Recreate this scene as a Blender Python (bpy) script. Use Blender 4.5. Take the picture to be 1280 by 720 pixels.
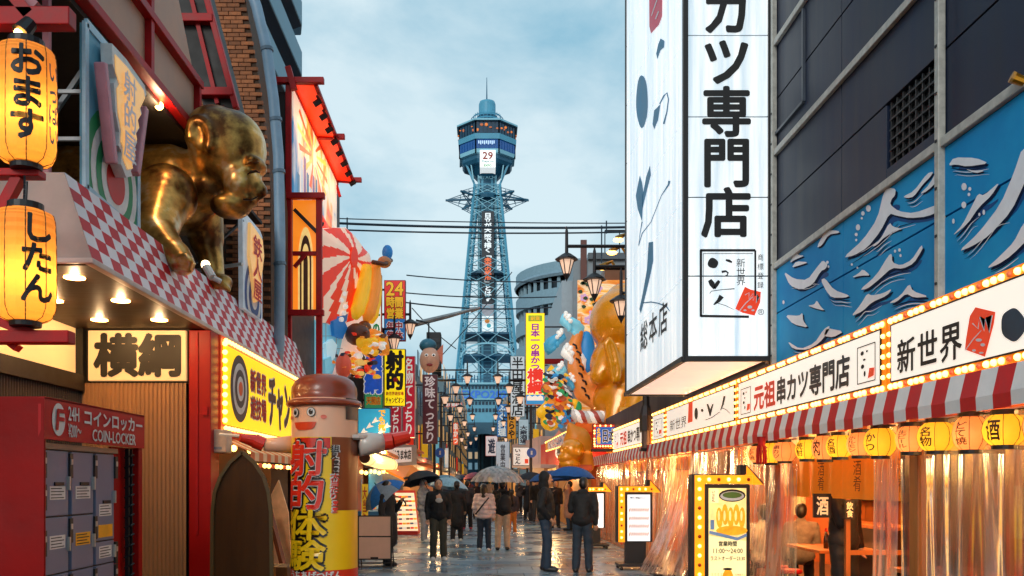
import bpy, bmesh, math, random
from mathutils import Vector, Matrix, noise as mnoise
from mathutils.geometry import tessellate_polygon
random.seed(7)
R = random.Random(11)
SC = bpy.context.scene
COL = SC.collection
for o in list(bpy.data.objects): bpy.data.objects.remove(o)

# ---------------------------------------------------------------- camera
F, CX, CY, EYE = 1100.0, 604.0, 602.0, 1.6
cam = bpy.data.cameras.new('camera'); camo = bpy.data.objects.new('camera', cam); COL.objects.link(camo)
camo.location = (0, 0, EYE); camo.rotation_euler = (math.pi/2, 0, 0)
cam.sensor_width = 36; cam.lens = 36*F/1280
cam.shift_x = (640-CX)/1280; cam.shift_y = (CY-360)/1280
cam.clip_start = .1; cam.clip_end = 3000
SC.camera = camo
# ---------------------------------------------------------------- sky and sun (overcast dusk)
W = bpy.data.worlds.new('World'); SC.world = W; W.use_nodes = True
nt = W.node_tree; N = nt.nodes; L = nt.links; N.clear()
SUN_EL, SUN_ROT = math.radians(24), math.radians(200)
out = N.new('ShaderNodeOutputWorld'); bg = N.new('ShaderNodeBackground'); bg.inputs[1].default_value = .11
sky = N.new('ShaderNodeTexSky'); sky.sky_type = 'NISHITA'; sky.sun_disc = False
sky.sun_elevation = SUN_EL; sky.sun_rotation = SUN_ROT; sky.air_density = 1.5; sky.dust_density = 3
tc = N.new('ShaderNodeTexCoord'); mp = N.new('ShaderNodeMapping'); mp.inputs['Scale'].default_value = (1.7, 1.7, 2.5)
nz = N.new('ShaderNodeTexNoise'); nz.inputs['Scale'].default_value = 2.1; nz.inputs['Detail'].default_value = 9; nz.inputs['Roughness'].default_value = .56; nz.inputs['Distortion'].default_value = .25
rp = N.new('ShaderNodeValToRGB'); e = rp.color_ramp.elements
e[0].position = .38; e[0].color = (2.2, 4.15, 5.3, 1); e[1].position = .62; e[1].color = (5.3, 6.5, 7.0, 1)
mx = N.new('ShaderNodeMixRGB'); mx.inputs[0].default_value = .9
L.new(tc.outputs['Generated'], mp.inputs[0]); L.new(mp.outputs[0], nz.inputs['Vector']); L.new(nz.outputs['Fac'], rp.inputs[0])
L.new(sky.outputs[0], mx.inputs[1]); L.new(rp.outputs[0], mx.inputs[2]); L.new(mx.outputs[0], bg.inputs[0]); L.new(bg.outputs[0], out.inputs[0])
sun = bpy.data.lights.new('sun', 'SUN'); sun.energy = .9; sun.angle = math.radians(20); sun.color = (1, .96, .9)
suno = bpy.data.objects.new('sun', sun); COL.objects.link(suno)
suno.rotation_euler = (math.pi/2-SUN_EL, 0, math.pi-SUN_ROT)
SC.view_settings.view_transform = 'Standard'; SC.view_settings.look = 'None'; SC.view_settings.exposure = .32; SC.view_settings.gamma = 1
SC.render.engine = 'CYCLES'
cy = SC.cycles; cy.use_denoising = True; cy.max_bounces = 6; cy.diffuse_bounces = 3; cy.glossy_bounces = 3; cy.transmission_bounces = 4; cy.transparent_max_bounces = 12
cy.sample_clamp_indirect = 4; cy.caustics_reflective = False; cy.caustics_refractive = False; cy.use_adaptive_sampling = True; cy.adaptive_threshold = .015

# ---------------------------------------------------------------- helpers
def P(px, py, d):                       # a point of the street seen in that direction at that distance
    return Vector(((px-CX)/F*d, d, EYE+(CY-py)/F*d))
def PX(px, py, X):                      # the same on a facade plane x = X along the street
    d = X*F/(px-CX)
    return Vector((X, d, EYE+(CY-py)/F*d))
def hx(h):
    h = h.lstrip('#'); c = [int(h[i:i+2], 16)/255 for i in (0, 2, 4)]
    return tuple(x/12.92 if x <= .04045 else ((x+.055)/1.055)**2.4 for x in c)
MATS = {}
def mat(name, col, rough=.6, metal=0., es=0., em=None, var=.18, scale=6., bump=0., rnd=0., col2=None, coat=0., stretch=None, spec=None, alpha=None):
    if name in MATS: return MATS[name]
    if isinstance(col, str): col = hx(col)
    if isinstance(em, str): em = hx(em)
    if isinstance(col2, str): col2 = hx(col2)
    m = bpy.data.materials.new(name); m.use_nodes = True; t = m.node_tree; n = t.nodes; l = t.links
    b = n['Principled BSDF']; b.inputs['Roughness'].default_value = rough; b.inputs['Metallic'].default_value = metal
    if coat: b.inputs['Coat Weight'].default_value = coat; b.inputs['Coat Roughness'].default_value = .12
    if spec is not None: b.inputs['Specular IOR Level'].default_value = spec
    tcn = n.new('ShaderNodeTexCoord'); mpn = n.new('ShaderNodeMapping')
    if stretch: mpn.inputs['Scale'].default_value = stretch
    no = n.new('ShaderNodeTexNoise'); no.inputs['Scale'].default_value = scale; no.inputs['Detail'].default_value = 5; no.inputs['Roughness'].default_value = .62
    l.new(tcn.outputs['Object'], mpn.inputs[0]); l.new(mpn.outputs[0], no.inputs['Vector'])
    r = n.new('ShaderNodeValToRGB'); r.color_ramp.elements[0].position = .3; r.color_ramp.elements[1].position = .7
    c1 = tuple(x*(1-var) for x in col) if col2 is None else col2
    c2 = tuple(min(1, x*(1+var)) for x in col) if col2 is None else col
    r.color_ramp.elements[0].color = (*c1, 1); r.color_ramp.elements[1].color = (*c2, 1)
    l.new(no.outputs['Fac'], r.inputs[0]); cs = r.outputs[0]
    if rnd:
        oi = n.new('ShaderNodeObjectInfo'); mr = n.new('ShaderNodeMapRange'); mr.inputs[3].default_value = 1-rnd; mr.inputs[4].default_value = 1+rnd
        hs = n.new('ShaderNodeHueSaturation'); l.new(oi.outputs['Random'], mr.inputs[0]); l.new(mr.outputs[0], hs.inputs['Value']); l.new(cs, hs.inputs['Color']); cs = hs.outputs[0]
    l.new(cs, b.inputs['Base Color'])
    rr = n.new('ShaderNodeMapRange'); rr.inputs[3].default_value = rough*.75; rr.inputs[4].default_value = min(1, rough*1.3); l.new(no.outputs['Fac'], rr.inputs[0]); l.new(rr.outputs[0], b.inputs['Roughness'])
    if es:
        b.inputs['Emission Strength'].default_value = es
        if em: b.inputs['Emission Color'].default_value = (*em, 1)
        else: l.new(cs, b.inputs['Emission Color'])
    if bump:
        bn = n.new('ShaderNodeBump'); bn.inputs['Strength'].default_value = bump; bn.inputs['Distance'].default_value = .02
        l.new(no.outputs['Fac'], bn.inputs['Height']); l.new(bn.outputs[0], b.inputs['Normal'])
    MATS[name] = m; return m

WORLDLOC = {}
def wl(o): return WORLDLOC.get(o.name, Vector((0, 0, 0))) if o else Vector((0, 0, 0))
LABELS = set()
def tag(o, label, cat, group=None):
    o['label'] = label; o['category'] = cat
    if group: o['group'] = group
    return o
def thing(name, label, cat, loc=(0, 0, 0), group=None):
    o = bpy.data.objects.new(name, None); COL.objects.link(o); o.location = loc; o.empty_display_size = .1
    WORLDLOC[o.name] = Vector(loc); return tag(o, label, cat, group)
def link(name, me, parent=None):
    o = bpy.data.objects.new(name, me); COL.objects.link(o)
    if parent: o.parent = parent; WORLDLOC[o.name] = wl(parent)
    return o

TMP = bpy.data.scenes.new('workbench')       # shapes are evaluated here, one at a time, then linked into the real scene
TRASH = []
def evaluated(o):
    TMP.collection.objects.link(o); vl = TMP.view_layers[0]; vl.update(); dg = vl.depsgraph
    me = bpy.data.meshes.new_from_object(o.evaluated_get(dg)); TMP.collection.objects.unlink(o); return me

class MB:
    def __init__(s): s.v = []; s.f = []; s.m = []; s.mi = 0
    def add(s, vs, fs):
        b = len(s.v); s.v += [tuple(v) for v in vs]; s.f += [tuple(i+b for i in f) for f in fs]; s.m += [s.mi]*len(fs); return s
    def hexa(s, p):         # 8 points: bottom 4 ccw, top 4
        return s.add(p, [(3, 2, 1, 0), (4, 5, 6, 7), (0, 1, 5, 4), (1, 2, 6, 5), (2, 3, 7, 6), (3, 0, 4, 7)])
    def box(s, x0, x1, y0, y1, z0, z1):
        return s.hexa([(x0, y0, z0), (x1, y0, z0), (x1, y1, z0), (x0, y1, z0), (x0, y0, z1), (x1, y0, z1), (x1, y1, z1), (x0, y1, z1)])
    def bar(s, a, b, w, h=None, up=(0, 0, 1)):
        a = Vector(a); b = Vector(b); h = h or w; d = (b-a).normalized(); up = Vector(up)
        if abs(d.dot(up)) > .95: up = Vector((0, 1, 0))
        x = d.cross(up).normalized()*(w/2); y = x.cross(d).normalized()*(h/2)
        return s.hexa([a-x-y, a+x-y, b+x-y, b-x-y, a-x+y, a+x+y, b+x+y, b-x+y])
    def quad(s, a, b, c, d): return s.add([a, b, c, d], [(0, 1, 2, 3)])
    def tube(s, pts, r, n=6, cap=True):
        pts = [Vector(p) for p in pts]; rs = r if isinstance(r, (list, tuple)) else [r]*len(pts); vs = []; fs = []; pu = None
        for i, p in enumerate(pts):
            d = (pts[min(i+1, len(pts)-1)]-pts[max(i-1, 0)]).normalized()
            u = pu if pu is not None else (Vector((0, 0, 1)) if abs(d.z) < .9 else Vector((1, 0, 0)))
            x = d.cross(u); x = x.normalized() if x.length > 1e-6 else Vector((1, 0, 0)); u = x.cross(d).normalized(); pu = u
            for k in range(n):
                a = 2*math.pi*k/n; vs.append(p+(x*math.cos(a)+u*math.sin(a))*rs[i])
        for i in range(len(pts)-1):
            for k in range(n): fs.append((i*n+k, i*n+(k+1) % n, (i+1)*n+(k+1) % n, (i+1)*n+k))
        if cap: fs.append(tuple(range(n-1, -1, -1))); fs.append(tuple((len(pts)-1)*n+k for k in range(n)))
        return s.add(vs, fs)
    def lathe(s, prof, c=(0, 0, 0), n=20, a0=0., sq=1.):   # prof: (r, z)
        c = Vector(c); vs = []; fs = []
        for r, z in prof:
            for k in range(n):
                a = a0+2*math.pi*k/n; vs.append(c+Vector((r*math.cos(a), r*math.sin(a)*sq, z)))
        for i in range(len(prof)-1):
            for k in range(n): fs.append((i*n+k, i*n+(k+1) % n, (i+1)*n+(k+1) % n, (i+1)*n+k))
        if prof[0][0] > 1e-4: fs.append(tuple(range(n-1, -1, -1)))
        if prof[-1][0] > 1e-4: fs.append(tuple((len(prof)-1)*n+k for k in range(n)))
        return s.add(vs, fs)
    def ball(s, c, r, n=10, m=7):
        c = Vector(c); r = Vector(r) if not isinstance(r, (int, float)) else Vector((r, r, r)); vs = [c+Vector((0, 0, -r.z))]; fs = []
        for i in range(1, m):
            t = -math.pi/2+math.pi*i/m
            for k in range(n): a = 2*math.pi*k/n; vs.append(c+Vector((r.x*math.cos(t)*math.cos(a), r.y*math.cos(t)*math.sin(a), r.z*math.sin(t))))
        vs.append(c+Vector((0, 0, r.z)))
        for k in range(n): fs.append((0, 1+(k+1) % n, 1+k))
        for i in range(m-2):
            for k in range(n): fs.append((1+i*n+k, 1+i*n+(k+1) % n, 1+(i+1)*n+(k+1) % n, 1+(i+1)*n+k))
        t = 1+(m-2)*n
        for k in range(n): fs.append((t+k, t+(k+1) % n, len(vs)-1))
        return s.add(vs, fs)
    def poly(s, pts, ext=None):          # planar polygon (any outline), optionally extruded along ext
        pts = [Vector(p) for p in pts]; tri = tessellate_polygon([pts]); n = len(pts)
        if ext is None: return s.add(pts, [tuple(t) for t in tri])
        ext = Vector(ext); s.add(pts+[p+ext for p in pts], [tuple(t) for t in tri]+[tuple(i+n for i in reversed(t)) for t in tri]+[(i, (i+1) % n, (i+1) % n+n, i+n) for i in range(n)])
        return s
    def build(s, name, m, parent=None, smooth=False, kind=None):
        me = bpy.data.meshes.new(name); o0 = wl(parent)
        me.from_pydata([(v[0]-o0.x, v[1]-o0.y, v[2]-o0.z) for v in s.v], [], s.f)
        ms = m if isinstance(m, (list, tuple)) else [m]
        for x in ms: me.materials.append(x)
        if len(ms) > 1: me.polygons.foreach_set('material_index', s.m)
        bm = bmesh.new(); bm.from_mesh(me); bmesh.ops.recalc_face_normals(bm, faces=bm.faces); bm.to_mesh(me); bm.free()
        if smooth: me.polygons.foreach_set('use_smooth', [True]*len(me.polygons))
        me.update(); o = link(name, me, parent)
        if kind: o['kind'] = kind
        return o
def bevel(o, w=.01, seg=2):
    m = o.modifiers.new('edge', 'BEVEL'); m.width = w; m.segments = seg; m.limit_method = 'ANGLE'; return o

# --- lettering -----------------------------------------------------------
GC = {}
def glyph(txt):
    if txt in GC: return GC[txt]
    c = bpy.data.curves.new('lettering', 'FONT'); c.body = txt; c.size = 1; c.resolution_u = 2
    o = bpy.data.objects.new('lettering', c); me = evaluated(o)
    v = [(x.co.x, x.co.y) for x in me.vertices]; f = [tuple(p.vertices) for p in me.polygons]
    TRASH.extend((o, c, me))
    if not v: v = [(0, 0), (.001, 0), (0, .001)]; f = [(0, 1, 2)]
    GC[txt] = (v, f); return GC[txt]
VR = {'ー': 1, '〜': 1, '「': 1, '」': 1}
def write(mb, txt, org, u, v, vertical=False, bold=.0, outline=False, em=False, nrm=None, gap=0.):
    """lettering laid flat into the box at org spanned by u (reading direction across) and v (up)"""
    org = Vector(org); u = Vector(u); v = Vector(v); nn = (nrm if nrm is not None else u.cross(v).normalized())
    def put(t, o, uu, vv, rot=False, full=False):
        gv, gf = glyph(t)
        xs = [a for a, b in gv]; ys = [b for a, b in gv]
        if full or em is False and len(t) > 1: x0, x1, y0, y1 = min(xs), max(xs), min(ys), max(ys)
        else: x0, x1, y0, y1 = min(0, min(xs)), max(1. if ord(t[0]) > 0x2000 else max(xs), max(xs)), -.1, .86
        if rot: gv = [(b-(y0+y1)/2, -(a-(x0+x1)/2)) for a, b in gv]; x0, x1, y0, y1 = -.5, .5, -.5, .5
        sx = max(1e-6, x1-x0); sy = max(1e-6, y1-y0)
        offs = [(0, 0)]
        if bold: offs += [(bold*math.cos(k*math.pi/4), bold*math.sin(k*math.pi/4)) for k in range(8)]
        lu = uu.length; lv = vv.length
        for k, (dx, dy) in enumerate(offs):
            mb.add([o+uu*((a-x0)/sx)+vv*((b-y0)/sy)+uu.normalized()*dx*min(lu/max(1, len(t)), lv)+vv.normalized()*dy*min(lu/max(1, len(t)), lv)+nn*(.0003*k) for a, b in gv], gf)
    n = len(txt)
    if vertical:
        for i, ch in enumerate(txt):
            if ch == ' ': continue
            put(ch, org+v*((n-1-i)/n+gap/n/2), u, v*((1-gap)/n), rot=ch in VR)
    elif em:
        for i, ch in enumerate(txt):
            if ch == ' ': continue
            put(ch, org+u*(i/n+gap/n/2), u*((1-gap)/n), v)
    else: put(txt, org, u, v, full=True)
    return mb
def letters(txt, org, u, v, m, parent, lift=.004, name='lettering', **k):
    mb = MB(); n = Vector(u).cross(Vector(v)).normalized()
    lb = k.pop('back', None)
    if lb is not None:                  # a wider outline behind the letters
        b2 = MB(); kk = dict(k); kk['bold'] = k.get('bold', 0)+k.get('bw', .06); kk.pop('bw', None); write(b2, txt, Vector(org)+n*lift, u, v, **kk); b2.build('lettering_outline', lb, parent); lift += .006
    k.pop('bw', None)
    write(mb, txt, Vector(org)+n*lift, u, v, **k); return mb.build(name, m, parent)
def fx(px0, py0, px1, py1, X):          # facade rectangle seen between two pixels: origin (reading start, bottom), u, v ; readable from the street
    a = PX(px0, py0, X); b = PX(px1, py1, X)
    return a, b
def rem(shapes, voxel, name, m, parent=None, it=4, fac=.5, kind=None, disp=None):
    """one continuous organic body from overlapping volumes"""
    bm = bmesh.new()
    for s in shapes:
        if s[0] == 'e':                 # ellipsoid: centre, radii, optional rotation matrix
            c, r = Vector(s[1]), s[2]; r = (r, r, r) if isinstance(r, (int, float)) else r
            M = Matrix.Translation(c) @ (s[3].to_4x4() if len(s) > 3 else Matrix()) @ Matrix.Diagonal((*r, 1))
            bmesh.ops.create_icosphere(bm, subdivisions=3, radius=1, matrix=M)
        else:                           # tapered capsule
            a, b, ra, rb = Vector(s[1]), Vector(s[2]), s[3], s[4]; t = bmesh.new()
            bmesh.ops.create_icosphere(t, subdivisions=2, radius=ra, matrix=Matrix.Translation(a)); bmesh.ops.create_icosphere(t, subdivisions=2, radius=rb, matrix=Matrix.Translation(b))
            r = bmesh.ops.convex_hull(t, input=t.verts); dead = [g for g in r['geom_interior'] if isinstance(g, bmesh.types.BMVert)]
            bmesh.ops.delete(t, geom=dead, context='VERTS'); nv = {q: bm.verts.new(q.co) for q in t.verts}
            for f in t.faces: bm.faces.new([nv[q] for q in f.verts])
            t.free()
    me = bpy.data.meshes.new(name); bm.to_mesh(me); bm.free()
    o = bpy.data.objects.new(name, me)
    r = o.modifiers.new('r', 'REMESH'); r.mode = 'VOXEL'; r.voxel_size = voxel; r.use_smooth_shade = True
    if it: q = o.modifiers.new('s', 'SMOOTH'); q.iterations = it; q.factor = fac
    m2 = evaluated(o); TRASH.extend((o, me))
    o0 = wl(parent); m2.name = name
    if disp:
        co = [v.co.copy() for v in m2.vertices]; no = [n.vector.copy() for n in m2.vertex_normals]; flat = []
        for p, n in zip(co, no): flat.extend(p+n*disp(p))
        m2.vertices.foreach_set('co', flat); m2.update()
    m2.transform(Matrix.Translation(-o0)); m2.materials.clear(); m2.materials.append(m); m2.polygons.foreach_set('use_smooth', [True]*len(m2.polygons))
    o = link(name, m2, parent)
    if kind: o['kind'] = kind
    return o
def copy_tree(o, loc=None, parent=None):
    c = o.copy(); COL.objects.link(c)
    if parent: c.parent = parent
    if loc is not None: c.location = loc
    for ch in [x for x in o.children]: copy_tree(ch, None, c)
    return c
def light(name, kind, loc, energy, col, size=.2, rot=None, sy=None):
    l = bpy.data.lights.new(name, kind); l.energy = energy; l.color = col
    if kind == 'AREA':
        l.size = size
        if sy: l.shape = 'RECTANGLE'; l.size_y = sy
    elif kind == 'POINT': l.shadow_soft_size = size
    o = bpy.data.objects.new(name, l); COL.objects.link(o); o.location = loc
    if rot: o.rotation_euler = rot
    return o
# ---------------------------------------------------------------- materials
WHITE = mat('white_paint', '#d9d9d6', .5)
BLACK = mat('black_paint', '#101013', .45)
INK = mat('ink', '#0d0f14', .5, var=.3)
REDP = mat('red_paint', '#a80a10', .5, spec=.3, var=.25, scale=5, bump=.1)
REDV = mat('red_vinyl', '#920503', .55, var=.18, scale=2.5, bump=.3, spec=.2)
STEEL = mat('dark_steel', '#24262a', .45, .6)
GREYM = mat('grey_metal', '#8a8d90', .4, .6)
GREEN = mat('sign_green', '#1f8a55', .5, var=.05)
YEL = mat('backlit_yellow', '#f8cc00', .4, es=.75, var=.06, scale=3)
YELP = mat('yellow_print', '#f4cf10', .4, es=.25, var=.05)
REDB = mat('backlit_red', '#d8260f', .4, es=.45, var=.06)
REDPR = mat('red_print', '#c8201a', .5, var=.1)
ORG = mat('orange_print', '#e8742a', .5, var=.12)
BULB = mat('warm_bulb', '#ffe9a8', .3, es=4.5, em='#ffc860', var=.02)
BULBOFF = mat('dim_bulb', '#d9643a', .3, es=.4, var=.05)
BULBBOX = mat('bulb_box_orange', '#e87a12', .4, es=.5, var=.12, scale=9)
CREAM = mat('backlit_cream', '#ecd2a6', .6, es=.36, em='#ffc880', var=.06, scale=1.2)
DARKW = mat('dark_wood', '#2a170d', .3, var=.5, scale=4, stretch=(1, 6, 1), coat=.5)
DARKB = mat('dark_brown', '#1c1512', .6, var=.3)
WHITEL = mat('backlit_white', '#f8faf8', .35, es=.6, col2='#b4c8d6', scale=1.6, stretch=(5, 5, .22))  # upright streaks: glow of the tubes behind, put into colour and emission
WARMLIT = mat('warm_lamp_lens', '#ffe6b0', .3, es=40, em='#ffae52', var=.02)

# ---------------------------------------------------------------- ground
m = mat('wet_asphalt', '#2b3036', .22, var=.3, scale=3, bump=.15)
b = MB(); b.quad((-900, -60, -.012), (900, -60, -.012), (900, 1800, -.012), (-900, 1800, -.012)); g = b.build('ground', m); g['kind'] = 'structure'
def wet_stone():
    m = bpy.data.materials.new('wet_stone_paver'); m.use_nodes = True; t = m.node_tree; n = t.nodes; l = t.links; b = n['Principled BSDF']
    tc = n.new('ShaderNodeTexCoord'); a = n.new('ShaderNodeTexNoise'); a.inputs['Scale'].default_value = .9; a.inputs['Detail'].default_value = 6
    gm = n.new('ShaderNodeNewGeometry'); l.new(gm.outputs['Position'], a.inputs['Vector'])
    c = n.new('ShaderNodeTexNoise'); c.inputs['Scale'].default_value = 60; l.new(gm.outputs['Position'], c.inputs['Vector'])
    oi = n.new('ShaderNodeObjectInfo'); r = n.new('ShaderNodeValToRGB'); e = r.color_ramp.elements
    e[0].position = 0; e[0].color = (*hx('#5f8098'), 1); e[1].position = 1; e[1].color = (*hx('#8a8078'), 1)
    for p, h in ((.3, '#7d98aa'), (.6, '#6d7880'), (.8, '#86a0b0')): x = e.new(p); x.color = (*hx(h), 1)
    r.color_ramp.interpolation = 'CONSTANT'
    l.new(oi.outputs['Random'], r.inputs[0]); mm = n.new('ShaderNodeMixRGB'); mm.blend_type = 'MULTIPLY'; mm.inputs[0].default_value = .45
    l.new(r.outputs[0], mm.inputs[1]); l.new(c.outputs['Fac'], mm.inputs[2]); l.new(mm.outputs[0], b.inputs['Base Color'])
    mr = n.new('ShaderNodeMapRange'); mr.inputs[1].default_value = .38; mr.inputs[2].default_value = .66; mr.inputs[3].default_value = .14; mr.inputs[4].default_value = .5
    l.new(a.outputs['Fac'], mr.inputs[0]); l.new(mr.outputs[0], b.inputs['Roughness']); b.inputs['Specular IOR Level'].default_value = .55
    bn = n.new('ShaderNodeBump'); bn.inputs['Strength'].default_value = .12; bn.inputs['Distance'].default_value = .01; l.new(c.outputs['Fac'], bn.inputs['Height']); l.new(bn.outputs[0], b.inputs['Normal'])
    return m
PAVE = wet_stone()
st = MB().box(-3.6, 3.6, 3, 60, -.03, -.006).build('street', mat('wet_joint', '#1c2024', .25)); st['kind'] = 'structure'
pm = bevel(MB().box(-.446, .446, -.296, .296, -.004, .006).build('paver', PAVE, st), .004, 1)
pm.location = (-3.15, 13.2, 0)
dg = bpy.context.evaluated_depsgraph_get(); pme = bpy.data.meshes.new_from_object(pm.evaluated_get(dg)); pm.modifiers.clear(); pm.data = pme
for j in range(36):
    off = (0, .45, .2)[j % 3]
    for i in range(8):
        x = -3.15+.9*i+off-.2
        if x > 3.5 or (i == 0 and j == 0): continue
        q = pm.copy(); COL.objects.link(q); q.location = (x, 13.2+.6*j, R.uniform(-.0015, .0015)); q.rotation_euler = (R.uniform(-.002, .002), R.uniform(-.003, .003), 0)
b = MB()
for j in range(44):
    for i in range(8):
        x = -3.15+.9*i+(0, .45, .2)[j % 3]-.2; y = 34.8+.6*j; b.box(x-.446, x+.446, y-.296, y+.296, -.004, .004+R.uniform(0, .002))
b.build('far_paving', PAVE, st, kind='stuff')
b = MB(); b.box(-3.6, 3.6, 61.2, 230, -.03, -.004); o = b.build('road', PAVE); o['kind'] = 'structure'

# ---------------------------------------------------------------- left: game hall under the checked canopy
hall = thing('game_hall', 'tan panelled hall with red beams and brick end wall above the checked canopy', 'building', (-5.5, 10, 0))
PANEL = mat('tan_panel', '#b98c72', .55, var=.1, scale=3, bump=.05)
xs = -3.42
def facade_pt(d, z, x=xs): return (x, d, z)
for k, (d0, d1, z0, z1) in enumerate(((6.0, 8.9, 5.74, 6.3), (6.0, 8.9, 6.34, 7.7), (8.96, 10.3, 5.74, 6.3), (8.96, 9.95, 6.34, 7.1))):
    if k < 2: MB().box(xs-.12, xs, d0, d1, z0, z1).build('wall_panel', PANEL, hall)
    elif k == 2: MB().poly([(xs, d0, z0), (xs, 10.42, z0), (xs, 10.5, z1), (xs, d0, z1)], (-.12, 0, 0)).build('wall_panel', PANEL, hall)
    else: MB().poly([(xs, d0, z0), (xs, 10.45, z0), (xs, 9.3, 7.7), (xs, d0, 7.7)], (-.12, 0, 0)).build('wall_panel', PANEL, hall)
for z in (5.7, 6.32): bevel(MB().box(xs-.1, xs+.09, 6, 10.5, z-.045, z+.045).build('beam', REDP, hall), .008)
for d in (8.93,): MB().box(xs-.1, xs+.07, d-.04, d+.04, 5.74, 7.7).build('beam', REDP, hall)
MB().box(xs-.1, xs+.07, 10.4, 10.47, 5.74, 6.3).build('beam', REDP, hall)
MB().box(-6.3, xs-.02, 6, 13.7, 5.6, 5.65).build('soffit', DARKB, hall)
MB().box(-5.75, -5.6, 5.5, 13.8, 4.0, 5.6).build('recess_wall', mat('recess_brown', '#4a3022', .6, var=.2, scale=2), hall)
for i in range(6):
    d = 7.6+i*1.05; MB().bar((-5.55, d, 4.05), (-5.55, d, 5.58), .07).build('post', DARKB, hall)
MB().bar((-5.5, 7.2, 5.5), (-5.5, 9.6, 4.1), .07).build('brace', DARKB, hall)
# eave: sloping dark soffit with red beams
y = 11.0
q = [P(218, 0, y), P(263, 0, y), P(297, 138, y), P(256, 138, y)]; up = Vector((-.62, 0, 2.2)); q2 = [q[0]+up, q[1]+up, q[2], q[3]]
MB().poly([q2[0], q2[1], q2[2], q2[3]], (0, .5, 0)).build('eave', DARKB, hall)
a, c = q2[1], q2[2]; bevel(MB().bar(a+Vector((0, -.05, 0)), c+Vector((0, -.05, 0)), .07, .1).build('eave_edge', REDP, hall), .006)
for py, x0, x1 in ((24, 221, 267), (116, 250, 292)):
    bevel(MB().bar(P(x0, py, y-.06), P(x1, py, y-.06), .12, .1).build('beam', REDP, hall), .008)
MB().bar(P(240, 0, y-.03), P(272, 130, y-.03), .05).build('rafter', REDP, hall)
# brick end wall
BR = mat('wall_brick', '#9a5a33', .75, var=.3, scale=30, rnd=.35, bump=.2)
yb = 13.9
o = MB().poly([(-6.2, yb+.03, 0), (-3.36, yb+.03, 0), (-3.36, yb+.03, 6.2), (-3.5, yb+.03, 7.6), (-3.82, yb+.03, 9.6), (-6.2, yb+.03, 10.4)], (0, 1.2, 0)).build('brick_wall', mat('mortar', '#4d3626', .9), hall)
bw = .2
bme = None
for j in range(86):
    z = 3.7+j*.067
    xr = -3.37 if z < 6.4 else -3.37-(z-6.4)**1.5*.085
    xl = -3.95 if z < 7.2 else -4.35
    k = 0
    while True:
        x1 = xr-k*bw-(0 if j % 2 else 0); x0 = x1-bw+.012
        k += 1
        if x1-.05 < xl: break
        if bme is None:
            bo = MB().box(-.094, .094, -.02, .02, -.0275, .0275).build('brick', BR, hall); bme = bo
        else: bo = bme.copy(); COL.objects.link(bo)
        bo.location = Vector((x1-.094-(bw/2 if j % 2 else 0), yb+.018-R.uniform(0, .008), z))
# curved drain pipe
pts = [P(px, py, 13.75) for px, py in ((346, 470), (349, 430), (350, 300), (348, 195), (342, 125), (333, 60), (321, 10), (308, -30), (285, -70))]
pipe = thing('drain_pipe', 'grey blue pipe curving up the street edge of the brick wall', 'drain pipe', P(346, 470, 13.75))
MB().tube(pts, .085, 12).build('pipe', mat('blue_grey_pipe', '#7d97ad', .4, var=.1), pipe, True)
for px, py in ((350, 330), (349, 215), (345, 150), (334, 62)):
    MB().tube([P(px, py+2, 13.75), P(px-.5, py-2, 13.75)], .1, 12).build('pipe_joint', mat('pipe_joint', '#55697a', .4), pipe)
# flood lamp in the recess
fl = thing('flood_lamp', 'small glowing lamp in the dark recess above the golden crouching figure', 'lamp', P(199, 132, 9.4))
MB().ball(P(199, 132, 9.4), .045).build('lens', mat('hot_lamp', '#ffd090', .3, es=30, em='#ffae50'), fl); MB().tube([P(199, 130, 9.45), P(199, 130, 9.6)], .05, 8).build('housing', STEEL, fl)

light('flood_light', 'POINT', P(199, 136, 9.3), 12, (1, .7, .4), .06)
# canopy
RC = mat('check_red', '#c4222e', .5, spec=.3, var=.12, scale=3); WC = mat('check_white', '#e6e0e4', .45, var=.06, scale=3)
can = thing('checked_canopy', 'long red and white checked canopy below the golden crouching figure', 'canopy', (-3.2, 7, 3.4))
b = MB(); A = Vector((-3.11, 0, 3.375)); Bv = Vector((-3.33, 0, 4.06)); NR = 6; CL = .21
for i in range(41):
    for j in range(NR):
        b.mi = (i+j) % 2; p = A.lerp(Bv, j/NR); q = A.lerp(Bv, (j+1)/NR); y0 = 7+i*CL; y1 = y0+CL
        b.quad((p.x, y0, p.z), (p.x, y1, p.z), (q.x, y1, q.z), (q.x, y0, q.z))
b.build('fascia', [RC, WC], can)
yE = 7+41*CL
MB().poly([(-3.112, 7, 3.375), (-3.332, 7, 4.06), (-6.5, 7, 4.06), (-6.5, 7, 3.375)], (0, .05, 0)).build('end_cap', mat('pale_render', '#b3a7a2', .8, var=.1, scale=3), can)
MB().poly([(-3.112, yE, 3.375), (-3.332, yE, 4.06), (-6.5, yE, 4.06), (-6.5, yE, 3.375)], (0, -.05, 0)).build('end_cap', MATS['pale_render'], can)
MB().box(-6.5, -3.33, 7.05, yE-.05, 4.0, 4.056).build('top', MATS['pale_render'], can)
MB().box(-6.5, -3.115, 7.05, yE-.05, 3.33, 3.37).build('ceiling', mat('ceiling_wood', '#2e1a0e', .5, var=.5, scale=4, stretch=(1, 6, 1), spec=.3), can)
bevel(MB().box(-3.16, -3.09, 6.98, yE, 3.325, 3.373).build('edge_trim', mat('pale_trim', '#c9beb8', .5), can), .006)
bevel(MB().box(-6.5, -3.09, 6.96, 6.998, 3.33, 3.372).build('edge_trim', MATS['pale_trim'], can), .006)
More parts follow.
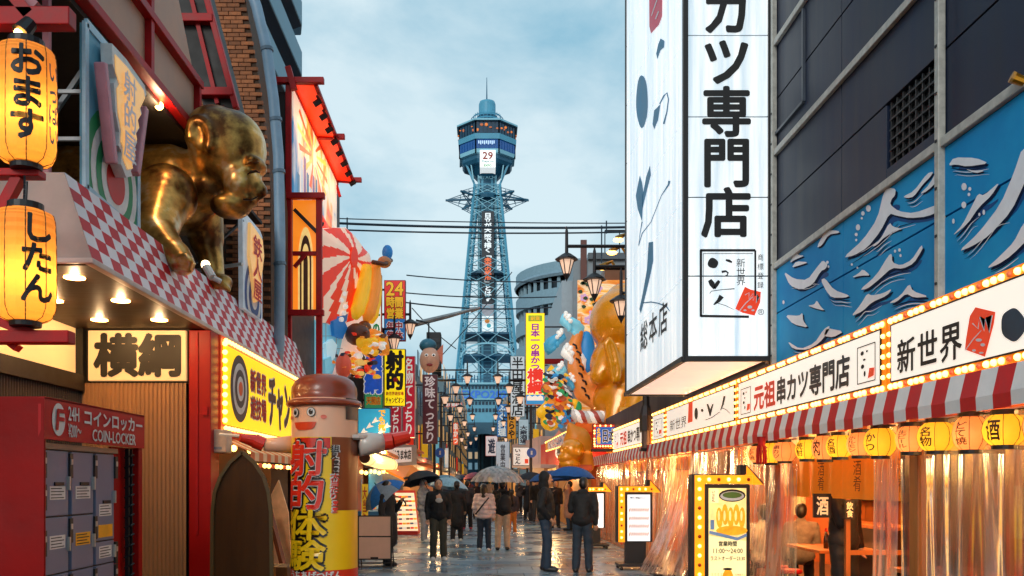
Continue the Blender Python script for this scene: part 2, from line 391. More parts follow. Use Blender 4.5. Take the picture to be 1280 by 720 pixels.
for d in (7.45, 8.4, 9.4):
    for x in (-3.46, -4.1):
        o = MB().lathe([(.085, -.006), (.085, .02)], (x, d, 3.327), 16).build('downlight', WARMLIT, can); light('downlight_beam', 'POINT', (x, d, 3.29), 7, (1, .62, .3), .03)
# striplight on canopy
t = thing('spot_lamp', 'small white spotlight standing at the golden figure\'s hand on the checked canopy', 'lamp', P(262, 335, 9.6))
MB().tube([P(257, 332, 9.6), P(266, 347, 9.55)], .045, 10).build('housing', WHITE, t); MB().ball(P(257, 331, 9.6), .05).build('lens', mat('lamp_lens', '#fff3d0', .3, es=8, em='#ffdca0'), t)
MB().tube([P(266, 347, 9.55), P(276, 352, 9.6)], .03, 8).build('bracket', WHITE, t)

# golden crouching figure -------------------------------------------------
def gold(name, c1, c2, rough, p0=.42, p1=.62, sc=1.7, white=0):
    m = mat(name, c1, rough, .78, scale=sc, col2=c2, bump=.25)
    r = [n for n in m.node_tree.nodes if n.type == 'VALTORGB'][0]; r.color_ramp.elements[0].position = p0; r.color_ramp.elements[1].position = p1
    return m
GOLD = gold('aged_gold_sheen', '#cc9c50', '#5a3616', .33)
gr_ = [n for n in GOLD.node_tree.nodes if n.type == 'VALTORGB'][0].color_ramp; gr_.elements[0].position = .4; gr_.elements[1].position = .56; x_ = gr_.elements.new(.66); x_.color = (*hx('#e8d8b8'), 1)  # pale stop paints whitish sky sheen and weathered patches into the gold
g = thing('golden_crouching_figure', 'giant bald golden figure crouching on hands over the checked canopy', 'statue', (-3.9, 10.4, 4.05))
D = P
S = [('e', D(287, 187, 10.35), (.43, .42, .46)), ('e', D(270, 170, 10.35), (.36, .4, .34)), ('e', D(304, 232, 10.25), (.22, .28, .26)), ('c', D(318, 222, 10.25), D(326, 239, 10.2), .06, .09),
     ('e', D(321, 207, 10.2), (.11, .27, .08)), ('e', D(288, 258, 10.25), (.24, .25, .14)), ('e', D(312, 252, 10.2), (.1, .16, .06)), ('c', D(262, 235, 10.45), D(225, 240, 10.7), .26, .44),
     ('c', D(215, 238, 10.6), D(120, 250, 11), .54, .68), ('e', D(110, 255, 11), (.75, .8, .72)), ('e', D(207, 245, 9.95), (.36, .33, .36)), ('c', D(207, 245, 9.95), D(192, 292, 9.5), .31, .235), ('c', D(192, 292, 9.5), D(219, 322, 9.25), .24, .15),
     ('c', D(219, 318, 9.25), D(229, 330, 9.15), .16, .13), ('c', D(250, 255, 10.9), D(258, 300, 11), .28, .22), ('c', D(258, 300, 11), D(268, 345, 10.9), .2, .13), ('e', D(274, 352, 10.8), (.17, .14, .1)), ('c', D(150, 290, 10.2), D(120, 330, 9.9), .45, .3)]
for k in range(4): S += [('c', D(222+k*2, 326, 9.05+k*.09), D(236+k*1.3, 338-k, 9.05+k*.09), .05, .042), ('c', D(276, 354, 10.68+k*.08), D(286, 362, 10.66+k*.08), .045, .04)]
S += [('c', D(232, 320, 9.02), D(240, 327, 9.0), .05, .04)]
# ear: a ring of small swellings
import_pts = [(250+math.cos(t)*13-3*math.sin(t), 168-math.sin(t)*21) for t in [x*.42-.9 for x in range(11)]]
for (x0, y0), (x1, y1) in zip(import_pts, import_pts[1:]): S.append(('c', D(x0, y0, 9.93), D(x1, y1, 9.93), .052, .052))
S.append(('e', D(249, 172, 9.99), (.09, .06, .15)))
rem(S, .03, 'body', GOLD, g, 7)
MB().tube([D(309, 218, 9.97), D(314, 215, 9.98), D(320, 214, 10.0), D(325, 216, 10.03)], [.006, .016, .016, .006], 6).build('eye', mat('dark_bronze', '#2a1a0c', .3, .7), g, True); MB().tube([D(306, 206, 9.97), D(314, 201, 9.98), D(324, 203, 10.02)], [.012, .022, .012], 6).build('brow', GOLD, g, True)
MB().tube([D(322, 246, 10.07), D(314, 250, 10.0), D(304, 249, 9.99)], .012, 5).build('mouth', MATS['dark_bronze'], g)

# target signs on the canopy
SKYB = mat('sign_blue', '#5fa3bd', .5, var=.12, scale=1.5); PINK = mat('pink_pole', '#c98794', .45, var=.12)
LETY = mat('lit_letter', '#f2c27c', .45, es=.35, em='#ffbf70', var=.1)
def disc_rings(parent, c, u, v, radii, mats, nrm, clipf=None):
    for k, (r, mm) in enumerate(zip(radii, mats)):
        pts = [c+u*(r*math.cos(a*.2244))+v*(r*math.sin(a*.2244))+nrm*(.004+.003*k) for a in range(28)]
        if clipf: pts = [clipf(p) for p in pts]
        MB().poly(pts).build('target_ring', mm, parent)
t = thing('target_sign', 'tall blue board with green target rings and pink rifles on the checked canopy', 'sign', (-3.36, 8, 4.06))
X = -3.36
brd = [PX(107, 28, X), PX(166, 97, X), PX(172, 107, X), PX(172, 292, X), PX(107, 235, X)]
MB().poly(brd, (-.05, 0, 0)).build('board', SKYB, t)
for a, c in zip(brd, brd[1:]+brd[:1]): MB().bar(a+Vector((.0, 0, 0)), c, .03, .07).build('edge', mat('pale_blue_edge', '#a5c5d5', .4), t)
cc = PX(143, 228, X); u = Vector((0, 1, 0)); v = Vector((0, 0, 1))
def clip1(p): return Vector((p.x, min(8.52, max(7.45, p.y)), max(4.05, p.z)))
disc_rings(t, cc, u, v, (.62, .5, .4, .3, .2), (GREEN, WHITE, GREEN, WHITE, REDPR), Vector((1, 0, 0)), clip1)
for (a, c) in (((114, 78), (128, 205)), ((168, 135), (157, 218))):
    bevel(MB().bar(PX(*a, X)+Vector((.08, 0, 0)), PX(*c, X)+Vector((.08, 0, 0)), .1, .08).build('rifle', PINK, t), .015)
out = [(121, 54), (140, 74), (164, 107), (166, 118), (162, 126), (158, 134), (160, 142), (155, 150), (157, 160), (152, 168), (154, 178), (150, 186), (151, 200), (146, 214), (148, 220), (140, 222), (133, 205), (134, 190), (130, 182), (131, 165), (126, 140), (124, 104), (128, 98), (122, 80)]
MB().poly([PX(x, y, X)+Vector((.13, 0, 0)) for x, y in out], (-.1, 0, 0)).build('letter_back', WHITE, t)
o_ = [PX(x, y, X)+Vector((.14, 0, 0)) for x, y in out]; c_ = sum(o_, Vector())/len(o_)
MB().poly([c_+(p-c_)*.86 for p in o_], (-.008, 0, 0)).build('letter_plate', LETY, t)
letters('射的屋', Vector((X+.155, 7.83, 4.5)), Vector((0, .3, 0)), Vector((0, 0, .8)), WC, t, vertical=True, gap=.03, bold=.02)
for z in (4.5, 4.9): MB().bar((-4.6, 7.45, z), (-3.4, 7.45, z), .03).build('strut', GREYM, t)
MB().bar((-4.2, 7.6, 4.06), (-3.42, 7.6, 5.2), .04).build('strut', GREYM, t)
t = thing('target_sign', 'narrow lit board with blue target rings in front of the brick wall', 'sign', (-3.3, 12.7, 4.06)); X = -3.22
brd = [PX(303, 262, X), PX(325, 288, X), PX(328, 296, X), PX(328, 402, X), PX(304, 385, X)]
MB().poly(brd, (-.06, 0, 0)).build('board', mat('pale_sign_board', '#c7d3dd', .5, es=.12), t)
def clip2(p): return Vector((p.x, min(12.75, max(11.82, p.y)), max(3.95, p.z)))
disc_rings(t, PX(317, 372, X), u, v, (.48, .38, .28, .17), (mat('target_blue', '#22508f', .5), WHITE, MATS['target_blue'], WHITE), Vector((1, 0, 0)), clip2)
MB().poly([PX(x, y, X)+Vector((.05, 0, 0)) for x, y in ((309, 278), (324, 300), (326, 320), (323, 345), (321, 375), (315, 378), (312, 350), (308, 320))], (-.04, 0, 0)).build('letter_plate', LETY, t)
letters('鉄人屋', PX(311, 372, X)+Vector((.056, 0, 0)), Vector((0, .5, 0)), Vector((0, 0, .9)), REDPR, t, vertical=True, bold=.03)
MB().bar((-3.3, 12.0, 3.9), (-3.3, 12.0, 4.2), .06).build('strut', GREYM, t)
MB().bar(PX(303, 330, X), PX(303, 330, X)+Vector((-1.2, .6, 0)), .04).build('strut', WHITE, t); MB().bar(PX(304, 275, X), PX(303, 330, X)+Vector((-1.0, .6, 0)), .03).build('strut', GREYM, t)

# alcove under the canopy
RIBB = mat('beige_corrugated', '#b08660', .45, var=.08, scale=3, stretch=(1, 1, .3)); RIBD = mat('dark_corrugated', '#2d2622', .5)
def corr(name, p0, p1, z0, z1, pitch, depth, nrm, m, parent):
    p0 = Vector(p0); p1 = Vector(p1); n = int((p1-p0).length/pitch); b = MB(); pts = []
    for i in range(n):
        for k, dd in ((0, 0), (.3, 0), (.5, 1), (.8, 1)): pts.append(p0.lerp(p1, (i+k)/n)+Vector(nrm)*depth*dd)
    for a, c in zip(pts, pts[1:]): b.quad((a.x, a.y, z0), (c.x, c.y, z0), (c.x, c.y, z1), (a.x, a.y, z1))
    return b.build(name, m, parent)
alc = thing("ribbed_shop", 'ribbed beige shop wall with cream lit band behind the coin lockers', 'shop front', (-4.4, 10, 0))
corr('corrugated_wall', (-4.56, 10, 0), (-3.36, 10, 0), 0, 2.72, .048, .02, (0, -1, 0), RIBB, alc)
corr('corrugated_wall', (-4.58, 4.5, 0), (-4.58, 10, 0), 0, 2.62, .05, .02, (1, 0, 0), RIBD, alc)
MB().box(-4.75, -4.6, 4.5, 10, 2.8, 3.33).build('light_band', CREAM, alc)
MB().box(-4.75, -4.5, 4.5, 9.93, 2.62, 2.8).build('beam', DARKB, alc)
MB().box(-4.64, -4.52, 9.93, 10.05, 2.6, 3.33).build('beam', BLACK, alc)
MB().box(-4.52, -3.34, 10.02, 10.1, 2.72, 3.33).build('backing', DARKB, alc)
t = thing('name_board', 'cream lit board with two heavy black characters above the ribbed beige wall', 'sign', (-3.92, 9.98, 2.73))
bevel(MB().box(-4.47, -3.36, 9.95, 10.0, 2.74, 3.31).build('board', CREAM, t), .008)
letters('横綱', (-4.4, 9.95, 2.79), (1.0, 0, 0), (0, 0, .48), INK, t, em=True, bold=.045)
pil = thing('red_pillar', 'plain red pillar at the corner beside the ribbed beige wall', 'pillar', (-3.2, 10, 0))
bevel(MB().box(-3.34, -3.09, 9.98, 10.3, 0, 3.32).build('shaft', mat('glossy_red', '#a40502', .45, spec=.3, var=.12, scale=2), pil), .01)
MB().box(-3.26, -3.23, 9.965, 9.985, 1.0, 3.3).build('cover_strip', REDP, pil); MB().box(-3.18, -3.12, 9.96, 9.985, 2.35, 2.45).build('switch_plate', REDP, pil)

# coin locker booth -------------------------------------------------------
lk = thing('coin_locker', 'red draped coin locker booth with grey blue doors', 'locker', (-3.5, 6.9, 0))
X = -2.98
def fold(name, pts, m, parent, amp=.012, n=14, mrows=10):
    a, b_, c_, d_ = [Vector(p) for p in pts]; nn = (b_-a).cross(d_-a).normalized(); mb = MB(); vs = []
    for j in range(mrows+1):
        for i in range(n+1):
            s, tt = i/n, j/mrows; p = a.lerp(b_, s).lerp(d_.lerp(c_, s), tt); vs.append(p+nn*amp*mnoise.noise(Vector((s*4+parent.location.x, tt*3, 1.7)))*(1 if 0 < i < n and 0 < j < mrows else 0))
    mb.add(vs, [(j*(n+1)+i, j*(n+1)+i+1, (j+1)*(n+1)+i+1, (j+1)*(n+1)+i) for j in range(mrows) for i in range(n)])
    o = mb.build(name, m, parent, True); return o
fold('side_drape', [(-4.5, 5.97, 0), (X, 5.97, 0), (X, 5.97, 2.17), (-4.5, 5.97, 2.18)], REDV, lk, .05)
MB().box(-4.5, X, 5.99, 7.74, 2.165, 2.18).build('roof', REDV, lk)
MB().box(X-.04, X, 5.972, 7.74, 1.89, 2.172).build('header', mat('header_red', '#b40a10', .5, spec=.25, var=.06, scale=2), lk)
MB().box(X-.5, X-.02, 7.66, 7.74, 0, 1.89).build('side_post', REDV, lk); MB().box(X-.035, X+.002, 5.975, 5.99, 0, 1.89).build('side_post', REDV, lk)
MB().box(X-.55, X-.09, 6.0, 7.3, 0, 1.87).build('cabinet', mat('locker_frame', '#3a3836', .5), lk)
MB().box(X-.09, X-.05, 6.0, 7.3, 1.83, 1.87).build('cabinet_top', mat('taupe_metal', '#8d7b68', .45), lk)
MB().box(X-.12, X-.1, 7.28, 7.68, 0, 1.89).build('back_drape', REDV, lk)
b = MB()
for z in [x*.085+.1 for x in range(21)]: b.tube([(X-.08, 7.5, z), (X-.03, 7.52, z+.02), (X-.03, 7.58, z+.03), (X-.08, 7.6, z)], .008, 5)
b.bar((X-.06, 7.52, 0), (X-.06, 7.52, 1.88), .03); b.bar((X-.06, 7.6, 0), (X-.06, 7.6, 1.88), .02)
b.build('hook_rack', STEEL, lk)
DOORM = mat('locker_door', '#727890', .42, var=.07, scale=3); STK = mat('white_sticker', '#d8d6d2', .5); STY = mat('yellow_sticker', '#f0a818', .5)
cols = [(6.0, 6.06, (1.6, 1.28)), (6.115, 6.45, (1.35, .94, .5)), (6.505, 6.86, (1.35, .94, .5)), (6.91, 7.245, (1.125, .94, .5))]
for ci, (y0, y1, sp) in enumerate(cols):
    zs = [1.825]+list(sp)+[.1]
    for k, (zt, zb) in enumerate(zip(zs, zs[1:])):
        d = bevel(MB().box(X-.09, X-.06, y0, y1, zb+.006, zt-.006).build('door', DOORM, lk), .004)
        MB().box(X-.062, X-.045, y1-.002, y1+.045, zt-.2, zt-.02).build('lock', mat('lock_dark', '#1d1d20', .4), d)
        MB().box(X-.06, X-.04, y1+.006, y1+.034, zt-.1, zt-.06).build('coin_slot', mat('pale_metal', '#b9b6b0', .35, .5), d)
        MB().box(X-.06, X-.035, y1-.03, y1-.012, (zt+zb)/2-.05, (zt+zb)/2+.05).build('handle', MATS['pale_metal'], d)
        if ci == 0: continue
        zc = (zt*.35+zb*.65) if k == 0 else (zt*.55+zb*.45)
        if ci == 3 and k == 1: zc = zt-.09
        w = y1-y0
        yellow = (ci == 2 and k == 1)
        s = MB().box(X-.0605, X-.057, y0+w*.16, y1-w*.16, zc-.045, zc+.05).build('notice', STY if yellow else STK, d)
        mb = MB()
        for r_ in range(4): mb.box(X-.057, X-.0562, y0+w*.2, y1-w*(.22+.1*(r_ % 2)), zc-.035+r_*.022, zc-.028+r_*.022)
        mb.build('print', INK, d)
        if ci == 3 and k == 0: MB().box(X-.0605, X-.057, y0+w*.12, y1-w*.1, zb+.03, zb+.13).build('notice', STY, d)
        if k == 0: MB().box(X-.06, X-.05, y0+w*.35, y1-w*.25, zc+.055, zc+.08).build('plate', BLACK, d)
hd = X+.001
c = Vector((hd, 6.17, 2.035)); MB().poly([c+Vector((.003, .095*math.cos(a*.2618), .115*math.sin(a*.2618))) for a in range(24)]).build('logo_disc', WHITE, lk)
letters('F', (hd+.004, 6.12, 1.965), (0, .11, .0), (0, .02, .14), MATS['header_red'], lk, bold=.05)
letters('24H', (hd, 6.31, 2.04), (0, .165, 0), (0, 0, .1), WHITE, lk, bold=.02)
letters('¥200〜', (hd, 6.31, 1.92), (0, .2, 0), (0, 0, .095), WHITE, lk, bold=.012)
letters('コインロッカー', (hd, 6.54, 2.02), (0, 1.15, 0), (0, 0, .125), WHITE, lk, em=True, bold=.03)
letters('COIN-LOCKER', (hd, 6.7, 1.91), (0, .83, 0), (0, 0, .09), WHITE, lk, bold=.02)

# yellow shooting hall sign with bulbs -----------------------------------
ys = thing('shooting_hall_sign', 'long yellow sign with target and row of bulbs beside the red pillar', 'sign', (-3.1, 12.5, 2.3)); X = -3.05
MB().box(-3.3, X-.02, 10.3, 15.5, 2.2, 3.32).build('sign_box', mat('orange_red_box', '#d8481a', .45, es=.12), ys)
MB().box(X-.02, X, 10.38, 15.4, 2.28, 3.22).build('face', YEL, ys)
def bulbs(parent, pts, r, off=4, name='bulbs'):
    b = MB(); b2 = MB()
    for i, p in enumerate(pts): (b2 if off and i % off == off-1 else b).ball(p, r, 7, 5)
    o = b.build(name, BULB, parent, True, kind='stuff')
    if b2.v: b2.build(name+'_unlit', BULBOFF, parent, True, kind='stuff')
bulbs(ys, [(X+.02, 10.33, 2.32+.1*i) for i in range(10)], .032, 0, 'edge_bulbs'); bulbs(ys, [(X+.01, 10.4+.13*i, 3.27) for i in range(39)], .026, 0, 'top_bulbs'); bulbs(ys, [(X+.01, 10.4+.13*i, 2.235) for i in range(39)], .026, 0, 'bottom_bulbs')
GREYC = mat('target_grey', '#40363a', .5); cc = Vector((X, 11.02, 2.76))
disc_rings(ys, cc, Vector((0, 1, 0)), Vector((0, 0, 1)), (.42, .32, .24, .155, .09), (GREYC, WHITE, GREYC, WHITE, mat('orange_dot', '#e8622a', .5)), Vector((1, 0, 0)))
letters('新世界', (X, 11.5, 2.78), (0, .85, 0), (0, 0, .3), REDPR, ys, em=True, bold=.03, back=WHITE, bw=.06)
letters('遊技場', (X, 11.5, 2.43), (0, .85, 0), (0, 0, .3), REDPR, ys, em=True, bold=.03, back=WHITE, bw=.06)
BRN = mat('brown_print', '#4a2c28', .5)
letters('チャンピオン', (X, 12.45, 2.38), (0, 2.9, 0), (0, 0, .78), BRN, ys, em=True, bold=.05, back=WHITE, bw=.05)

# red bracket arms and paper lanterns --------------------------------------
br = thing('lantern_bracket', 'red timber bracket frame carrying two big paper lanterns', 'bracket', (-3.9, 6.3, 0))
yA = 6.3
bevel(MB().bar((-4.2, yA, 0), (-4.2, yA, 5.6), .14).build('post', REDP, br), .01)
for (x0, y0, x1, y1, h) in ((-60, 24, 91, 24, .13), (-60, 218, 53, 218, .055), (-60, 422, 90, 422, .09)):
    a = P(x0, y0, yA); a.x = -4.2; bevel(MB().bar(a, P(x1, y1, yA), .12, h).build('arm', REDP, br), .008)
MB().bar(P(-10, 285, yA), P(24, 222, yA), .08, .07).build('brace', REDP, br); MB().bar(P(-40, 385, yA), P(46, 420, yA), .1, .07).build('brace', REDP, br); MB().bar(P(-30, -60, yA), P(40, 22, yA), .12, .08).build('brace', REDP, br)
MB().bar(P(0, 418, yA+.1), P(23, 436, yA+.12), .12, .05).build('brace', mat('scarlet', '#d81c10', .4), br)
PINKB = mat('rose_steel', '#a8646e', .5, var=.15)
MB().bar((-3.52, 7.1, 4.06), (-3.52, 7.1, 6.6), .05).build('upright', PINKB, br); MB().bar(P(20, -10, 6.5), P(46, 13, 6.5), .1).build('brace', PINKB, br); MB().bar((-4.2, 7.1, 5.4), (-3.5, 7.1, 5.4), .05).build('strut', PINKB, br)
sp = thing('spot_lamp', 'black spotlight hanging under the top red bracket arm beside the paper lantern', 'lamp', P(32, 12, 6.3))
MB().tube([P(38, 28, 6.25), P(26, 41, 6.2)], [.05, .065], 10).build('housing', BLACK, sp); MB().ball(P(24, 42, 6.2), .035).build('lens', MATS['hot_lamp'], sp); MB().ball(P(32, 18, 6.3), .06).build('mount', BLACK, sp)
def paper_mat(name, col, es, em):
    m = bpy.data.materials.new(name); m.use_nodes = True; t = m.node_tree; n = t.nodes; l = t.links; b = n['Principled BSDF']; MATS[name] = m
    tc = n.new('ShaderNodeTexCoord'); nz = n.new('ShaderNodeTexNoise'); nz.inputs['Scale'].default_value = 30; nz.inputs['Detail'].default_value = 4; r = n.new('ShaderNodeValToRGB'); c = hx(col); r.color_ramp.elements[0].color = (*(x*.86 for x in c), 1); r.color_ramp.elements[1].color = (*c, 1)
    l.new(tc.outputs['Object'], nz.inputs['Vector']); l.new(nz.outputs['Fac'], r.inputs[0]); l.new(r.outputs[0], b.inputs['Base Color']); b.inputs['Roughness'].default_value = .6; b.inputs['Emission Color'].default_value = (*hx(em), 1); b.inputs['Emission Strength'].default_value = es
    tr = n.new('ShaderNodeBsdfTranslucent'); l.new(r.outputs[0], tr.inputs[0]); mx = n.new('ShaderNodeMixShader'); mx.inputs[0].default_value = .62; o = n['Material Output']; l.new(b.outputs[0], mx.inputs[1]); l.new(tr.outputs[0], mx.inputs[2]); l.new(mx.outputs[0], o.inputs[0]); return m
LANT = paper_mat('lantern_paper', '#f2ac50', .42, '#ff9a2e')
def paper(name, es, c1, em):
    """lantern paper glowing evenly all over"""
    m = mat(name, c1, .6, es=es, em=em, var=.1, scale=3); return m
def big_lantern(label, px, pt, pb, d, r, txt, ph, extra=None):
    c = P(px, (pt+pb)/2, d); h = (pb-pt)/F*d/2; t = thing('paper_lantern', label, 'lantern', c, 'big paper lanterns on the red bracket')
    n = 6
    prof = [(r*.5, -h), (r*.82, -h*.93), (r*.97, -h*.78), (r, -h*.45), (r, 0), (r*.985, h*.5), (r*.96, h*.8), (r*.9, h*.92), (r*.55, h*.99)]
    prof2 = []
    for (a, z0), (a2, z1) in zip(prof, prof[1:]):
        for k in range(4): s = k/4; prof2.append((a*(1-s)+a2*s+(.004 if k % 2 else 0), z0*(1-s)+z1*s))
    prof2.append(prof[-1])
    MB().lathe(prof2, c, 18).build('paper_shade', LANT, t, False)
    MB().lathe([(r*.52, -.03), (r*.55, .03)], c+Vector((0, 0, -h)), 18).build('base_ring', BLACK, t); MB().lathe([(r*.6, -.02), (r*.6, .04)], c+Vector((0, 0, h)), 18).build('top_ring', BLACK, t)
    b = MB()
    for k in range(9): a = k*2*math.pi/9+.3; b.tube([c+Vector(((q*1.004)*math.cos(a), (q*1.004)*math.sin(a), z)) for q, z in prof], .004, 4)
    b.build('ribs', mat('rib_brown', '#5a2c10', .6), t)
    b = MB(); b.tube([c+Vector((0, 0, h)), c+Vector((.01, 0, h+.2))], .008, 5); b.build('hook', STEEL, t)
    # lettering wrapped round the shade
    def wrap(txt, a0, hw, z0, z1, m, bold):
        gv = MB(); write(gv, txt, (0, 0, 0), (1, 0, 0), (0, 1, 0), vertical=True, bold=bold, nrm=Vector((0, 0, 1)))
        o = MB()
        def f(v):
            a = a0+(v[0]-.5)*hw*2; z = z0+(z1-z0)*v[1]; rr = r*1.012+v[2]*.5
            rr *= 1-.12*max(0, (abs(z)/h-.75)/.25)**2
            return (c.x+rr*math.cos(a), c.y+rr*math.sin(a), c.z+z)
        o.v = [f(v) for v in gv.v]; o.f = gv.f; o.m = gv.m; o.build('lettering', m, t)
    wrap(txt, ph, .62, -h*.72, h*.85, INK, .05)
    if extra: wrap(extra, ph+1.0, .3, -h*.7, h*.7, mat('blue_ink', '#2c3c66', .5), .03)
    light('lantern_bulb', 'POINT', c+Vector((.02, 0, -.1)), 7, (1, .68, .3), .04)
    return t
big_lantern('upper paper lantern with three black kana and a thin blue column', 33, 58, 207, 6.25, .2, 'おます', math.radians(-62), 'いっぱい')
big_lantern('lower paper lantern hanging by a chain in front of the pale canopy end', 32, 262, 403, 6.25, .2, 'したん', math.radians(-40))
b = MB(); c0 = P(31, 218, 6.25); c1 = P(30, 256, 6.25)
for k in range(6): b.tube([c0.lerp(c1, k/6), c0.lerp(c1, (k+.9)/6)], .008, 5)
b.build('chain', STEEL, br)

# below the yellow sign: the shooting stall -------------------------------
stall = thing('shooting_stall', 'warm lit shooting stall open to the street under the yellow sign', 'stall', (-4.4, 12.8, 0))
WARMW = mat('warm_board', '#b8743a', .55, var=.25, scale=2)
MB().box(-5.6, -5.5, 10.3, 15.6, 0, 2.9).build('back_wall', WARMW, stall); MB().box(-5.5, -3.3, 15.5, 15.6, 0, 3.3).build('side_wall', WARMW, stall); MB().box(-5.5, -3.3, 10.32, 15.5, 2.9, 2.95).build('ceiling', DARKB, stall); MB().box(-5.5, -3.36, 10.32, 10.4, 0, 2.9).build('side_wall', BLACK, stall)
for i, y in enumerate((10.9, 11.8, 12.7, 13.6, 14.5)):
    for k, x in enumerate((-3.6, -4.3)): MB().ball((x, y, 2.15 if k else 2.08), .05, 8, 6).build('lamp', BULB, stall, True)
for k in range(5): bevel(MB().box(-4.9, -3.5, 10.8+k, 11.5+k, .0, .8+.05*(k % 2)).build('counter', mat('counter_red', '#a8321e', .5), stall), .01)
for k in range(14):
    z = 1.05+.3*(k % 4); y = 10.7+.33*k
    bevel(MB().box(-5.45, -5.3, y, y+.22, z, z+.22).build('prize_box', mat('prize_%d' % (k % 5), ('#d8a020', '#c03828', '#e8d8b0', '#3870a8', '#d06a90')[k % 5], .5), stall), .01)
for z in (1.02, 1.32, 1.62, 1.92): MB().box(-5.5, -5.2, 10.5, 15.4, z-.03, z).build('shelf', WARMW, stall)
light('stall_lamp', 'POINT', (-3.5, 12.0, 2.3), 110, (1, .58, .22), .2); light('stall_lamp', 'POINT', (-3.6, 14.2, 2.3), 110, (1, .62, .28), .2)
aw = thing('stall_awning', 'small orange striped awning sloping over the shooting stall', 'awning', (-3.1, 13, 2.1))
b = MB()
for k in range(26): b.mi = k % 2; y = 10.4+k*.2; b.quad((-3.25, y, 2.18), (-3.25, y+.2, 2.18), (-2.75, y+.2, 1.95), (-2.75, y, 1.95)); b.quad((-2.75, y, 1.95), (-2.75, y+.2, 1.95), (-2.75, y+.2, 1.85), (-2.75, y, 1.85))
b.build('cloth', [mat('awning_orange', '#d86a2a', .6, var=.1), mat('awning_cream', '#e8c8a0', .6)], aw)
bulbs(aw, [(-2.77, 10.5+.22*i, 1.8) for i in range(23)], .03, 3)
t = thing('signal_box', 'small cream box on the red pillar under the yellow sign', 'box', P(262, 553, 10.1)); bevel(MB().box(-3.16, -2.95, 10.1, 10.35, 1.93, 2.2).build('body', mat('cream_plastic', '#cfb49c', .5), t), .02); MB().box(-3.12, -3.0, 10.095, 10.1, 1.97, 2.0).build('label_plate', GREYM, t)
MB().tube([P(275, 543, 9.9), P(300, 545, 9.8)], .02, 6).build('cable', WHITE, t)
# arched wooden signboard seen from behind
t = thing('wooden_signboard', 'dark brown pointed signboard seen from its plain wooden back', 'signboard', P(303, 760, 9.0)); y = 9.0
prof = [(265, 740), (266, 640), (269, 615), (276, 596), (288, 578), (303, 565), (318, 578), (330, 596), (336, 615), (339, 640), (341, 740)]
pp = [P(a, c, y) for a, c in prof]; pp[0].z = .02; pp[-1].z = .02
wb = mat('weathered_board', '#4a2c10', .6, spec=.2, var=.25, scale=5, stretch=(2, 2, .25), bump=.1)
MB().poly(pp, (0, .06, 0)).build('board', wb, t)
b = MB()
for p, q in zip(pp, pp[1:]): b.bar(p+Vector((0, -.012, 0)), q+Vector((0, -.012, 0)), .035, .03, up=(0, 1, 0))
b.build('rim', mat('olive_rim', '#54421c', .55), t)
MB().bar(P(300, 650, 9.05)+Vector((0, .05, 0)), P(352, 860, 9.6), .04).build('prop', wb, t)
t = thing('leaning_board', 'long cream board with red rim leaning behind the wooden signboard', 'board', P(352, 740, 11)); q = [P(338, 620, 11.2), P(348, 600, 11.2), P(360, 640, 11.1), P(366, 745, 11.0), P(338, 745, 11.0)]
MB().poly(q, (0, .05, 0)).build('panel', mat('cream_board', '#e3b483', .5), t); MB().bar(P(337, 640, 10.9), P(364, 745, 10.7), .06).build('rail', mat('brown_rail', '#6d3b20', .5), t)
t = thing('carton', 'brown carton on the ground behind the inflatable figure', 'box', P(350, 760, 10.3)); bevel(MB().box(-2.55, -2.25, 10.1, 10.5, .0, .62).build('body', mat('cardboard', '#5a4428', .7), t), .01); MB().box(-2.42, -2.38, 10.095, 10.505, .3, .622).build('tape', mat('tape', '#8d7040', .4), t)

# inflatable figure --------------------------------------------------------
inf = thing('inflatable_figure', 'tall tubular inflatable advertising figure in a brown cap with arms out', 'inflatable', P(407, 735, 9.5)); y = 9.5; cx = (405.5-CX)/F*y; r = .356
zf = lambda py: EYE+(CY-py)/F*y
VIN = dict(rough=.32, var=.06, scale=2, coat=.3)
SKIN = mat('peach_vinyl', '#eeb795', **VIN); CAPM = mat('brown_vinyl', '#8a3b20', **VIN); YV = mat('yellow_vinyl', '#f6c916', **VIN); BRV = mat('rust_vinyl', '#7a3a18', **VIN); REDVV = mat('red_band_vinyl', '#d8321c', **VIN); BLKV = mat('black_vinyl', '#17100e', **VIN)
# sectors of the tube: angle measured from the direction to the street camera
def tube_part(name, z0, z1, a0, a1, m, rr=r, n=24, parent=inf, bulge=0.):
    b = MB(); vs = []; rows = 5
    for j in range(rows+1):
        z = z0+(z1-z0)*j/rows; q = rr*(1+bulge*math.sin(math.pi*j/rows))
        for i in range(n+1):
            a = math.radians(a0+(a1-a0)*i/n)-math.pi/2; pk = 1+.012*math.cos(a*10); vs.append((cx+q*pk*math.cos(a), y+q*pk*math.sin(a), z))
    b.add(vs, [(j*(n+1)+i, j*(n+1)+i+1, (j+1)*(n+1)+i+1, (j+1)*(n+1)+i) for j in range(rows) for i in range(n)])
    return b.build(name, m, parent, True)
zb0, zb1, zb2, zb3, zb4 = 0.02, zf(709), zf(637), zf(548), zf(506)
tube_part('base_band', zb0, zb1, 0, 360, REDVV, r*1.01)
tube_part('lower_body', zb1, zb2, 0, 360, YV); tube_part('upper_body', zb2, zb3, -180, 22, YV); tube_part('upper_body', zb2, zb3, 22, 180, BRV); tube_part('head', zb3, zf(500), 0, 360, SKIN, r*1.0)
tube_part('collar', zf(562), zf(549), -48, 20, mat('collar_red', '#d02a1a', **VIN), r*1.012)
tube_part('hair', zf(526), zf(500), 48, 190, BLKV, r*1.012)
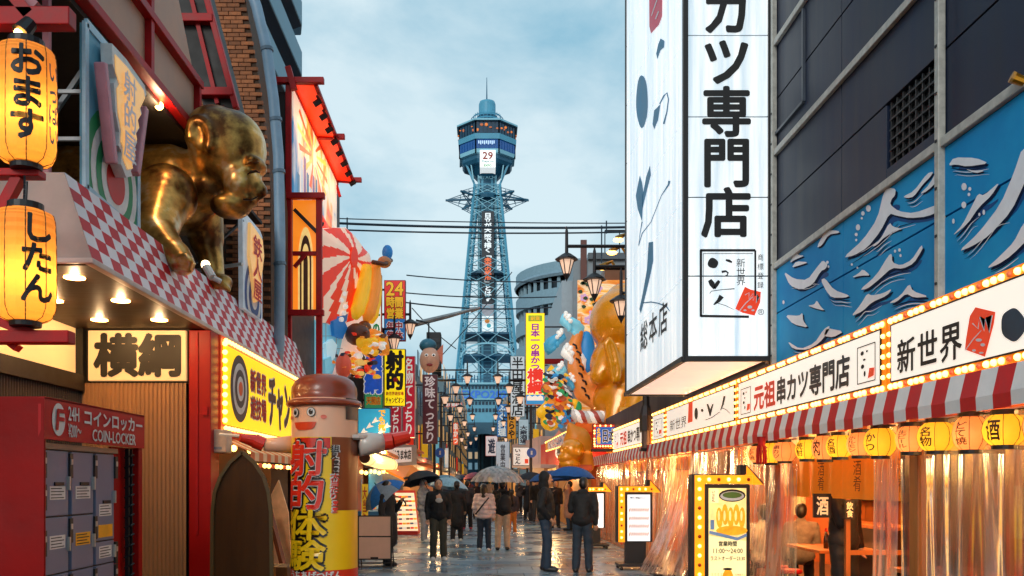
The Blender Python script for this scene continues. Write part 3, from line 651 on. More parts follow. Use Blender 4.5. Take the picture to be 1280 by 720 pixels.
MB().lathe([(.02, .0), (r*1.1, .02), (r*1.15, .05), (r*1.1, .085), (r*.97, .095), (r*.99, .17), (r*.97, .235), (r*.88, .3), (r*.7, .345), (r*.42, .37), (.01, .38)], (cx, y, zf(512)), 36).build('cap', CAPM, inf, True)
def on_tube(name, pts, m, lift, parent=inf):
    """a flat printed outline on the tube; pts = (angle in degrees, height)"""
    b = MB(); q = [Vector((a*.01, z, 0)) for a, z in pts]; tri = tessellate_polygon([q])
    def w(p): a = math.radians(p.x*100)-math.pi/2; rr = (r+lift)*1.012; return (cx+rr*math.cos(a), y+rr*math.sin(a), p.y)
    b.add([w(p) for p in q], [tuple(t) for t in tri]); return b.build(name, m, parent)
def ell(a, z, ra, rz, n=18, t0=0, t1=2*math.pi): return [(a+ra*math.cos(t0+(t1-t0)*k/n), z+rz*math.sin(t0+(t1-t0)*k/n)) for k in range(n)]
def ang(px): return math.degrees(math.asin(max(-.97, min(.97, ((px-CX)/F*y-cx)/r))))
for px in (377, 397):
    on_tube('eye', ell(ang(px), zf(518), 7.5, .05), BLKV, .006); on_tube('eye_white', ell(ang(px), zf(518), 6.6, .044), WHITE, .01); on_tube('pupil', ell(ang(px), zf(518), 3.6, .028), BLKV, .014); on_tube('glint', ell(ang(px)+1.3, zf(516), 1.0, .008, 10), WHITE, .018)
b = MB(); q = []
for k in range(15):
    s = k/14; a = math.radians(ang(375)+(ang(403)-ang(375))*s)-math.pi/2; zt = zf(530); zb = zf(531)-.075*(1-(2*s-1)**4)**.6
    q += [(cx+r*1.02*math.cos(a), y+r*1.02*math.sin(a), zz) for zz in (zt, zb)]
b.add(q, [(2*k, 2*k+1, 2*k+3, 2*k+2) for k in range(14)]); b.build('mouth', mat('mouth_red', '#d8431f', **VIN), inf)
for px in (370, 412): on_tube('cheek', ell(ang(px), zf(524), 5, .022, 14), mat('cheek_red', '#e8705a', **VIN), .007)
# arms
for s, p0, p1, p2, p3 in ((-1, (366, 556), (330, 556), (318, 551), (300, 547)), (1, (448, 556), (478, 553), (490, 551), (510, 546))):
    A0 = P(*p0, y); A1 = P(*p1, y-.1 if s < 0 else y+.1); A2 = P(*p2, y-.12 if s < 0 else y+.12); A3 = P(*p3, y-.2 if s < 0 else y+.2)
    WV = mat('white_vinyl', '#c9bdb4', **VIN)
    a_ = MB().tube([A0, A0.lerp(A1, .5), A1], [.13, .12, .1] if s > 0 else [.1, .085, .07], 14).build('arm', WV if s > 0 else SKIN, inf, True)
    MB().tube([A1, A2], .095 if s > 0 else .08, 14).build('cuff', REDVV, a_); MB().tube([A2, A3], [.085, .07] if s > 0 else [.07, .045], 12).build('hand', REDVV if s > 0 else REDVV, a_)
MB().lathe([(.12, -.02), (.15, 0), (.15, .03), (.1, .04)], (cx+r-.02, y, zf(548)), 16).build('shoulder_ring', WV, inf)
def tube_text(txt, a0, a1, z0, z1, m, bold, lift, slant=0.):
    gv = MB(); write(gv, txt, (0, 0, 0), (1, 0, 0), (0, 1, 0), vertical=True, bold=bold, nrm=Vector((0, 0, 1))); o = MB()
    def f(v):
        a = math.radians(a0+(a1-a0)*v[0]+slant*(v[1]-.5))-math.pi/2; rr = (r+lift)*1.014+v[2]*.4; return (cx+rr*math.cos(a), y+rr*math.sin(a), z0+(z1-z0)*v[1])
    o.v = [f(v) for v in gv.v]; o.f = gv.f; o.m = gv.m; return o.build('lettering', m, inf)
for txt, za, zc, m in (('射的', 636, 553, mat('lettering_red', '#e0301c', **VIN)), ('体験', 709, 636, YV)):
    tube_text(txt, -62, 14, zf(za), zf(zc), BLKV, .12, .004, 6)
    if m is not YV: tube_text(txt, -62, 14, zf(za), zf(zc), WHITE, .06, .011, 6)
    tube_text(txt, -62, 14, zf(za), zf(zc), m, .035, .016, 6)
tube_text('狙え!!大当たり!!', 18, 34, zf(640), zf(558), WHITE, .1, .006, 8); tube_text('狙え!!', 18, 34, zf(592), zf(558), BLKV, .03, .013, 3); tube_text('大当たり!!', 18, 34, zf(640), zf(592), MATS['lettering_red'], .03, .013, 4)
gv = MB(); write(gv, 'うちあげつばん', (0, 0, 0), (1, 0, 0), (0, 1, 0), em=True, bold=.05, nrm=Vector((0, 0, 1))); o = MB()
o.v = [(cx+(r*1.03+v[2])*math.cos(math.radians(-60+100*v[0])-math.pi/2), y+(r*1.03+v[2])*math.sin(math.radians(-60+100*v[0])-math.pi/2), .57+.1*v[1]) for v in gv.v]; o.f = gv.f; o.m = gv.m; o.build('lettering', WHITE, inf)
# ---------------------------------------------------------------- right: black panelled building
XF = 3.4
BP = mat('black_panel', '#0c1c36', .45, var=.35, scale=1.6, stretch=(3, 3, .3), bump=.03, spec=.35)
bld = thing('panelled_building', 'black panelled building with white rails above the wave mural', 'building', (5.5, 12, 0))
MB().box(XF+.06, 9.5, 4.0, 14.3, 2.95, 13).box(XF+.06, 9.5, 14.3, 26.9, 2.95, 3.35).build('core', mat('black_core', '#0d0e11', .7), bld)
cols = [4.02, 5.05, 6.49, 8.35, 10.24]; rows = [4.08, 4.78, 5.4, 6.03, 6.67, 7.5, 8.6, 9.7, 11, 12.9]
for d0, d1 in zip(cols, cols[1:]):
    for z0, z1 in zip(rows, rows[1:]):
        if d0 == 6.49 and z0 == 4.08:
            bevel(MB().box(XF, XF+.05, 7.42, d1-.008, z0+.008, z1-.008).build('wall_panel', BP, bld), .004); MB().box(XF, XF+.05, 6.5, 7.41, z0+.008, z0+.15).build('wall_panel', BP, bld); continue
        bevel(MB().box(XF, XF+.05, d0+.008, d1-.008, z0+.008, z1-.008).build('wall_panel', BP, bld), .004)
MB().box(XF+.02, XF+.06, 10.25, 14.3, 2.95, 12.9).build('wall_panel', BP, bld); MB().box(XF+.02, XF+.06, 14.31, 26.9, 2.95, 3.35).build('parapet', BP, bld)
# window grille
w = MB().box(XF+.035, XF+.058, 6.55, 7.4, 4.24, 4.77).build('window', mat('dark_glass', '#0b0d10', .15, spec=.7), bld)
b = MB()
for k in range(8): b.box(XF+.012, XF+.03, 6.62+.105*k, 6.635+.105*k, 4.24, 4.77)
for k in range(6): b.box(XF+.008, XF+.026, 6.58, 7.38, 4.28+.085*k, 4.295+.085*k)
b.build('grille', BLACK, w, kind=None)
# framed panel beside the tall sign
b = MB(); a = (9.3, 10.18)
for p, q in (((XF-.015, a[0], 5.62), (XF-.015, a[0], 6.6)), ((XF-.015, a[0], 5.62), (XF-.015, a[1], 5.62))): b.bar(p, q, .03)
b.build('panel_frame', mat('slate_frame', '#39424f', .4), bld)
RAIL = mat('white_rail', '#b3b0a8', .45, var=.25, scale=12)
for z in (4.09, 5.4, 6.67, 8.0): bevel(MB().box(XF-.045, XF-.002, 4.0, 10.24, z-.035, z+.035).build('rail', RAIL, bld), .006)
for d in (6.49, 10.2):
    bevel(MB().box(XF-.06, XF-.004, d-.03, d+.03, 2.9, 12.8).build('upright', RAIL, bld), .006)
    b = MB()
    for k in range(9): b.box(XF-.066, XF-.058, d-.012, d+.012, 3.05+k*.35, 3.07+k*.35)
    b.build('clips', STEEL, bld, kind='stuff')
ol = thing('spot_lamp', 'brass outdoor lamp at the top of the wave mural at the picture edge', 'lamp', (XF-.15, 5.56, 4.3)); MB().tube([(XF-.02, 5.47, 4.08), (XF-.09, 5.49, 4.12)], [.028, .034], 10).build('housing', mat('brass', '#c58a2a', .3, .9), ol); MB().tube([(XF-.09, 5.49, 4.12), (XF-.105, 5.493, 4.127)], [.035, .035], 10).build('lens', mat('amber_lens', '#c89048', .3), ol)

# wave mural
XM = XF-.01
mur = thing('wave_mural', 'blue mural of white curling waves above the lit shop signs', 'mural', (XM, 7.5, 2.95))
def wave_blue():
    m = mat('mural_blue', '#0a80c4', .6, var=.1, scale=.8, col2='#0aa2da', spec=.2); return m
MBL = wave_blue(); NAVY = mat('mural_navy', '#061e40', .75, var=.2, spec=.1); MW = mat('mural_white', '#f0eff5', .6, var=.08)
for d0, d1 in ((4.02, 6.46), (6.52, 8.28), (8.29, 10.17)):
    for z0, z1 in ((2.94, 3.54), (3.55, 4.055)): MB().box(XM, XM+.06, d0, d1, z0, z1-.006).build('mural_panel', MBL, mur)
def stroke(pts, ws):           # tapering brush stroke outline
    l, r_ = [], []
    for i, p in enumerate(pts):
        a = Vector(pts[max(0, i-1)]); c = Vector(pts[min(len(pts)-1, i+1)]); d = (c-a).normalized(); n = Vector((-d.y, d.x))*ws[i]/2; l.append(tuple(Vector(p)+n)); r_.append(tuple(Vector(p)-n))
    return l+r_[::-1]
waves = '''220,395 262,315 320,318 325,328 275,335 245,385|98,465 130,410 138,428 168,430 125,448|108,485 130,455 185,460 150,472|72,500 120,535 180,540 225,480 250,450 272,470 262,490 240,500 205,560 150,585 100,565|240,540 258,530 300,585 372,610 350,620 290,620 265,590|180,655 212,650 222,630 240,660 260,678 215,668|340,440 430,360 495,265 525,140 548,125 578,130 575,160 560,175 552,200 590,230 660,240 780,195 785,225 720,255 640,262 580,250 550,240 510,320 450,395 390,430|470,390 510,355 550,280 565,300 610,310 570,320 530,345 490,385|610,165 660,140 720,60 748,52 735,75 700,110 660,165 630,172|685,155 730,110 772,30 772,90 720,140|415,585 490,520 545,430 560,420 562,460 600,475 650,450 695,380 700,400 660,465 610,490 560,485 500,540 450,580|378,530 410,510 430,490 465,520 425,520|375,705 420,650 450,600 470,610 520,600 562,578 540,610 470,640 430,680|545,645 600,610 640,555 655,590 730,615 660,620 625,600 580,640|815,25 840,-12 940,-10 1000,15 900,30 850,20|890,40 930,48 965,45 975,50 940,60|830,345 880,290 920,210 950,150 975,160 1050,95 1010,160 955,210 900,290|860,412 950,330 1050,200 1110,60 1150,-60 1230,-60 1160,100 1100,230 1000,340 920,390|985,490 1050,430 1110,370 1150,290 1210,220 1200,330 1100,430 1040,470'''
def mural_pt(p, lift): q = PX(960+p[0]/3.6, 200+p[1]/3.6, XM); return Vector((XM-lift, q.y, q.z))
polys = [[tuple(float(c) for c in t.split(',')) for t in s.split()] for s in waves.split('|')]
polys += [[(-216+x*1.0689, 504+yy*1.0689) for x, yy in pl] for pl in ([(275, 180), (335, 185), (350, 170), (352, 205), (375, 235), (310, 220)], [(285, 290), (340, 325), (400, 300), (440, 240), (465, 225), (460, 250), (420, 300), (370, 328), (310, 325)], [(450, 235), (525, 250), (480, 275), (440, 270)])]
for k, pl in enumerate(polys):
    n = len(pl); dense = []
    for i in range(n):                       # soften the drawn corners
        a, c = Vector(pl[i]), Vector(pl[(i+1) % n]); dense += [a*.8+c*.2, a*.5+c*.5, a*.2+c*.8]
    big = max(p[0] for p in pl)-min(p[0] for p in pl)
    off = (5, 8) if big < 150 else (8, 13)
    MB().poly([mural_pt((p[0]+off[0], p[1]+off[1]*.8), .003) for p in dense]).build('wave_shadow', NAVY, mur)
    if big > 150:
        c_ = sum((Vector(p) for p in dense), Vector((0, 0)))/len(dense); MB().poly([mural_pt((c_.x+(p[0]-c_.x)*.8+22, c_.y+(p[1]-c_.y)*.62+26), .0015) for p in dense[::2]]).build('wave_shadow', mat('mural_mid', '#0a4c8c', .6, var=.3, spec=.2), mur)
    MB().poly([mural_pt(p, .006) for p in dense]).build('wave', MW, mur)
    if big > 110:                            # dry brush lines under each crest
        cyy = sum(p[1] for p in dense)/len(dense); low = sorted([p for p in dense if p[1] > cyy-10], key=lambda p: p[0]); low = [low[i] for i in range(0, len(low), max(1, len(low)//7))]
        for j, (dx, dy, wd, mm) in enumerate(((4, 20, 5, NAVY), (10, 30, 3.5, MW), (14, 38, 4, NAVY), (20, 47, 2.5, MW))):
            pth = [(p[0]+dx, p[1]+dy) for p in low[j % 2:len(low)-j//2]]
            for _ in range(3): pth = [pth[0]]+[((pth[i-1][0]+pth[i][0]+pth[i+1][0])/3, (pth[i-1][1]+pth[i][1]+pth[i+1][1])/3) for i in range(1, len(pth)-1)]+[pth[-1]]
            if len(pth) > 2: MB().poly([mural_pt(p, .0045) for p in stroke(pth, [wd*math.sin(math.pi*(i+.3)/(len(pth)+.2)) for i in range(len(pth))])]).build('brush_line', mm, mur)
dots = [(455, 218, 11, 15), (430, 240, 8, 10), (425, 262, 5, 6), (408, 303, 10, 14), (400, 335, 7, 8), (400, 360, 5, 6), (575, 410, 5, 7), (595, 405, 6, 8), (600, 430, 5, 7), (886, 120, 12, 17), (912, 130, 7, 9), (908, 155, 6, 8), (885, 202, 11, 15), (838, 275, 6, 12), (975, 235, 6, 12), (955, 245, 5, 8), (270, 460, 6, 7), (275, 480, 4, 6), (72, 640, 5, 9), (380, 470, 5, 6), (405, 485, 4, 5)]
b = MB()
for x, yy, rx, ry in dots: b.poly([mural_pt((x+rx*math.cos(t*.524), yy+ry*math.sin(t*.524)), .006) for t in range(12)])
b.build('spray_dots', MW, mur)

# tall lit box sign --------------------------------------------------------
tb = thing('tall_box_sign', 'tall white lit box sign with large black vertical characters', 'sign', (2.9, 12.3, 3.02))
x0, x1, d0, d1 = 2.35, 3.36, 10.27, 14.46; seams = [3.06, 4.0, 4.92, 5.86, 6.81, 7.76, 8.72, 9.7, 10.7, 11.7]
MB().box(x0+.02, x1-.02, d0+.02, d1-.02, 3.06, 11.7).build('core', mat('sign_core', '#22303a', .6), tb)
for z0, z1 in zip(seams, seams[1:]):
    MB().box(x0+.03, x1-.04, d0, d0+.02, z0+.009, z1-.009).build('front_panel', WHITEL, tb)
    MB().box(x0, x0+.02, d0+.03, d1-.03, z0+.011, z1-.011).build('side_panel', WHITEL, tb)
EDGE = mat('sign_edge', '#16181c', .4)
for x, d in ((x0+.01, d0+.01), (x1-.01, d0+.01), (x0+.01, d1-.01)): bevel(MB().box(x-.03, x+.03, d-.03, d+.03, 3.0, 11.8).build('edge_post', EDGE, tb), .006)
MB().bar((x0-.01, d0-.01, 3.03), (x1+.01, d0-.01, 3.03), .06).build('edge_rail', EDGE, tb); MB().bar((x0-.01, d0-.01, 3.03), (x0-.01, d1+.01, 3.03), .06).build('edge_rail', EDGE, tb); MB().bar((x0, d1, 3.03), (x1, d1, 3.03), .05).build('edge_rail', EDGE, tb)
MB().box(x1-.005, x1+.05, d0+.05, d0+.2, 3.0, 11.8).build('mount_post', mat('green_black_post', '#14211f', .4), tb)
UL = mat('underside_lit', '#f3ddd0', .4, es=.6, em='#ffd9c4', var=.05, scale=3, stretch=(.4, 5, 1))
for k in range(4):
    ya = d0+.02+k*(d1-d0-.04)/4; MB().box(x0+.03, x1-.03, ya+.01, ya+(d1-d0-.04)/4-.01, 3.03, 3.05).build('underside_panel', UL, tb)
yF = d0-.001
b = MB(); write(b, '串カツ専門店', P(876, 297, yF)+Vector((0, -.004, 0)), Vector((64/F*yF, 0, 0)), Vector((0, 0, 378/F*yF)), vertical=True, bold=.03); b.build('lettering', INK, tb)
# framed trade mark
def pf(px, py, l=.004): q = P(px, py, yF); return Vector((q.x, yF-l, q.z))
b = MB()
for p, q, w in (((875, 313), (944, 313), .028), ((876, 313), (876, 396), .028), ((944, 313), (944, 370), .022), ((876, 395), (936, 396), .028)): b.bar(pf(*p), pf(*q), w, .004, up=(0, 1, 0))
for p, q, w in (((879, 317), (941, 317), .005), ((879, 317), (879, 392), .005)): b.bar(pf(*p), pf(*q), w, .004, up=(0, 1, 0))
b.build('logo_frame', INK, tb)
def blob(pts, mfun, name, m, parent): return MB().poly([mfun(*p) for p in pts]).build(name, m, parent)
def oval(cx_, cy_, rx, ry, rot=0, n=22, rag=0): 
    c, s = math.cos(rot), math.sin(rot); o = []
    for k in range(n): t = 2*math.pi*k/n; q = 1+rag*math.sin(k*7.3); a, e = rx*q*math.cos(t), ry*q*math.sin(t); o.append((cx_+a*c-e*s, cy_+a*s+e*c))
    return o
for pts in (oval(891, 329, 6.5, 6.5, .5, rag=.05), stroke([(907, 325), (911, 326), (915, 328)], [2, 3.5, 2]), stroke([(902, 340), (907, 339), (910, 341), (909, 344), (906, 345)], [3, 2.4, 2, 1.5, .8]), stroke([(887, 350), (890, 355), (893, 361)], [5, 7, 3]), stroke([(899, 351), (896, 355), (893, 361)], [3.5, 5, 2.5]), stroke([(887, 367), (889, 364), (903, 362), (918, 361)], [.8, .8, .8, 1.3]), stroke([(902, 370), (898, 376), (892, 381)], [6.5, 4.5, 1.5]), stroke([(897, 379), (907, 382), (917, 387)], [.7, .7, .5])):
    blob(pts, pf, 'brush_stroke', INK, tb)
letters('新世界', P(920, 357, yF-.001), (20/F*yF*.6, 0, 0), (0, 0, 34/F*yF), INK, tb, vertical=True)
letters('商標登録', P(946.5, 362, yF-.001), (8/F*yF, 0, 0), (0, 0, 46/F*yF), INK, tb, vertical=True, gap=.25)
SEAL = mat('seal_red', '#e8401c', .4, es=.35, var=.05)
blob([(931, 358.5), (938, 362), (951, 365), (950, 378), (943, 394.5), (928, 391), (919, 386), (925, 372)], pf, 'seal', SEAL, tb)
for pts in (stroke([(924, 389), (932, 379), (941, 371)], [1, 1.2, .8]), stroke([(931, 369), (936, 366), (936, 374), (941, 367), (941, 376), (946, 368), (945, 379), (949, 372)], [1, 1.2, 1.2, 1.2, 1.2, 1.2, 1.2, .8]), oval(937, 384, 3, 2), oval(941, 388, 2, 1.2), oval(931, 388, 2, 1)): blob(pts, lambda a, c: pf(a, c, .008), 'seal_stroke', WC, tb)
letters('®', P(947, 394, yF-.001), (8/F*yF, 0, 0), (0, 0, 8/F*yF), INK, tb)
# brush characters down the long side
xS = x0-.001
def ps(px, py, l=.004): q = PX(px, py, xS); return Vector((xS-l, q.y, q.z))
BLU = mat('brush_blue', '#1a6a93', .4, es=.12, var=.25, scale=2)
for pts in ([(826, 48), (831, 51), (830.5, 59), (826, 63), (822, 74), (820.5, 67), (823, 55.5)], oval(802.8, 126.7, 7.4, 33, 0, 30, .02), [(818, 138), (826, 130), (823, 150), (818, 162), (816, 155)], stroke([(825, 130), (830, 120), (834, 116), (836, 124), (834, 140), (830, 155)], [1.5, 2, 2, 1.5, 1.6, 2.4]), [(800, 219), (803, 228), (804.5, 240), (803, 277.5), (797.4, 261), (795, 244.5)], [(812.8, 206.7), (814, 218.5), (808, 242), (803, 263), (803.6, 244.5), (808, 221)], stroke([(837, 226), (836, 231), (827, 244.5), (814, 277.5), (803, 291.7), (798.6, 307)], [3.2, 2.2, .9, .9, 1.2, .8]), stroke([(803, 277), (800, 294), (798.6, 307)], [1.5, .7, .7]), [(811, 303), (816.7, 302), (817, 326), (812, 349.6), (806, 374.6), (801.4, 391.8), (799.5, 386.5), (804, 365), (809, 336)], stroke([(804, 378.6), (814, 377.5), (822.5, 379), (833, 382.6), (837.5, 389)], [1.4, 1.6, 1.6, 2, .8])):
    blob(pts, ps, 'brush_stroke', BLU, tb)
blob([(811.7, -20), (828.5, -32), (828, 20), (824, 31), (814, 42), (812, 33)], ps, 'seal', mat('seal_crimson', '#c0304a', .4, es=.2, var=.1), tb)
for pts in (stroke([(815, 20), (820, 5), (825, -8)], [1, 1.4, 1]), stroke([(820, 24), (824, 14)], [1.6, 1.6])): blob(pts, lambda a, c: ps(a, c, .008), 'seal_stroke', WC, tb)
dA = xS*F/(800-CX); dB = xS*F/(836-CX)
letters('総本店', (xS, dA, 3.52), (0, dB-dA, 0), (0, 0, .42), INK, tb, em=True, bold=.02, gap=.12)

# lit shop signs with bulbs ------------------------------------------------
XS = 3.3
SIGNW = mat('sign_face_white', '#ece6dc', .4, es=.55, em='#fff2e2', var=.03)
def bulb_sign(label, da, db, extra=0):
    t = thing('lit_shop_sign', label, 'sign', (XS, (da+db)/2, 2.33))
    MB().box(XS+.012, XS+.1, da, db, 2.33, 2.94).build('box', BULBBOX, t)
    MB().box(XS, XS+.014, da+.08, db-.08, 2.41, 2.86).build('face', SIGNW, t)
    b = MB()
    for p, q in (((XS+.004, da+.075, 2.405), (XS+.004, db-.075, 2.405)), ((XS+.004, da+.075, 2.865), (XS+.004, db-.075, 2.865)), ((XS+.004, da+.075, 2.405), (XS+.004, da+.075, 2.865)), ((XS+.004, db-.075, 2.405), (XS+.004, db-.075, 2.865))): b.bar(p, q, .012)
    b.build('face_trim', STEEL, t)
    b = MB(); b2 = MB(); n = int((db-da)/.085)
    for i in range(n):
        if i % 4 == 3: 
            for z in (2.37, 2.902): b2.ball((XS+.005, da+.05+i*.085, z), .02, 7, 5)
        else:
            for z in (2.37, 2.902): b.ball((XS+.005, da+.05+i*.085, z), .024, 7, 5)
    for i in range(5):
        for y in (da+.035, db-.035): b.ball((XS+.005, y, 2.46+.085*i), .02, 7, 5)
    b.build('bulbs', BULB, t, True, kind='stuff'); b2.build('unlit_bulbs', BULBOFF, t, True, kind='stuff')
    return t
sa = bulb_sign('lit white sign with a red seal and dark round blot at the picture edge', 4.2, 7.2)
sb = bulb_sign('lit white sign with two red and six black characters', 7.24, 11.45)
sc_ = bulb_sign('lit white sign with brush strokes behind the corner of the tall box sign', 11.5, 15.9)
sd = bulb_sign('narrow lit sign with one small framed mark', 16.0, 17.2)
se = bulb_sign('farthest lit white sign of the row beside the golden statue', 17.6, 22.4)
lf = XS-.001
def pl(px, py, l=.004): q = PX(px, py, lf); return Vector((lf-l, q.y, q.z))
letters('新世界', (lf, 7.02, 2.45), (0, -.98, 0), (0, 0, .27), INK, sa, em=True, gap=.06, bold=.02)
blob([(1220, 384), (1245, 390), (1243, 405), (1232, 446), (1207, 437), (1208, 425), (1213, 395)], pl, 'seal', SEAL, sa)
for pts in (stroke([(1208, 438), (1218, 424), (1228, 413)], [1, 1.4, 1]), stroke([(1217, 404), (1224, 411), (1226, 396), (1232, 414), (1233, 398), (1238, 416), (1242, 394)], [2, 2, 2, 2, 2, 2, 1.5]), oval(1225, 425, 4, 2), oval(1230, 431, 3, 2), oval(1219, 438, 2.5, 1.5), oval(1228, 441, 3, 1.2)): blob(pts, lambda a, c: pl(a, c, .008), 'seal_stroke', WC, sa)
blob(oval(1267, 406, 15, 20.5, 0, 34, .03), pl, 'brush_stroke', mat('blot_blue', '#123a50', .4, var=.4), sa); blob(stroke([(1290, 385), (1297, 390), (1302, 398)], [5, 8, 4]), pl, 'brush_stroke', INK, sa)
letters('元祖', (lf, 10.72, 2.46), (0, -.8, 0), (0, 0, .3), mat('red_char', '#e0341c', .4, es=.15), sb, em=True, bold=.04)
letters('串カツ専門店', (lf, 9.9, 2.46), (0, -2.0, 0), (0, 0, .3), mat('navy_char', '#16242f', .4), sb, em=True, bold=.035)
def mini_mark(y0, y1, parent, X=lf):
    w = y0-y1; b = MB()
    for p, q in (((0, .02), (0, .98)), ((1, .02), (1, .98)), ((0, .02), (1, .02)), ((0, .98), (1, .98))): b.bar((X-.004, y0-w*p[0], 2.45+.33*p[1]), (X-.004, y0-w*q[0], 2.45+.33*q[1]), .008, .003, up=(1, 0, 0))
    for a, c, ra, rc in ((.28, .8, .1, .06), (.55, .82, .06, .03), (.4, .62, .08, .03), (.3, .45, .1, .06), (.42, .25, .06, .08)): b.poly([(X-.004, y0-w*(a+ra*math.cos(k*.8)), 2.45+.33*(c+rc*math.sin(k*.8))) for k in range(8)])
    b.build('framed_mark', INK, parent)
    MB().poly([(X-.007, y0-w*a, 2.45+.33*c) for a, c in ((.62, .1), (.95, .14), (.98, .34), (.7, .36))]).build('seal', SEAL, parent)
mini_mark(11.25, 10.85, sb); mini_mark(7.75, 7.4, sb); mini_mark(16.95, 16.25, sd); mini_mark(22.1, 21.5, se)
letters('新世界', (lf, 15.55, 2.48), (0, -1.3, 0), (0, 0, .2), INK, sc_, em=True)
for pts, m_ in (([(861, 504), (866, 502), (866, 527), (860, 529)], SEAL), (oval(870.5, 517, 2.2, 7.5), INK), (oval(878, 513, 1.6, 2), INK), (stroke([(884.5, 505), (886.5, 511), (888, 520)], [2, 3, 1.2]), INK), (stroke([(891.5, 505), (889.5, 511), (888, 520)], [1.5, 2.4, 1]), INK), (stroke([(882, 525), (890, 522), (900, 515)], [.8, .8, .8]), INK), (stroke([(906, 495), (904, 505), (901, 513)], [2.6, 2.4, .8]), INK), (stroke([(903, 510), (908, 512), (913, 517)], [.8, .8, .5]), INK)): blob(pts, pl, 'brush_stroke', m_, sc_)
letters('元祖', (lf, 21.2, 2.46), (0, -1.0, 0), (0, 0, .32), MATS['red_char'], se, em=True, bold=.04); letters('串かつ専門店', (lf, 20.1, 2.46), (0, -2.3, 0), (0, 0, .32), INK, se, em=True, bold=.03)
# service pole between the small signs
po = thing('steel_pole', 'dull steel pole dividing the two smallest lit signs', 'pole', (3.22, 17.4, 2.3)); MB().tube([(3.22, 17.4, 2.2), (3.22, 17.4, 2.6)], .09, 10).build('pole', mat('pole_brown', '#5d4a42', .5), po); MB().box(3.1, 3.3, 17.3, 17.5, 2.2, 2.26).build('base', STEEL, po)

# striped awning -----------------------------------------------------------
aw = thing('striped_awning', 'red and white striped awning above the row of small lanterns', 'awning', (3.15, 14, 2.05))
b = MB(); CR = mat('awning_red', '#d01018', .6, var=.12, scale=9); CWt = mat('awning_white', '#ece6e4', .6, var=.06)
n = int((27-4.2)/.19)
for k in range(n):
    b.mi = k % 2; y = 4.2+k*.19; z_ = .006*math.sin(k*1.7)
    for p, q in (((3.24, 2.325), (3.2, 2.15+z_)), ((3.2, 2.15+z_), (3.205, 2.06+z_))):
        b.quad((p[0], y, p[1]), (p[0], y+.19, p[1]), (q[0], y+.19, q[1]), (q[0], y, q[1]))
b.build('cloth', [CR, CWt], aw)
b = MB(); b.tube([(3.215, 4.2, 2.14), (3.215, 27, 2.14)], .012, 5); b.build('front_rod', GREYM, aw)
t = thing('red_tassel', 'red tassel hanging from the striped awning beside the small lanterns', 'tassel', (3.15, 9.85, 2.0))
MB().tube([(3.1, 9.8, 2.1), (3.1, 9.8, 2.0)], [.05, .04], 8).build('knot', REDP, t); b = MB()
for k in range(9): b.tube([(3.1+.04*math.cos(k*.7), 9.8+.04*math.sin(k*.7), 2.0), (3.1+.05*math.cos(k*.7), 9.8+.05*math.sin(k*.7), 1.8)], .012, 4)
b.build('threads', REDP, t)

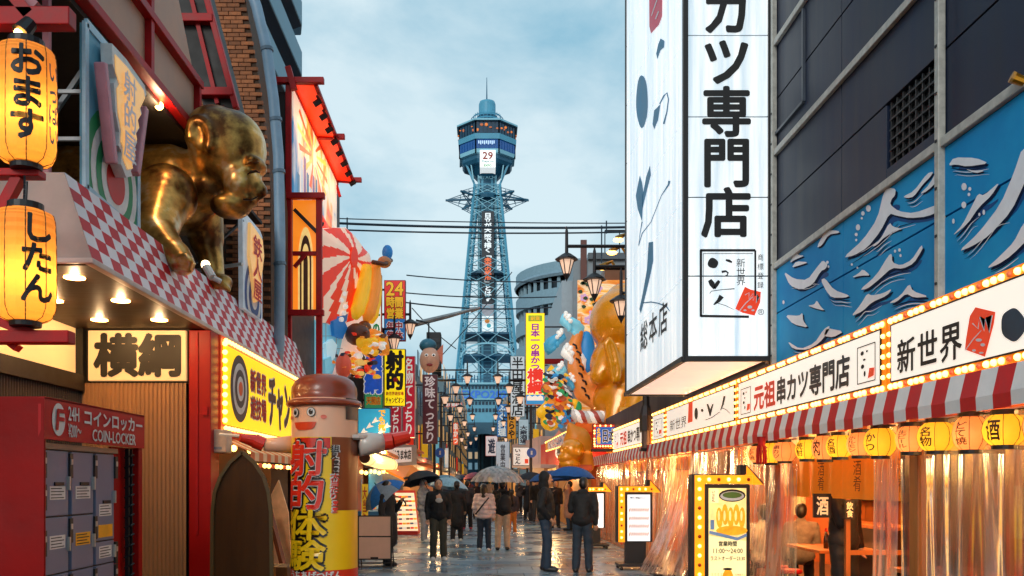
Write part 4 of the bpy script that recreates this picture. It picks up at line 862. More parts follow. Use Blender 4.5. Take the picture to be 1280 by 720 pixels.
# row of small lanterns ----------------------------------------------------
LY = paper_mat('lantern_yellow', '#f2c448', .5, '#ffac18'); LP = paper_mat('lantern_peach', '#eca070', .42, '#ff8436')
txts = ['串カツ', '酒', 'どて焼', '名物', '生ビール', 'かつ', 'ホルモン', '名酒', '肉', '焼酎']
desc = {'串カツ': 'three characters ending in katakana', '酒': 'one large wide character', 'どて焼': 'two kana above one kanji', '名物': 'two heavy kanji', '生ビール': 'a kanji above long katakana', 'かつ': 'two round kana', 'ホルモン': 'four katakana', '名酒': 'two kanji in thin strokes', '肉': 'one small character', '焼酎': 'two dense kanji'}
def small_lantern(y, i):
    yl = i % 2 == 1; m_ = LY if yl else LP; far = i > 12
    lab = ('%s lantern reading %s hanging under the striped awning' % ('bright yellow' if yl else 'peach orange', desc[txts[i % 10]])) if not far else ('%s lantern glowing behind the hanging vinyl sheets' % ('yellow' if yl else 'orange'))
    if 10 <= i <= 12: lab = ('yellow lantern beside the red tassel', 'peach lantern just past the red tassel', 'yellow lantern at the start of the far vinyl sheets')[i-10] if True else lab
    c = Vector((3.34 if not far else 3.62, y, 1.93)); t = thing('small_lantern', lab, 'lantern', c, 'small lanterns under the striped awning'); r_, h = .124*(1+.09*math.sin(i*2.7)), .118*(1+.08*math.sin(i*4.1))
    prof = [(.07, -h)]
    for k in range(1, 12): a = -math.pi/2+math.pi*k/12; prof.append((r_*math.cos(a)**.72*(1-.02*(k % 2)), h*math.sin(a)))
    prof.append((.07, h)); MB().lathe(prof, c, 16 if not far else 10).build('paper_shade', m_, t, True)
    if far: 
        MB().lathe([(.075, -.01), (.075, .02)], c+Vector((0, 0, -h)), 8).build('base_ring', BLACK, t); return
    MB().lathe([(.075, -.012), (.075, .015)], c+Vector((0, 0, -h)), 14).build('base_ring', BLACK, t); MB().lathe([(.08, -.012), (.08, .02)], c+Vector((0, 0, h)), 14).build('top_ring', BLACK, t)
    b = MB()
    for k in range(8): a = k*math.pi/4+.2; b.tube([c+Vector((q*1.005*math.cos(a), q*1.005*math.sin(a), z)) for q, z in prof[::2]+[prof[-1]]], .0025, 3)
    b.build('ribs', MATS['rib_brown'], t)
    light('lantern_bulb', 'POINT', c+Vector((-.03, 0, -.02)), .8, (1, .72, .3), .03)
    gv = MB(); write(gv, txts[i % 10], (0, 0, 0), (1, 0, 0), (0, 1, 0), vertical=True, bold=.02, nrm=Vector((0, 0, 1))); o = MB(); vs = []
    for v in gv.v:
        a = math.radians(208)+(v[0]-.5)*.75; z = -h*.62+h*1.24*v[1]; q = r_*max(.2, math.cos(math.asin(max(-1, min(1, z/h)))))**.72*1.015+v[2]; vs.append((c.x+q*math.cos(a), c.y+q*math.sin(a), c.z+z))
    o.v = vs; o.f = gv.f; o.m = gv.m; o.build('lettering', mat('lantern_ink', '#3a1408', .6), t)
ys_ = [5.22, 5.64, 6.03, 6.48, 6.87, 7.4, 7.79, 8.24, 8.6, 9.08, 9.75, 10.2, 10.65]
for i, y in enumerate(ys_): small_lantern(y, i)
y = 11.1; i = 13
while y < 26.6: small_lantern(y, i); y += .5; i += 1

# shop interior ------------------------------------------------------------
shop = thing('skewer_restaurant', 'orange lit open restaurant with wooden walls behind vinyl sheets', 'restaurant', (5, 14, 0))
OW = mat('orange_wood', '#a85f26', .45, var=.3, scale=3, stretch=(1, 4, .4)); OD = mat('deep_orange_wall', '#b8602a', .5, var=.25, scale=2)
MB().box(6.6, 6.75, 4.0, 27, 0, 2.9).build('back_wall', OD, shop); MB().box(3.3, 6.6, 26.9, 27, 0, 2.9).build('side_wall', OD, shop); MB().box(3.55, 6.6, 4.05, 26.9, 2.86, 2.9).build('ceiling', OW, shop); MB().box(3.3, 6.6, 4.05, 26.9, 0, .02).build('floor', mat('tile_floor', '#5c4a3e', .3, var=.2), shop); MB().box(3.45, 6.6, 4.0, 4.05, 0, 2.9).build('side_wall', OD, shop)
for y in (7.0, 10.6, 14.4, 18.3, 22.2, 26): bevel(MB().box(3.42, 3.56, y-.07, y+.07, 0, 2.86).build('post', OW, shop), .008)
MB().box(5.4, 6.6, 12.95, 13.05, 0, 2.86).build('partition', OW, shop); MB().box(4.2, 6.6, 20, 20.1, 0, 2.86).build('partition', OW, shop)
for k in range(24):
    y = 4.6+.95*k; MB().box(6.57, 6.6, y, y+.3, 1.7+.06*(k % 3), 2.25).build('menu_slip', mat('slip_%d' % (k % 2), ('#e8d2a0', '#d8c8b8')[k % 2], .6), shop); 
for k in range(8):
    y = 5.0+2.6*k; MB().box(6.57, 6.6, y, y+.7, .9, 1.55).build('poster', mat('poster_%d' % (k % 3), ('#c8a060', '#8a3a28', '#e8d8b0')[k % 3], .5, var=.5, scale=9), shop)
light_col = (1, .5, .16)
for pk, y in enumerate((5.5, 8, 10.8, 13.6, 16.5, 19.4, 22.4, 25.2)):  # unseen pendants added to give the warm point lights a fitting
    o = thing('added_pendant', '%s glowing pendant bulb inside the orange restaurant counting from the picture edge' % ('first', 'second', 'third', 'fourth', 'fifth', 'sixth', 'seventh', 'eighth')[pk], 'lamp', (4.9, y, 2.4), 'pendant bulbs in the restaurant'); MB().ball((4.9, y, 2.4), .06, 10, 7).build('bulb', mat('pendant_glow', '#ffd9a0', .3, es=12, em='#ffb258'), o, True); MB().tube([(4.9, y, 2.45), (4.9, y, 2.86)], .008, 5).build('cord', BLACK, o); MB().lathe([(.13, -.02), (.05, .07)], (4.9, y, 2.42), 12).build('shade', STEEL, o)
    light('pendant_fill', 'POINT', (4.6, y, 2.2), 150, light_col, .15)
for k in range(7): light('lantern_bulb', 'POINT', (3.75, 11.5+2.2*k, 1.9), 42, (1, .62, .2), .08)
light('lantern_bulb', 'POINT', (3.9, 6.2, 1.9), 24, (1, .62, .2), .08)
# half curtain in the doorway
nr = thing('noren_curtain', 'orange half curtain with dark characters above the restaurant opening', 'curtain', (3.75, 9, 2.1)); X = 3.8
for k in range(4):
    y0 = 7.4+k*.95; b = MB(); vs = []
    for j in range(6):
        for i in range(13): yy = y0+.93*i/12; vs.append((X+.03*math.sin(i*.9+k)*(1-j*.1), yy, 1.42+.1*j))
    b.add(vs, [(j*13+i, j*13+i+1, (j+1)*13+i+1, (j+1)*13+i) for j in range(5) for i in range(12)]); o = b.build('panel', mat('noren_orange', '#e08a28', .7, es=.18, em='#ff8a1c', var=.1), nr, True)
    letters('酒肴', (X-.035, y0+.6, 1.5), (0, -.2, 0), (0, 0, .32), mat('noren_ink', '#5a2408', .6), nr, vertical=True)
MB().tube([(X, 7.3, 1.93), (X, 11.3, 1.93)], .015, 6).build('rod', DARKW, nr)
for k, (x, y) in enumerate(((4.5, 8.3), (4.6, 11.6))):
    t = thing('wooden_table', ('wooden table set with bottles nearest the open doorway', 'wooden table behind the lit menu screen')[k], 'table', (x, y, 0), 'restaurant tables')
    bevel(MB().box(x-.4, x+.4, y-.6, y+.6, .7, .74).build('top', OW, t), .006)
    for sx in (-.34, .34):
        for sy in (-.54, .54): MB().box(x+sx-.025, x+sx+.025, y+sy-.025, y+sy+.025, .02, .7).build('leg', BLACK, t)
    for j in range(3):
        bt = thing('bottle', ('%s dark bottle on the wooden table %s' % (('first', 'middle', 'last')[j], ('by the open doorway', 'behind the lit menu screen')[k])), 'bottle', (x-.2+.1*j, y-.3+.25*j, .74), 'bottles on the tables'); MB().lathe([(.03, 0), (.032, .12), (.014, .17), (.013, .22)], (x-.2+.1*j, y-.3+.25*j, .741), 10).build('glass', mat('bottle_brown', '#2a1208', .15), bt, True); MB().lathe([(.015, .215), (.015, .235)], (x-.2+.1*j, y-.3+.25*j, .741), 8).build('cap', REDP, bt)
    for sy in (-.25, .25):
        for sx in (-.65, .65):
            s = thing('stool', 'round red stool %s side, %s end of table %s' % (('street', 'wall')[sx > 0], ('near', 'far')[sy > 0], ('by the open doorway', 'behind the lit menu screen')[k]), 'stool', (x+sx, y+sy, 0), 'restaurant stools'); MB().lathe([(.15, .42), (.16, .44), (.15, .47)], (x+sx, y+sy, 0), 14).build('seat', REDP, s)
            for a in range(4): MB().tube([(x+sx+.1*math.cos(a*1.571+.8), y+sy+.1*math.sin(a*1.571+.8), .42), (x+sx+.14*math.cos(a*1.571+.8), y+sy+.14*math.sin(a*1.571+.8), .02)], .012, 5).build('leg', BLACK, s)
for k in range(12): MB().box(5.42+.098*k, 5.51+.098*k, 12.92-.008*(k % 2), 12.95, .02, 2.86).build('plank', OW, shop)
for z in (1.35, 1.75): MB().box(5.42, 6.58, 12.7, 12.92, z-.025, z).build('shelf', DARKW, shop)
for k in range(18):
    b = thing('shelf_bottle', '%s bottle on the %s shelf of the plank partition, place %s from the street' % (('brown', 'green', 'clear')[k % 3], ('lower', 'upper')[k // 9], ('first', 'second', 'third', 'fourth', 'fifth', 'sixth', 'seventh', 'eighth', 'ninth')[k % 9]), 'bottle', (5.5+.12*(k % 9), 12.8, (1.35, 1.75)[k // 9]), 'bottles on the partition shelves')
    q = Vector((5.5+.12*(k % 9), 12.8, (1.352, 1.752)[k // 9])); MB().lathe([(.036, 0), (.036, .15+.03*(k % 2)), (.014, .2+.03*(k % 2)), (.014, .27)], q, 10).build('glass', mat('bottle_%d' % (k % 3), ('#3a1a08', '#1c3a1c', '#a89a80')[k % 3], .15), b, True); MB().lathe([(.038, .05), (.038, .12)], q, 10).build('paper_label', mat('blabel_%d' % (k % 2), ('#d8c8a0', '#a82a20')[k % 2], .6), b)
for k in range(9): MB().box(4.1+.28*k, 4.24+.28*k, 12.6, 12.605, 2.0+.03*(k % 2), 2.5).build('hanging_slip', mat('slip_%d' % (k % 2), '#e8d2a0', .6), shop)
MB().box(5.0, 5.38, 10.8, 12.6, .02, 1.0).build('counter', DARKW, shop); MB().box(4.95, 5.42, 10.75, 12.65, 1.0, 1.04).build('counter_top', OW, shop)
# framed characters on the inner wall
for (px, py, w, h, tx, d) in ((1028, 632, 22, 30, '酒', 9.2), (1062, 637, 12, 24, '飲食', 9.25)):
    q = P(px, py, d); t = thing('framed_character', ('dark framed character board beyond the open doorway' if w > 20 else 'narrow dark framed board beyond the open doorway'), 'picture', q)
    a = w/F*d/2; c = h/F*d/2; MB().box(q.x-a, q.x+a, d, d+.03, q.z-c, q.z+c).build('board', BLACK, t); letters(tx, (q.x-a*.7, d, q.z-c*.8), (a*1.4, 0, 0), (0, 0, c*1.6), CREAM, t, vertical=True, bold=.03)
dw = thing('glass_screen', 'wood framed glass screen inside the restaurant opening', 'screen', (3.9, 9.3, 0)); 
for x in (3.85, 4.28, 4.75): bevel(MB().box(x-.025, x+.025, 9.28, 9.33, .02, 1.85).build('post', OW, dw), .004)
for z in (.05, .85, 1.85): MB().box(3.85, 4.75, 9.285, 9.325, z-.025, z+.025).build('rail', OW, dw)

# clear vinyl sheets -------------------------------------------------------
def vinyl(name, milk, gl):
    m = bpy.data.materials.new(name); m.use_nodes = True; t = m.node_tree; n = t.nodes; l = t.links; n.clear(); MATS[name] = m
    o = n.new('ShaderNodeOutputMaterial'); tr = n.new('ShaderNodeBsdfTransparent'); tr.inputs[0].default_value = (.96, .95, .94, 1); g = n.new('ShaderNodeBsdfGlossy'); g.inputs['Roughness'].default_value = .12; g.inputs[0].default_value = (.9, .9, .9, 1)
    df = n.new('ShaderNodeBsdfTranslucent'); df.inputs[0].default_value = (.75, .7, .68, 1); d2 = n.new('ShaderNodeBsdfDiffuse'); d2.inputs[0].default_value = (.7, .68, .68, 1)
    lw = n.new('ShaderNodeLayerWeight'); lw.inputs[0].default_value = .35
    mg = n.new('ShaderNodeMath'); mg.operation = 'MULTIPLY'; mg.inputs[1].default_value = gl; l.new(lw.outputs['Fresnel'], mg.inputs[0])
    tc = n.new('ShaderNodeTexCoord'); mp = n.new('ShaderNodeMapping'); mp.inputs['Scale'].default_value = (6, 6, .6); nz = n.new('ShaderNodeTexNoise'); nz.inputs['Scale'].default_value = 2; nz.inputs['Detail'].default_value = 4
    l.new(tc.outputs['Object'], mp.inputs[0]); l.new(mp.outputs[0], nz.inputs['Vector']); mr = n.new('ShaderNodeMapRange'); mr.inputs[1].default_value = .35; mr.inputs[2].default_value = .7; mr.inputs[3].default_value = milk*.4; mr.inputs[4].default_value = milk*1.5; l.new(nz.outputs['Fac'], mr.inputs[0])
    a = n.new('ShaderNodeMixShader'); c = n.new('ShaderNodeMixShader'); e = n.new('ShaderNodeMixShader'); e.inputs[0].default_value = .4
    l.new(df.outputs[0], e.inputs[1]); l.new(d2.outputs[0], e.inputs[2]); l.new(mr.outputs[0], a.inputs[0]); l.new(tr.outputs[0], a.inputs[1]); l.new(e.outputs[0], a.inputs[2]); l.new(mg.outputs[0], c.inputs[0]); l.new(a.outputs[0], c.inputs[1]); l.new(g.outputs[0], c.inputs[2]); l.new(c.outputs[0], o.inputs[0]); return m
VC = vinyl('clear_vinyl', .4, .7); VF = vinyl('misted_vinyl', .5, .8)
def sheet(label, ya, yb, m, seed, flare=0., foldn=5, zb=.03, ctop=0., cbot=0., amp=.05):
    t = thing('vinyl_sheet', label, 'curtain', (3.44, (ya+yb)/2, 0), 'hanging vinyl sheets'); n, mr = 110, 14; b = MB(); vs = []
    for j in range(mr+1):
        s = j/mr; z = zb+(2.06-zb)*s
        for i in range(n+1):
            u_ = i/n; y = ya+(yb-ya)*u_+(1-s)*cbot*(u_-.5); w = mnoise.noise(Vector((u_*foldn+seed, s*.5, seed)))*1.0+.5*mnoise.noise(Vector((u_*foldn*2.7+seed, s*.7, seed+5)))
            e_ = (abs(w)**.7)*(1 if w > 0 else -1)
            vs.append((3.43-amp*e_*(1.1-.5*s)-flare*(1-s)**2*math.sin(math.pi*min(1, u_*1.2)), y+.03*w, z))
    b.add(vs, [(j*(n+1)+i, j*(n+1)+i+1, (j+1)*(n+1)+i+1, (j+1)*(n+1)+i) for j in range(mr) for i in range(n)]); b.build('sheet', m, t, True)
    b = MB(); b.tube([(3.43, ya, 2.07), (3.43, yb, 2.07)], .012, 6); b.build('rail', GREYM, t)
sheet('misted vinyl sheet with deep upright folds at the picture edge', 4.2, 7.25, VF, 1.3, 0, 9)
sheet('bunched vinyl sheet drawn aside at the open doorway', 7.3, 7.75, VF, 3.3, .1, 5)
sheet('clear vinyl sheet behind the lit menu screen on wheels', 9.6, 11.8, VC, 4.1, .25, 7)
sheet('vinyl sheet bulging out beside the leaning pole', 11.8, 14.3, VF, 7.7, .55, 8, cbot=.3)
sheet('vinyl sheet bulging onto the street between the two menu screens', 14.3, 17.2, VF, 9.2, .65, 9, cbot=.4)
sheet('vinyl sheet beyond the second menu screen', 17.2, 20.6, VC, 12.9, .3, 9)
sheet('farthest vinyl sheet near the red shop', 20.6, 26.6, VC, 15.5, .1, 14)
t = thing('leaning_pole', 'pinkish pole leaning against the vinyl sheets beside the menu screen', 'pole', P(848, 716, 15.2)); MB().tube([P(846, 716, 15.2), P(893, 560, 14.6)], .05, 8).build('pole', mat('pink_grey_pole', '#8d6a64', .45), t); MB().ball(P(846, 716, 15.2), .06).build('foot', BLACK, t)
MB().box(2.9, 3.3, 14.7, 15.3, .006, .05).build('weight', BLACK, t)

# lit menu screens with arrow frames --------------------------------------
ARW = mat('arrow_amber', '#f09a14', .4, es=.75, em='#ff9a10', var=.12, scale=5)
def menu_screen(label, xl, xr, yt, d, bot, kind):
    t = thing('menu_screen', label, 'sign', P((xl+xr)/2, CY, d)*1.0 if False else Vector((P((xl+xr)/2, 0, d).x, d, 0)), 'arrow framed menu screens')
    L_ = P(xl, yt, d); R_ = P(xr, yt, d); x0, x1, zt = L_.x, R_.x, L_.z; fw = .1; w = x1-x0
    zb = bot
    bevel(MB().box(x0, x0+fw*1.15, d-.02, d+.16, zb, zt).build('frame_side', ARW, t), .006); bevel(MB().box(x0+fw*1.16, x1+.02, d-.02, d+.16, zt-fw, zt).build('frame_top', ARW, t), .006)
    MB().box(x0-.035, x0-.002, d-.015, d+.17, zb, zt+.002).build('frame_edge', BLACK, t); MB().box(x0-.03, x1-.06, d-.01, d+.16, zt+.002, zt+.012).build('frame_edge', BLACK, t)
    MB().poly([(x1-.05, d-.02, zt+.11), (x1+.14, d-.02, zt-fw-.01), (x1+.02, d-.02, zt-fw-.01), (x1+.02, d-.02, zt), (x1-.05, d-.02, zt)], (0, .16, 0)).build('arrow_head', ARW, t)
    MB().box(x1-.12, x1-.05, d-.01, d+.15, zt+.01, zt+.12).build('arrow_end', BLACK, t)
    MB().bar((x1-.05, d+.06, zt+.115), (x1+.145, d+.06, zt-fw), .012, .17, up=(0, 1, 0)).build('arrow_edge', BLACK, t)
    b = MB(); b2 = MB(); k = 0; z = zt-.05
    for i in range(6): (b2 if i % 3 == 2 else b).ball((x0+.05+i*(w-.02)/5.5, d-.02, zt-.05), .022, 7, 5)
    while z > zb+.06: z -= .11; k += 1; (b2 if k % 3 == 0 else b).ball((x0+.055, d-.02, z), .022, 7, 5)
    b.build('bulbs', BULB, t, True, kind='stuff'); b2.build('unlit_bulbs', mat('red_bulb', '#a02008', .4), t, True, kind='stuff')
    sx0, sx1 = x0+fw*1.2, x1-.005
    bevel(MB().box(sx0, sx1, d, d+.12, max(zb, .5) if kind != 'far' else .4, zt-fw-.005).build('screen_case', BLACK, t), .006)
    gx0, gx1, gz0, gz1 = sx0+.045, sx1-.045, .5 if kind != 1 else .52, zt-fw-.05
    if kind == 0: gz0 = .3
    MB().box(gx0, gx1, d-.006, d, gz0, gz1).build('screen', mat('screen_glow_%d' % kind, ('#f6e2a2', '#e4eaf0', '#e4eaf0')[kind], .25, es=.75, var=.05), t)
    MB().box(x0+.12, x1-.12, d+.02, d+.1, .12, .6).build('stand', BLACK, t); bevel(MB().box(x0-.02, x1+.06, d-.22, d+.3, .07, .12).build('base', BLACK, t), .01)
    for sx in (x0+.03, x1): 
        for sy in (d-.17, d+.25): MB().ball((sx, sy, .035), .035, 8, 6).build('caster', BLACK, t)
    return t, gx0, gx1, gz0, gz1
t, a0, a1, z0, z1 = menu_screen('arrow framed screen showing fried food and opening hours', 868, 938, 594, 10.2, .1, 0)
d = 10.2-.006; w = a1-a0; h = z1-z0
def sp_(u_, v_, l=.003): return Vector((a0+w*u_, d-l, z0+h*v_))
def so(name, u_, v_, ru, rv, m_, l=.003, rot=0, n=16): return MB().poly([sp_(p[0], p[1], l) for p in oval(u_, v_, ru, rv, rot, n)]).build(name, m_, t)
PD = mat('print_dark', '#231811', .4); PO = mat('print_gold', '#e8a020', .4, es=.6, var=.25, scale=14); PO2 = mat('print_cream', '#f6d888', .4, es=.6, var=.2, scale=14); PG = mat('print_green', '#4a6a2a', .4, es=.2)
MB().poly([sp_(*p) for p in ((0, .55), (1, .5), (1, 1), (0, 1))]).build('photo_print', PO2, t); so('photo_print', .62, .93, .36, .06, PD, .005); so('photo_print', .62, .925, .32, .045, WHITE, .007); so('photo_print', .62, .935, .26, .03, PG, .009)
for k in range(5): so('photo_print', .28+.15*k, .72+.03*(k % 2), .085, .1, PO, .006+.0015*k, .3-.12*k); so('photo_print', .26+.15*k, .74, .03, .05, PO2, .014+.001*k)
so('photo_print', .6, .6, .42, .045, PO, .02); MB().poly([sp_(*p, .022) for p in stroke([(0, .585), (.4, .55), (.75, .52), (1, .56)], [.03, .03, .03, .03])]).build('print_band', mat('print_blue', '#6c8ab0', .4, es=.3), t)
MB().poly([sp_(*p, .024) for p in ((.03, .86), (.25, .86), (.25, .99), (.03, .99))]).build('print_panel', MATS['screen_glow_0'], t); letters('いっとん', sp_(.05, .87)+Vector((0, -.026, 0)), (w*.1, 0, 0), (0, 0, h*.11), INK, t, vertical=True, bold=.03)
MB().poly([sp_(*p, .024) for p in ((.03, .7), (.13, .7), (.13, .84), (.03, .84))]).build('print_panel', PO2, t); MB().poly([sp_(*p, .025) for p in ((.03, .61), (.13, .61), (.13, .7), (.03, .7))]).build('print_panel', MATS['print_blue'], t)
letters('営業時間', sp_(.25, .45), (w*.5, 0, 0), (0, 0, h*.05), INK, t, em=True, bold=.03); letters('11:00〜24:00', sp_(.12, .385), (w*.78, 0, 0), (0, 0, h*.045), INK, t, bold=.02); letters('ラストオーダー23:30', sp_(.04, .315), (w*.92, 0, 0), (0, 0, h*.045), INK, t, bold=.015)
so('photo_print', .5, .12, .16, .12, PO, .004, .1); so('photo_print', .5, .235, .13, .012, INK, .005)
for k in range(4): letters('名物串カツ', sp_(.7, .17-.04*k), (w*.27, 0, 0), (0, 0, h*.022), INK, t); letters('生ビール', sp_(.07+.08*k, .04), (w*.04, 0, 0), (0, 0, h*.16), INK, t, vertical=True)
t, a0, a1, z0, z1 = menu_screen('arrow framed screen with rows of skewers on pale ground', 773, 816, 608, 16.0, .5, 1)
d = 16-.006; w = a1-a0; h = z1-z0
letters('串かつ単品メニュー', sp_(.12, .91), (w*.76, 0, 0), (0, 0, h*.05), INK, t, bold=.03)
for k, vv in enumerate((.62, .44, .27, .1)):
    letters('名物', sp_(.42, vv+.115), (w*.16, 0, 0), (0, 0, h*.022), INK, t)
    b = MB()
    for q in range(9): b.poly([sp_(*p) for p in stroke([(.06+.1*q, vv), (.1+.1*q, vv+.05), (.13+.1*q, vv+.09)], [.015, .05, .04])])
    b.build('skewer_print', mat('skewer_brown', '#c07a30', .4, es=.15, var=.3, scale=30), t)
    b = MB(); 
    for q in range(4): b.box(a0+w*(.06+.23*q), a0+w*(.22+.23*q), d-.004, d-.002, z0+h*(vv-.03), z0+h*(vv-.02))
    b.build('print', mat('print_grey', '#8a8d94', .5), t)
menu_screen('arrow framed screen partly hidden behind the standing man', 735, 757, 609, 21.0, .5, 2)
# ---------------------------------------------------------------- helpers for things seen face on
def PL(px, py, A, B):                  # point on the upright plane through ground points A and B
    ax, ay = A; bx, by = B; t = (px-CX)/F; nx, ny = (by-ay), -(bx-ax)
    d = (nx*ax+ny*ay)/(nx*t+ny); return Vector((t*d, d, EYE+(CY-py)/F*d))
def frect(x0, y0, x1, y1, d): a = P(x0, y1, d); c = P(x1, y0, d); return a.x, c.x, a.z, c.z
def cn(c): return c.lstrip('#')
def fm(c, es=.0, rough=.45): return mat('paint_'+cn(c)+('_lit%d' % int(es*100) if es else ''), c, rough, es=es, var=.08, scale=4)
def hang_sign(name, label, cat, x0, y0, x1, y1, d, col, es=.3, frame='#55504c', dep=.16, group=None, bracket=None):
    a, c, z0, z1 = frect(x0, y0, x1, y1, d); t = thing(name, label, cat, ((a+c)/2, d, z0), group)
    bevel(MB().box(a, c, d, d+dep, z0, z1).build('box', fm(frame), t), .01)
    MB().box(a+.02, c-.02, d-.006, d, z0+.02, z1-.02).build('face', fm(col, es+.18), t)
    if bracket is not None:
        for z in (z0+.15*(z1-z0), z1-.15*(z1-z0)): MB().bar((bracket, d+dep/2, z), (a if bracket < a else c, d+dep/2, z), .05).build('bracket', STEEL, t)
    return t, a, c, z0, z1
def vtext(t, txt, a, c, z0, z1, d, m, bold=.03, back=None, name='lettering', bw=.05):
    return letters(txt, (a, d-.006, z0), (c-a, 0, 0), (0, 0, z1-z0), m, t, vertical=True, bold=bold, back=back, bw=bw, name=name)
def htext(t, txt, a, c, z0, z1, d, m, bold=.03, back=None, bw=.05): return letters(txt, (a, d-.006, z0), (c-a, 0, 0), (0, 0, z1-z0), m, t, em=True, bold=bold, back=back, bw=bw)

# ---------------------------------------------------------------- left: red framed picture tower
tw = thing('picture_tower', 'red framed tower of lit picture panels with spotlit eave', 'building', (-4.2, 17, 0))
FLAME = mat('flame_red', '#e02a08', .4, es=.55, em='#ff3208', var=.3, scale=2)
DKM = mat('dark_maroon', '#241312', .5, var=.3)
MB().box(-9, -3.36, 15.45, 20.6, 0, 8.4).build('core', DKM, tw)
for k in range(5):
    z = 2.2+k*1.25; MB().box(-4.4, -3.42, 15.4, 15.44, z, z+1.22).build('wall_panel', DKM, tw)
for x in (361, 399):
    a = P(x, 470 if x < 370 else 470, 15.3); c = P(x, 100 if x < 370 else 245, 15.3); bevel(MB().bar(a, c, .1).build('post', REDP, tw), .008)
for x0, x1, py in ((337, 405, 101), (350, 406, 245), (350, 405, 391)): bevel(MB().bar(P(x0, py, 15.25), P(x1, py, 15.25), .11, .1).build('beam', REDP, tw), .008)
bevel(MB().bar(P(366, 317, 15.3), P(398, 317, 15.3), .07).build('beam', REDP, tw), .006); MB().bar(P(368, 334, 15.3), P(382, 318, 15.3), .06).build('brace', REDP, tw); MB().bar(P(368, 262, 15.3), P(396, 290, 15.3), .06).build('brace', DKM, tw)
MB().bar(P(360, 84, 15.2), P(368, 112, 15.2), .1).build('brace', REDP, tw)
# long picture facing the street
def picture(name, stops, sc, es):
    m = bpy.data.materials.new(name); m.use_nodes = True; t = m.node_tree; n = t.nodes; l = t.links; b = n['Principled BSDF']; MATS[name] = m
    tc = n.new('ShaderNodeTexCoord'); mp = n.new('ShaderNodeMapping'); mp.inputs['Scale'].default_value = sc; nz = n.new('ShaderNodeTexNoise'); nz.inputs['Scale'].default_value = 1; nz.inputs['Detail'].default_value = 6; nz.inputs['Distortion'].default_value = 1.2; r = n.new('ShaderNodeValToRGB')
    e = r.color_ramp.elements
    for k, (p, c) in enumerate(stops):
        x = e[k] if k < 2 else e.new(p); x.position = p; x.color = (*hx(c), 1)
    l.new(tc.outputs['Object'], mp.inputs[0]); l.new(mp.outputs[0], nz.inputs['Vector']); l.new(nz.outputs['Fac'], r.inputs[0]); l.new(r.outputs[0], b.inputs['Base Color']); l.new(r.outputs[0], b.inputs['Emission Color']); b.inputs['Emission Strength'].default_value = es; b.inputs['Roughness'].default_value = .4; return m
PIC = picture('street_picture', [(.36, '#3f7ea8'), (.44, '#d8c9b8'), (.52, '#f0d8c0'), (.57, '#e8b06a'), (.63, '#e8642a'), (.7, '#7aa0b8')], (1, 1.2, .45), .5)
XP = -3.3
pn = MB().poly([PX(367, 106, XP), PX(421, 226, XP), PX(421, 291, XP), PX(367, 243, XP)], (-.05, 0, 0)).build('picture_panel', PIC, tw)
cc = PX(392, 195, XP); WHP = mat('print_pale', '#f2e2cc', .4, es=.5); 
for k in range(14):                      # printed rays, river and buildings
    a = k*math.pi/7; p = [cc+Vector((.004, math.cos(a-.1)*.3, math.sin(a-.1)*.2)), cc+Vector((.004, math.cos(a-.07)*1.5, math.sin(a-.07)*.75)), cc+Vector((.004, math.cos(a+.07)*1.5, math.sin(a+.07)*.75)), cc+Vector((.004, math.cos(a+.1)*.3, math.sin(a+.1)*.2))]
    MB().poly(p).build('ray_print', mat('ray_%d' % (k % 2), ('#e8501c', '#f2c05a')[k % 2], .4, es=.5), tw)
for k in range(9):
    y = 15.6+.28*k; h = .35+.5*abs(math.sin(k*2.3)); MB().quad((XP+.006, y, 6.75+.06*k*.2), (XP+.006, y+.2, 6.75), (XP+.006, y+.2, 6.75+h), (XP+.006, y, 6.75+h)).build('building_print', mat('bprint_%d' % (k % 3), ('#3a7ca0', '#d0d8dc', '#8a6a9a')[k % 3], .4, es=.3), tw)
# eaves with spot lamps
ev = [Vector((-3.34, 15.3, 8.5)), Vector((-3.34, 20, 8.4)), Vector((-2.93, 20, 8.36)), Vector((-2.91, 15.3, 8.48))]
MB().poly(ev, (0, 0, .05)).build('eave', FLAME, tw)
MB().bar(ev[3]+Vector((0, 0, .02)), ev[2]+Vector((0, 0, .02)), .06).build('eave_edge', REDP, tw); MB().bar(ev[0]+Vector((.03, 0, -.04)), ev[1]+Vector((.03, 0, -.04)), .05).build('panel_top_rail', REDP, tw)
for (x0, x1, py, d) in ((398, 431, 171, 17.5), (421, 452, 225, 19.9)): bevel(MB().bar(P(x0-12, py, d), P(x1, py, d), .1, .1).build('beam', REDP, tw), .008)
MB().bar(P(421, 232, 19.8), P(425, 246, 19.8), .06).build('brace', REDP, tw)
for k in range(8):
    y = 15.6+.6*k; t = thing('eave_lamp', '%s black lamp under the red eave of the picture tower, counting away from the post' % ('first', 'second', 'third', 'fourth', 'fifth', 'sixth', 'seventh', 'eighth')[k], 'lamp', (-2.96, y, 8.4), 'lamps under the red eave')
    MB().bar((-2.95, y, 8.44), (-2.9, y, 8.34), .04).build('arm', BLACK, t); MB().tube([(-2.88, y, 8.36), (-3.0, y, 8.28)], .055, 8).build('housing', BLACK, t)
light('eave_light', 'AREA', (-2.98, 17.6, 8.2), 14, (1, .5, .2), .1, (0, math.radians(60), 0), 4)
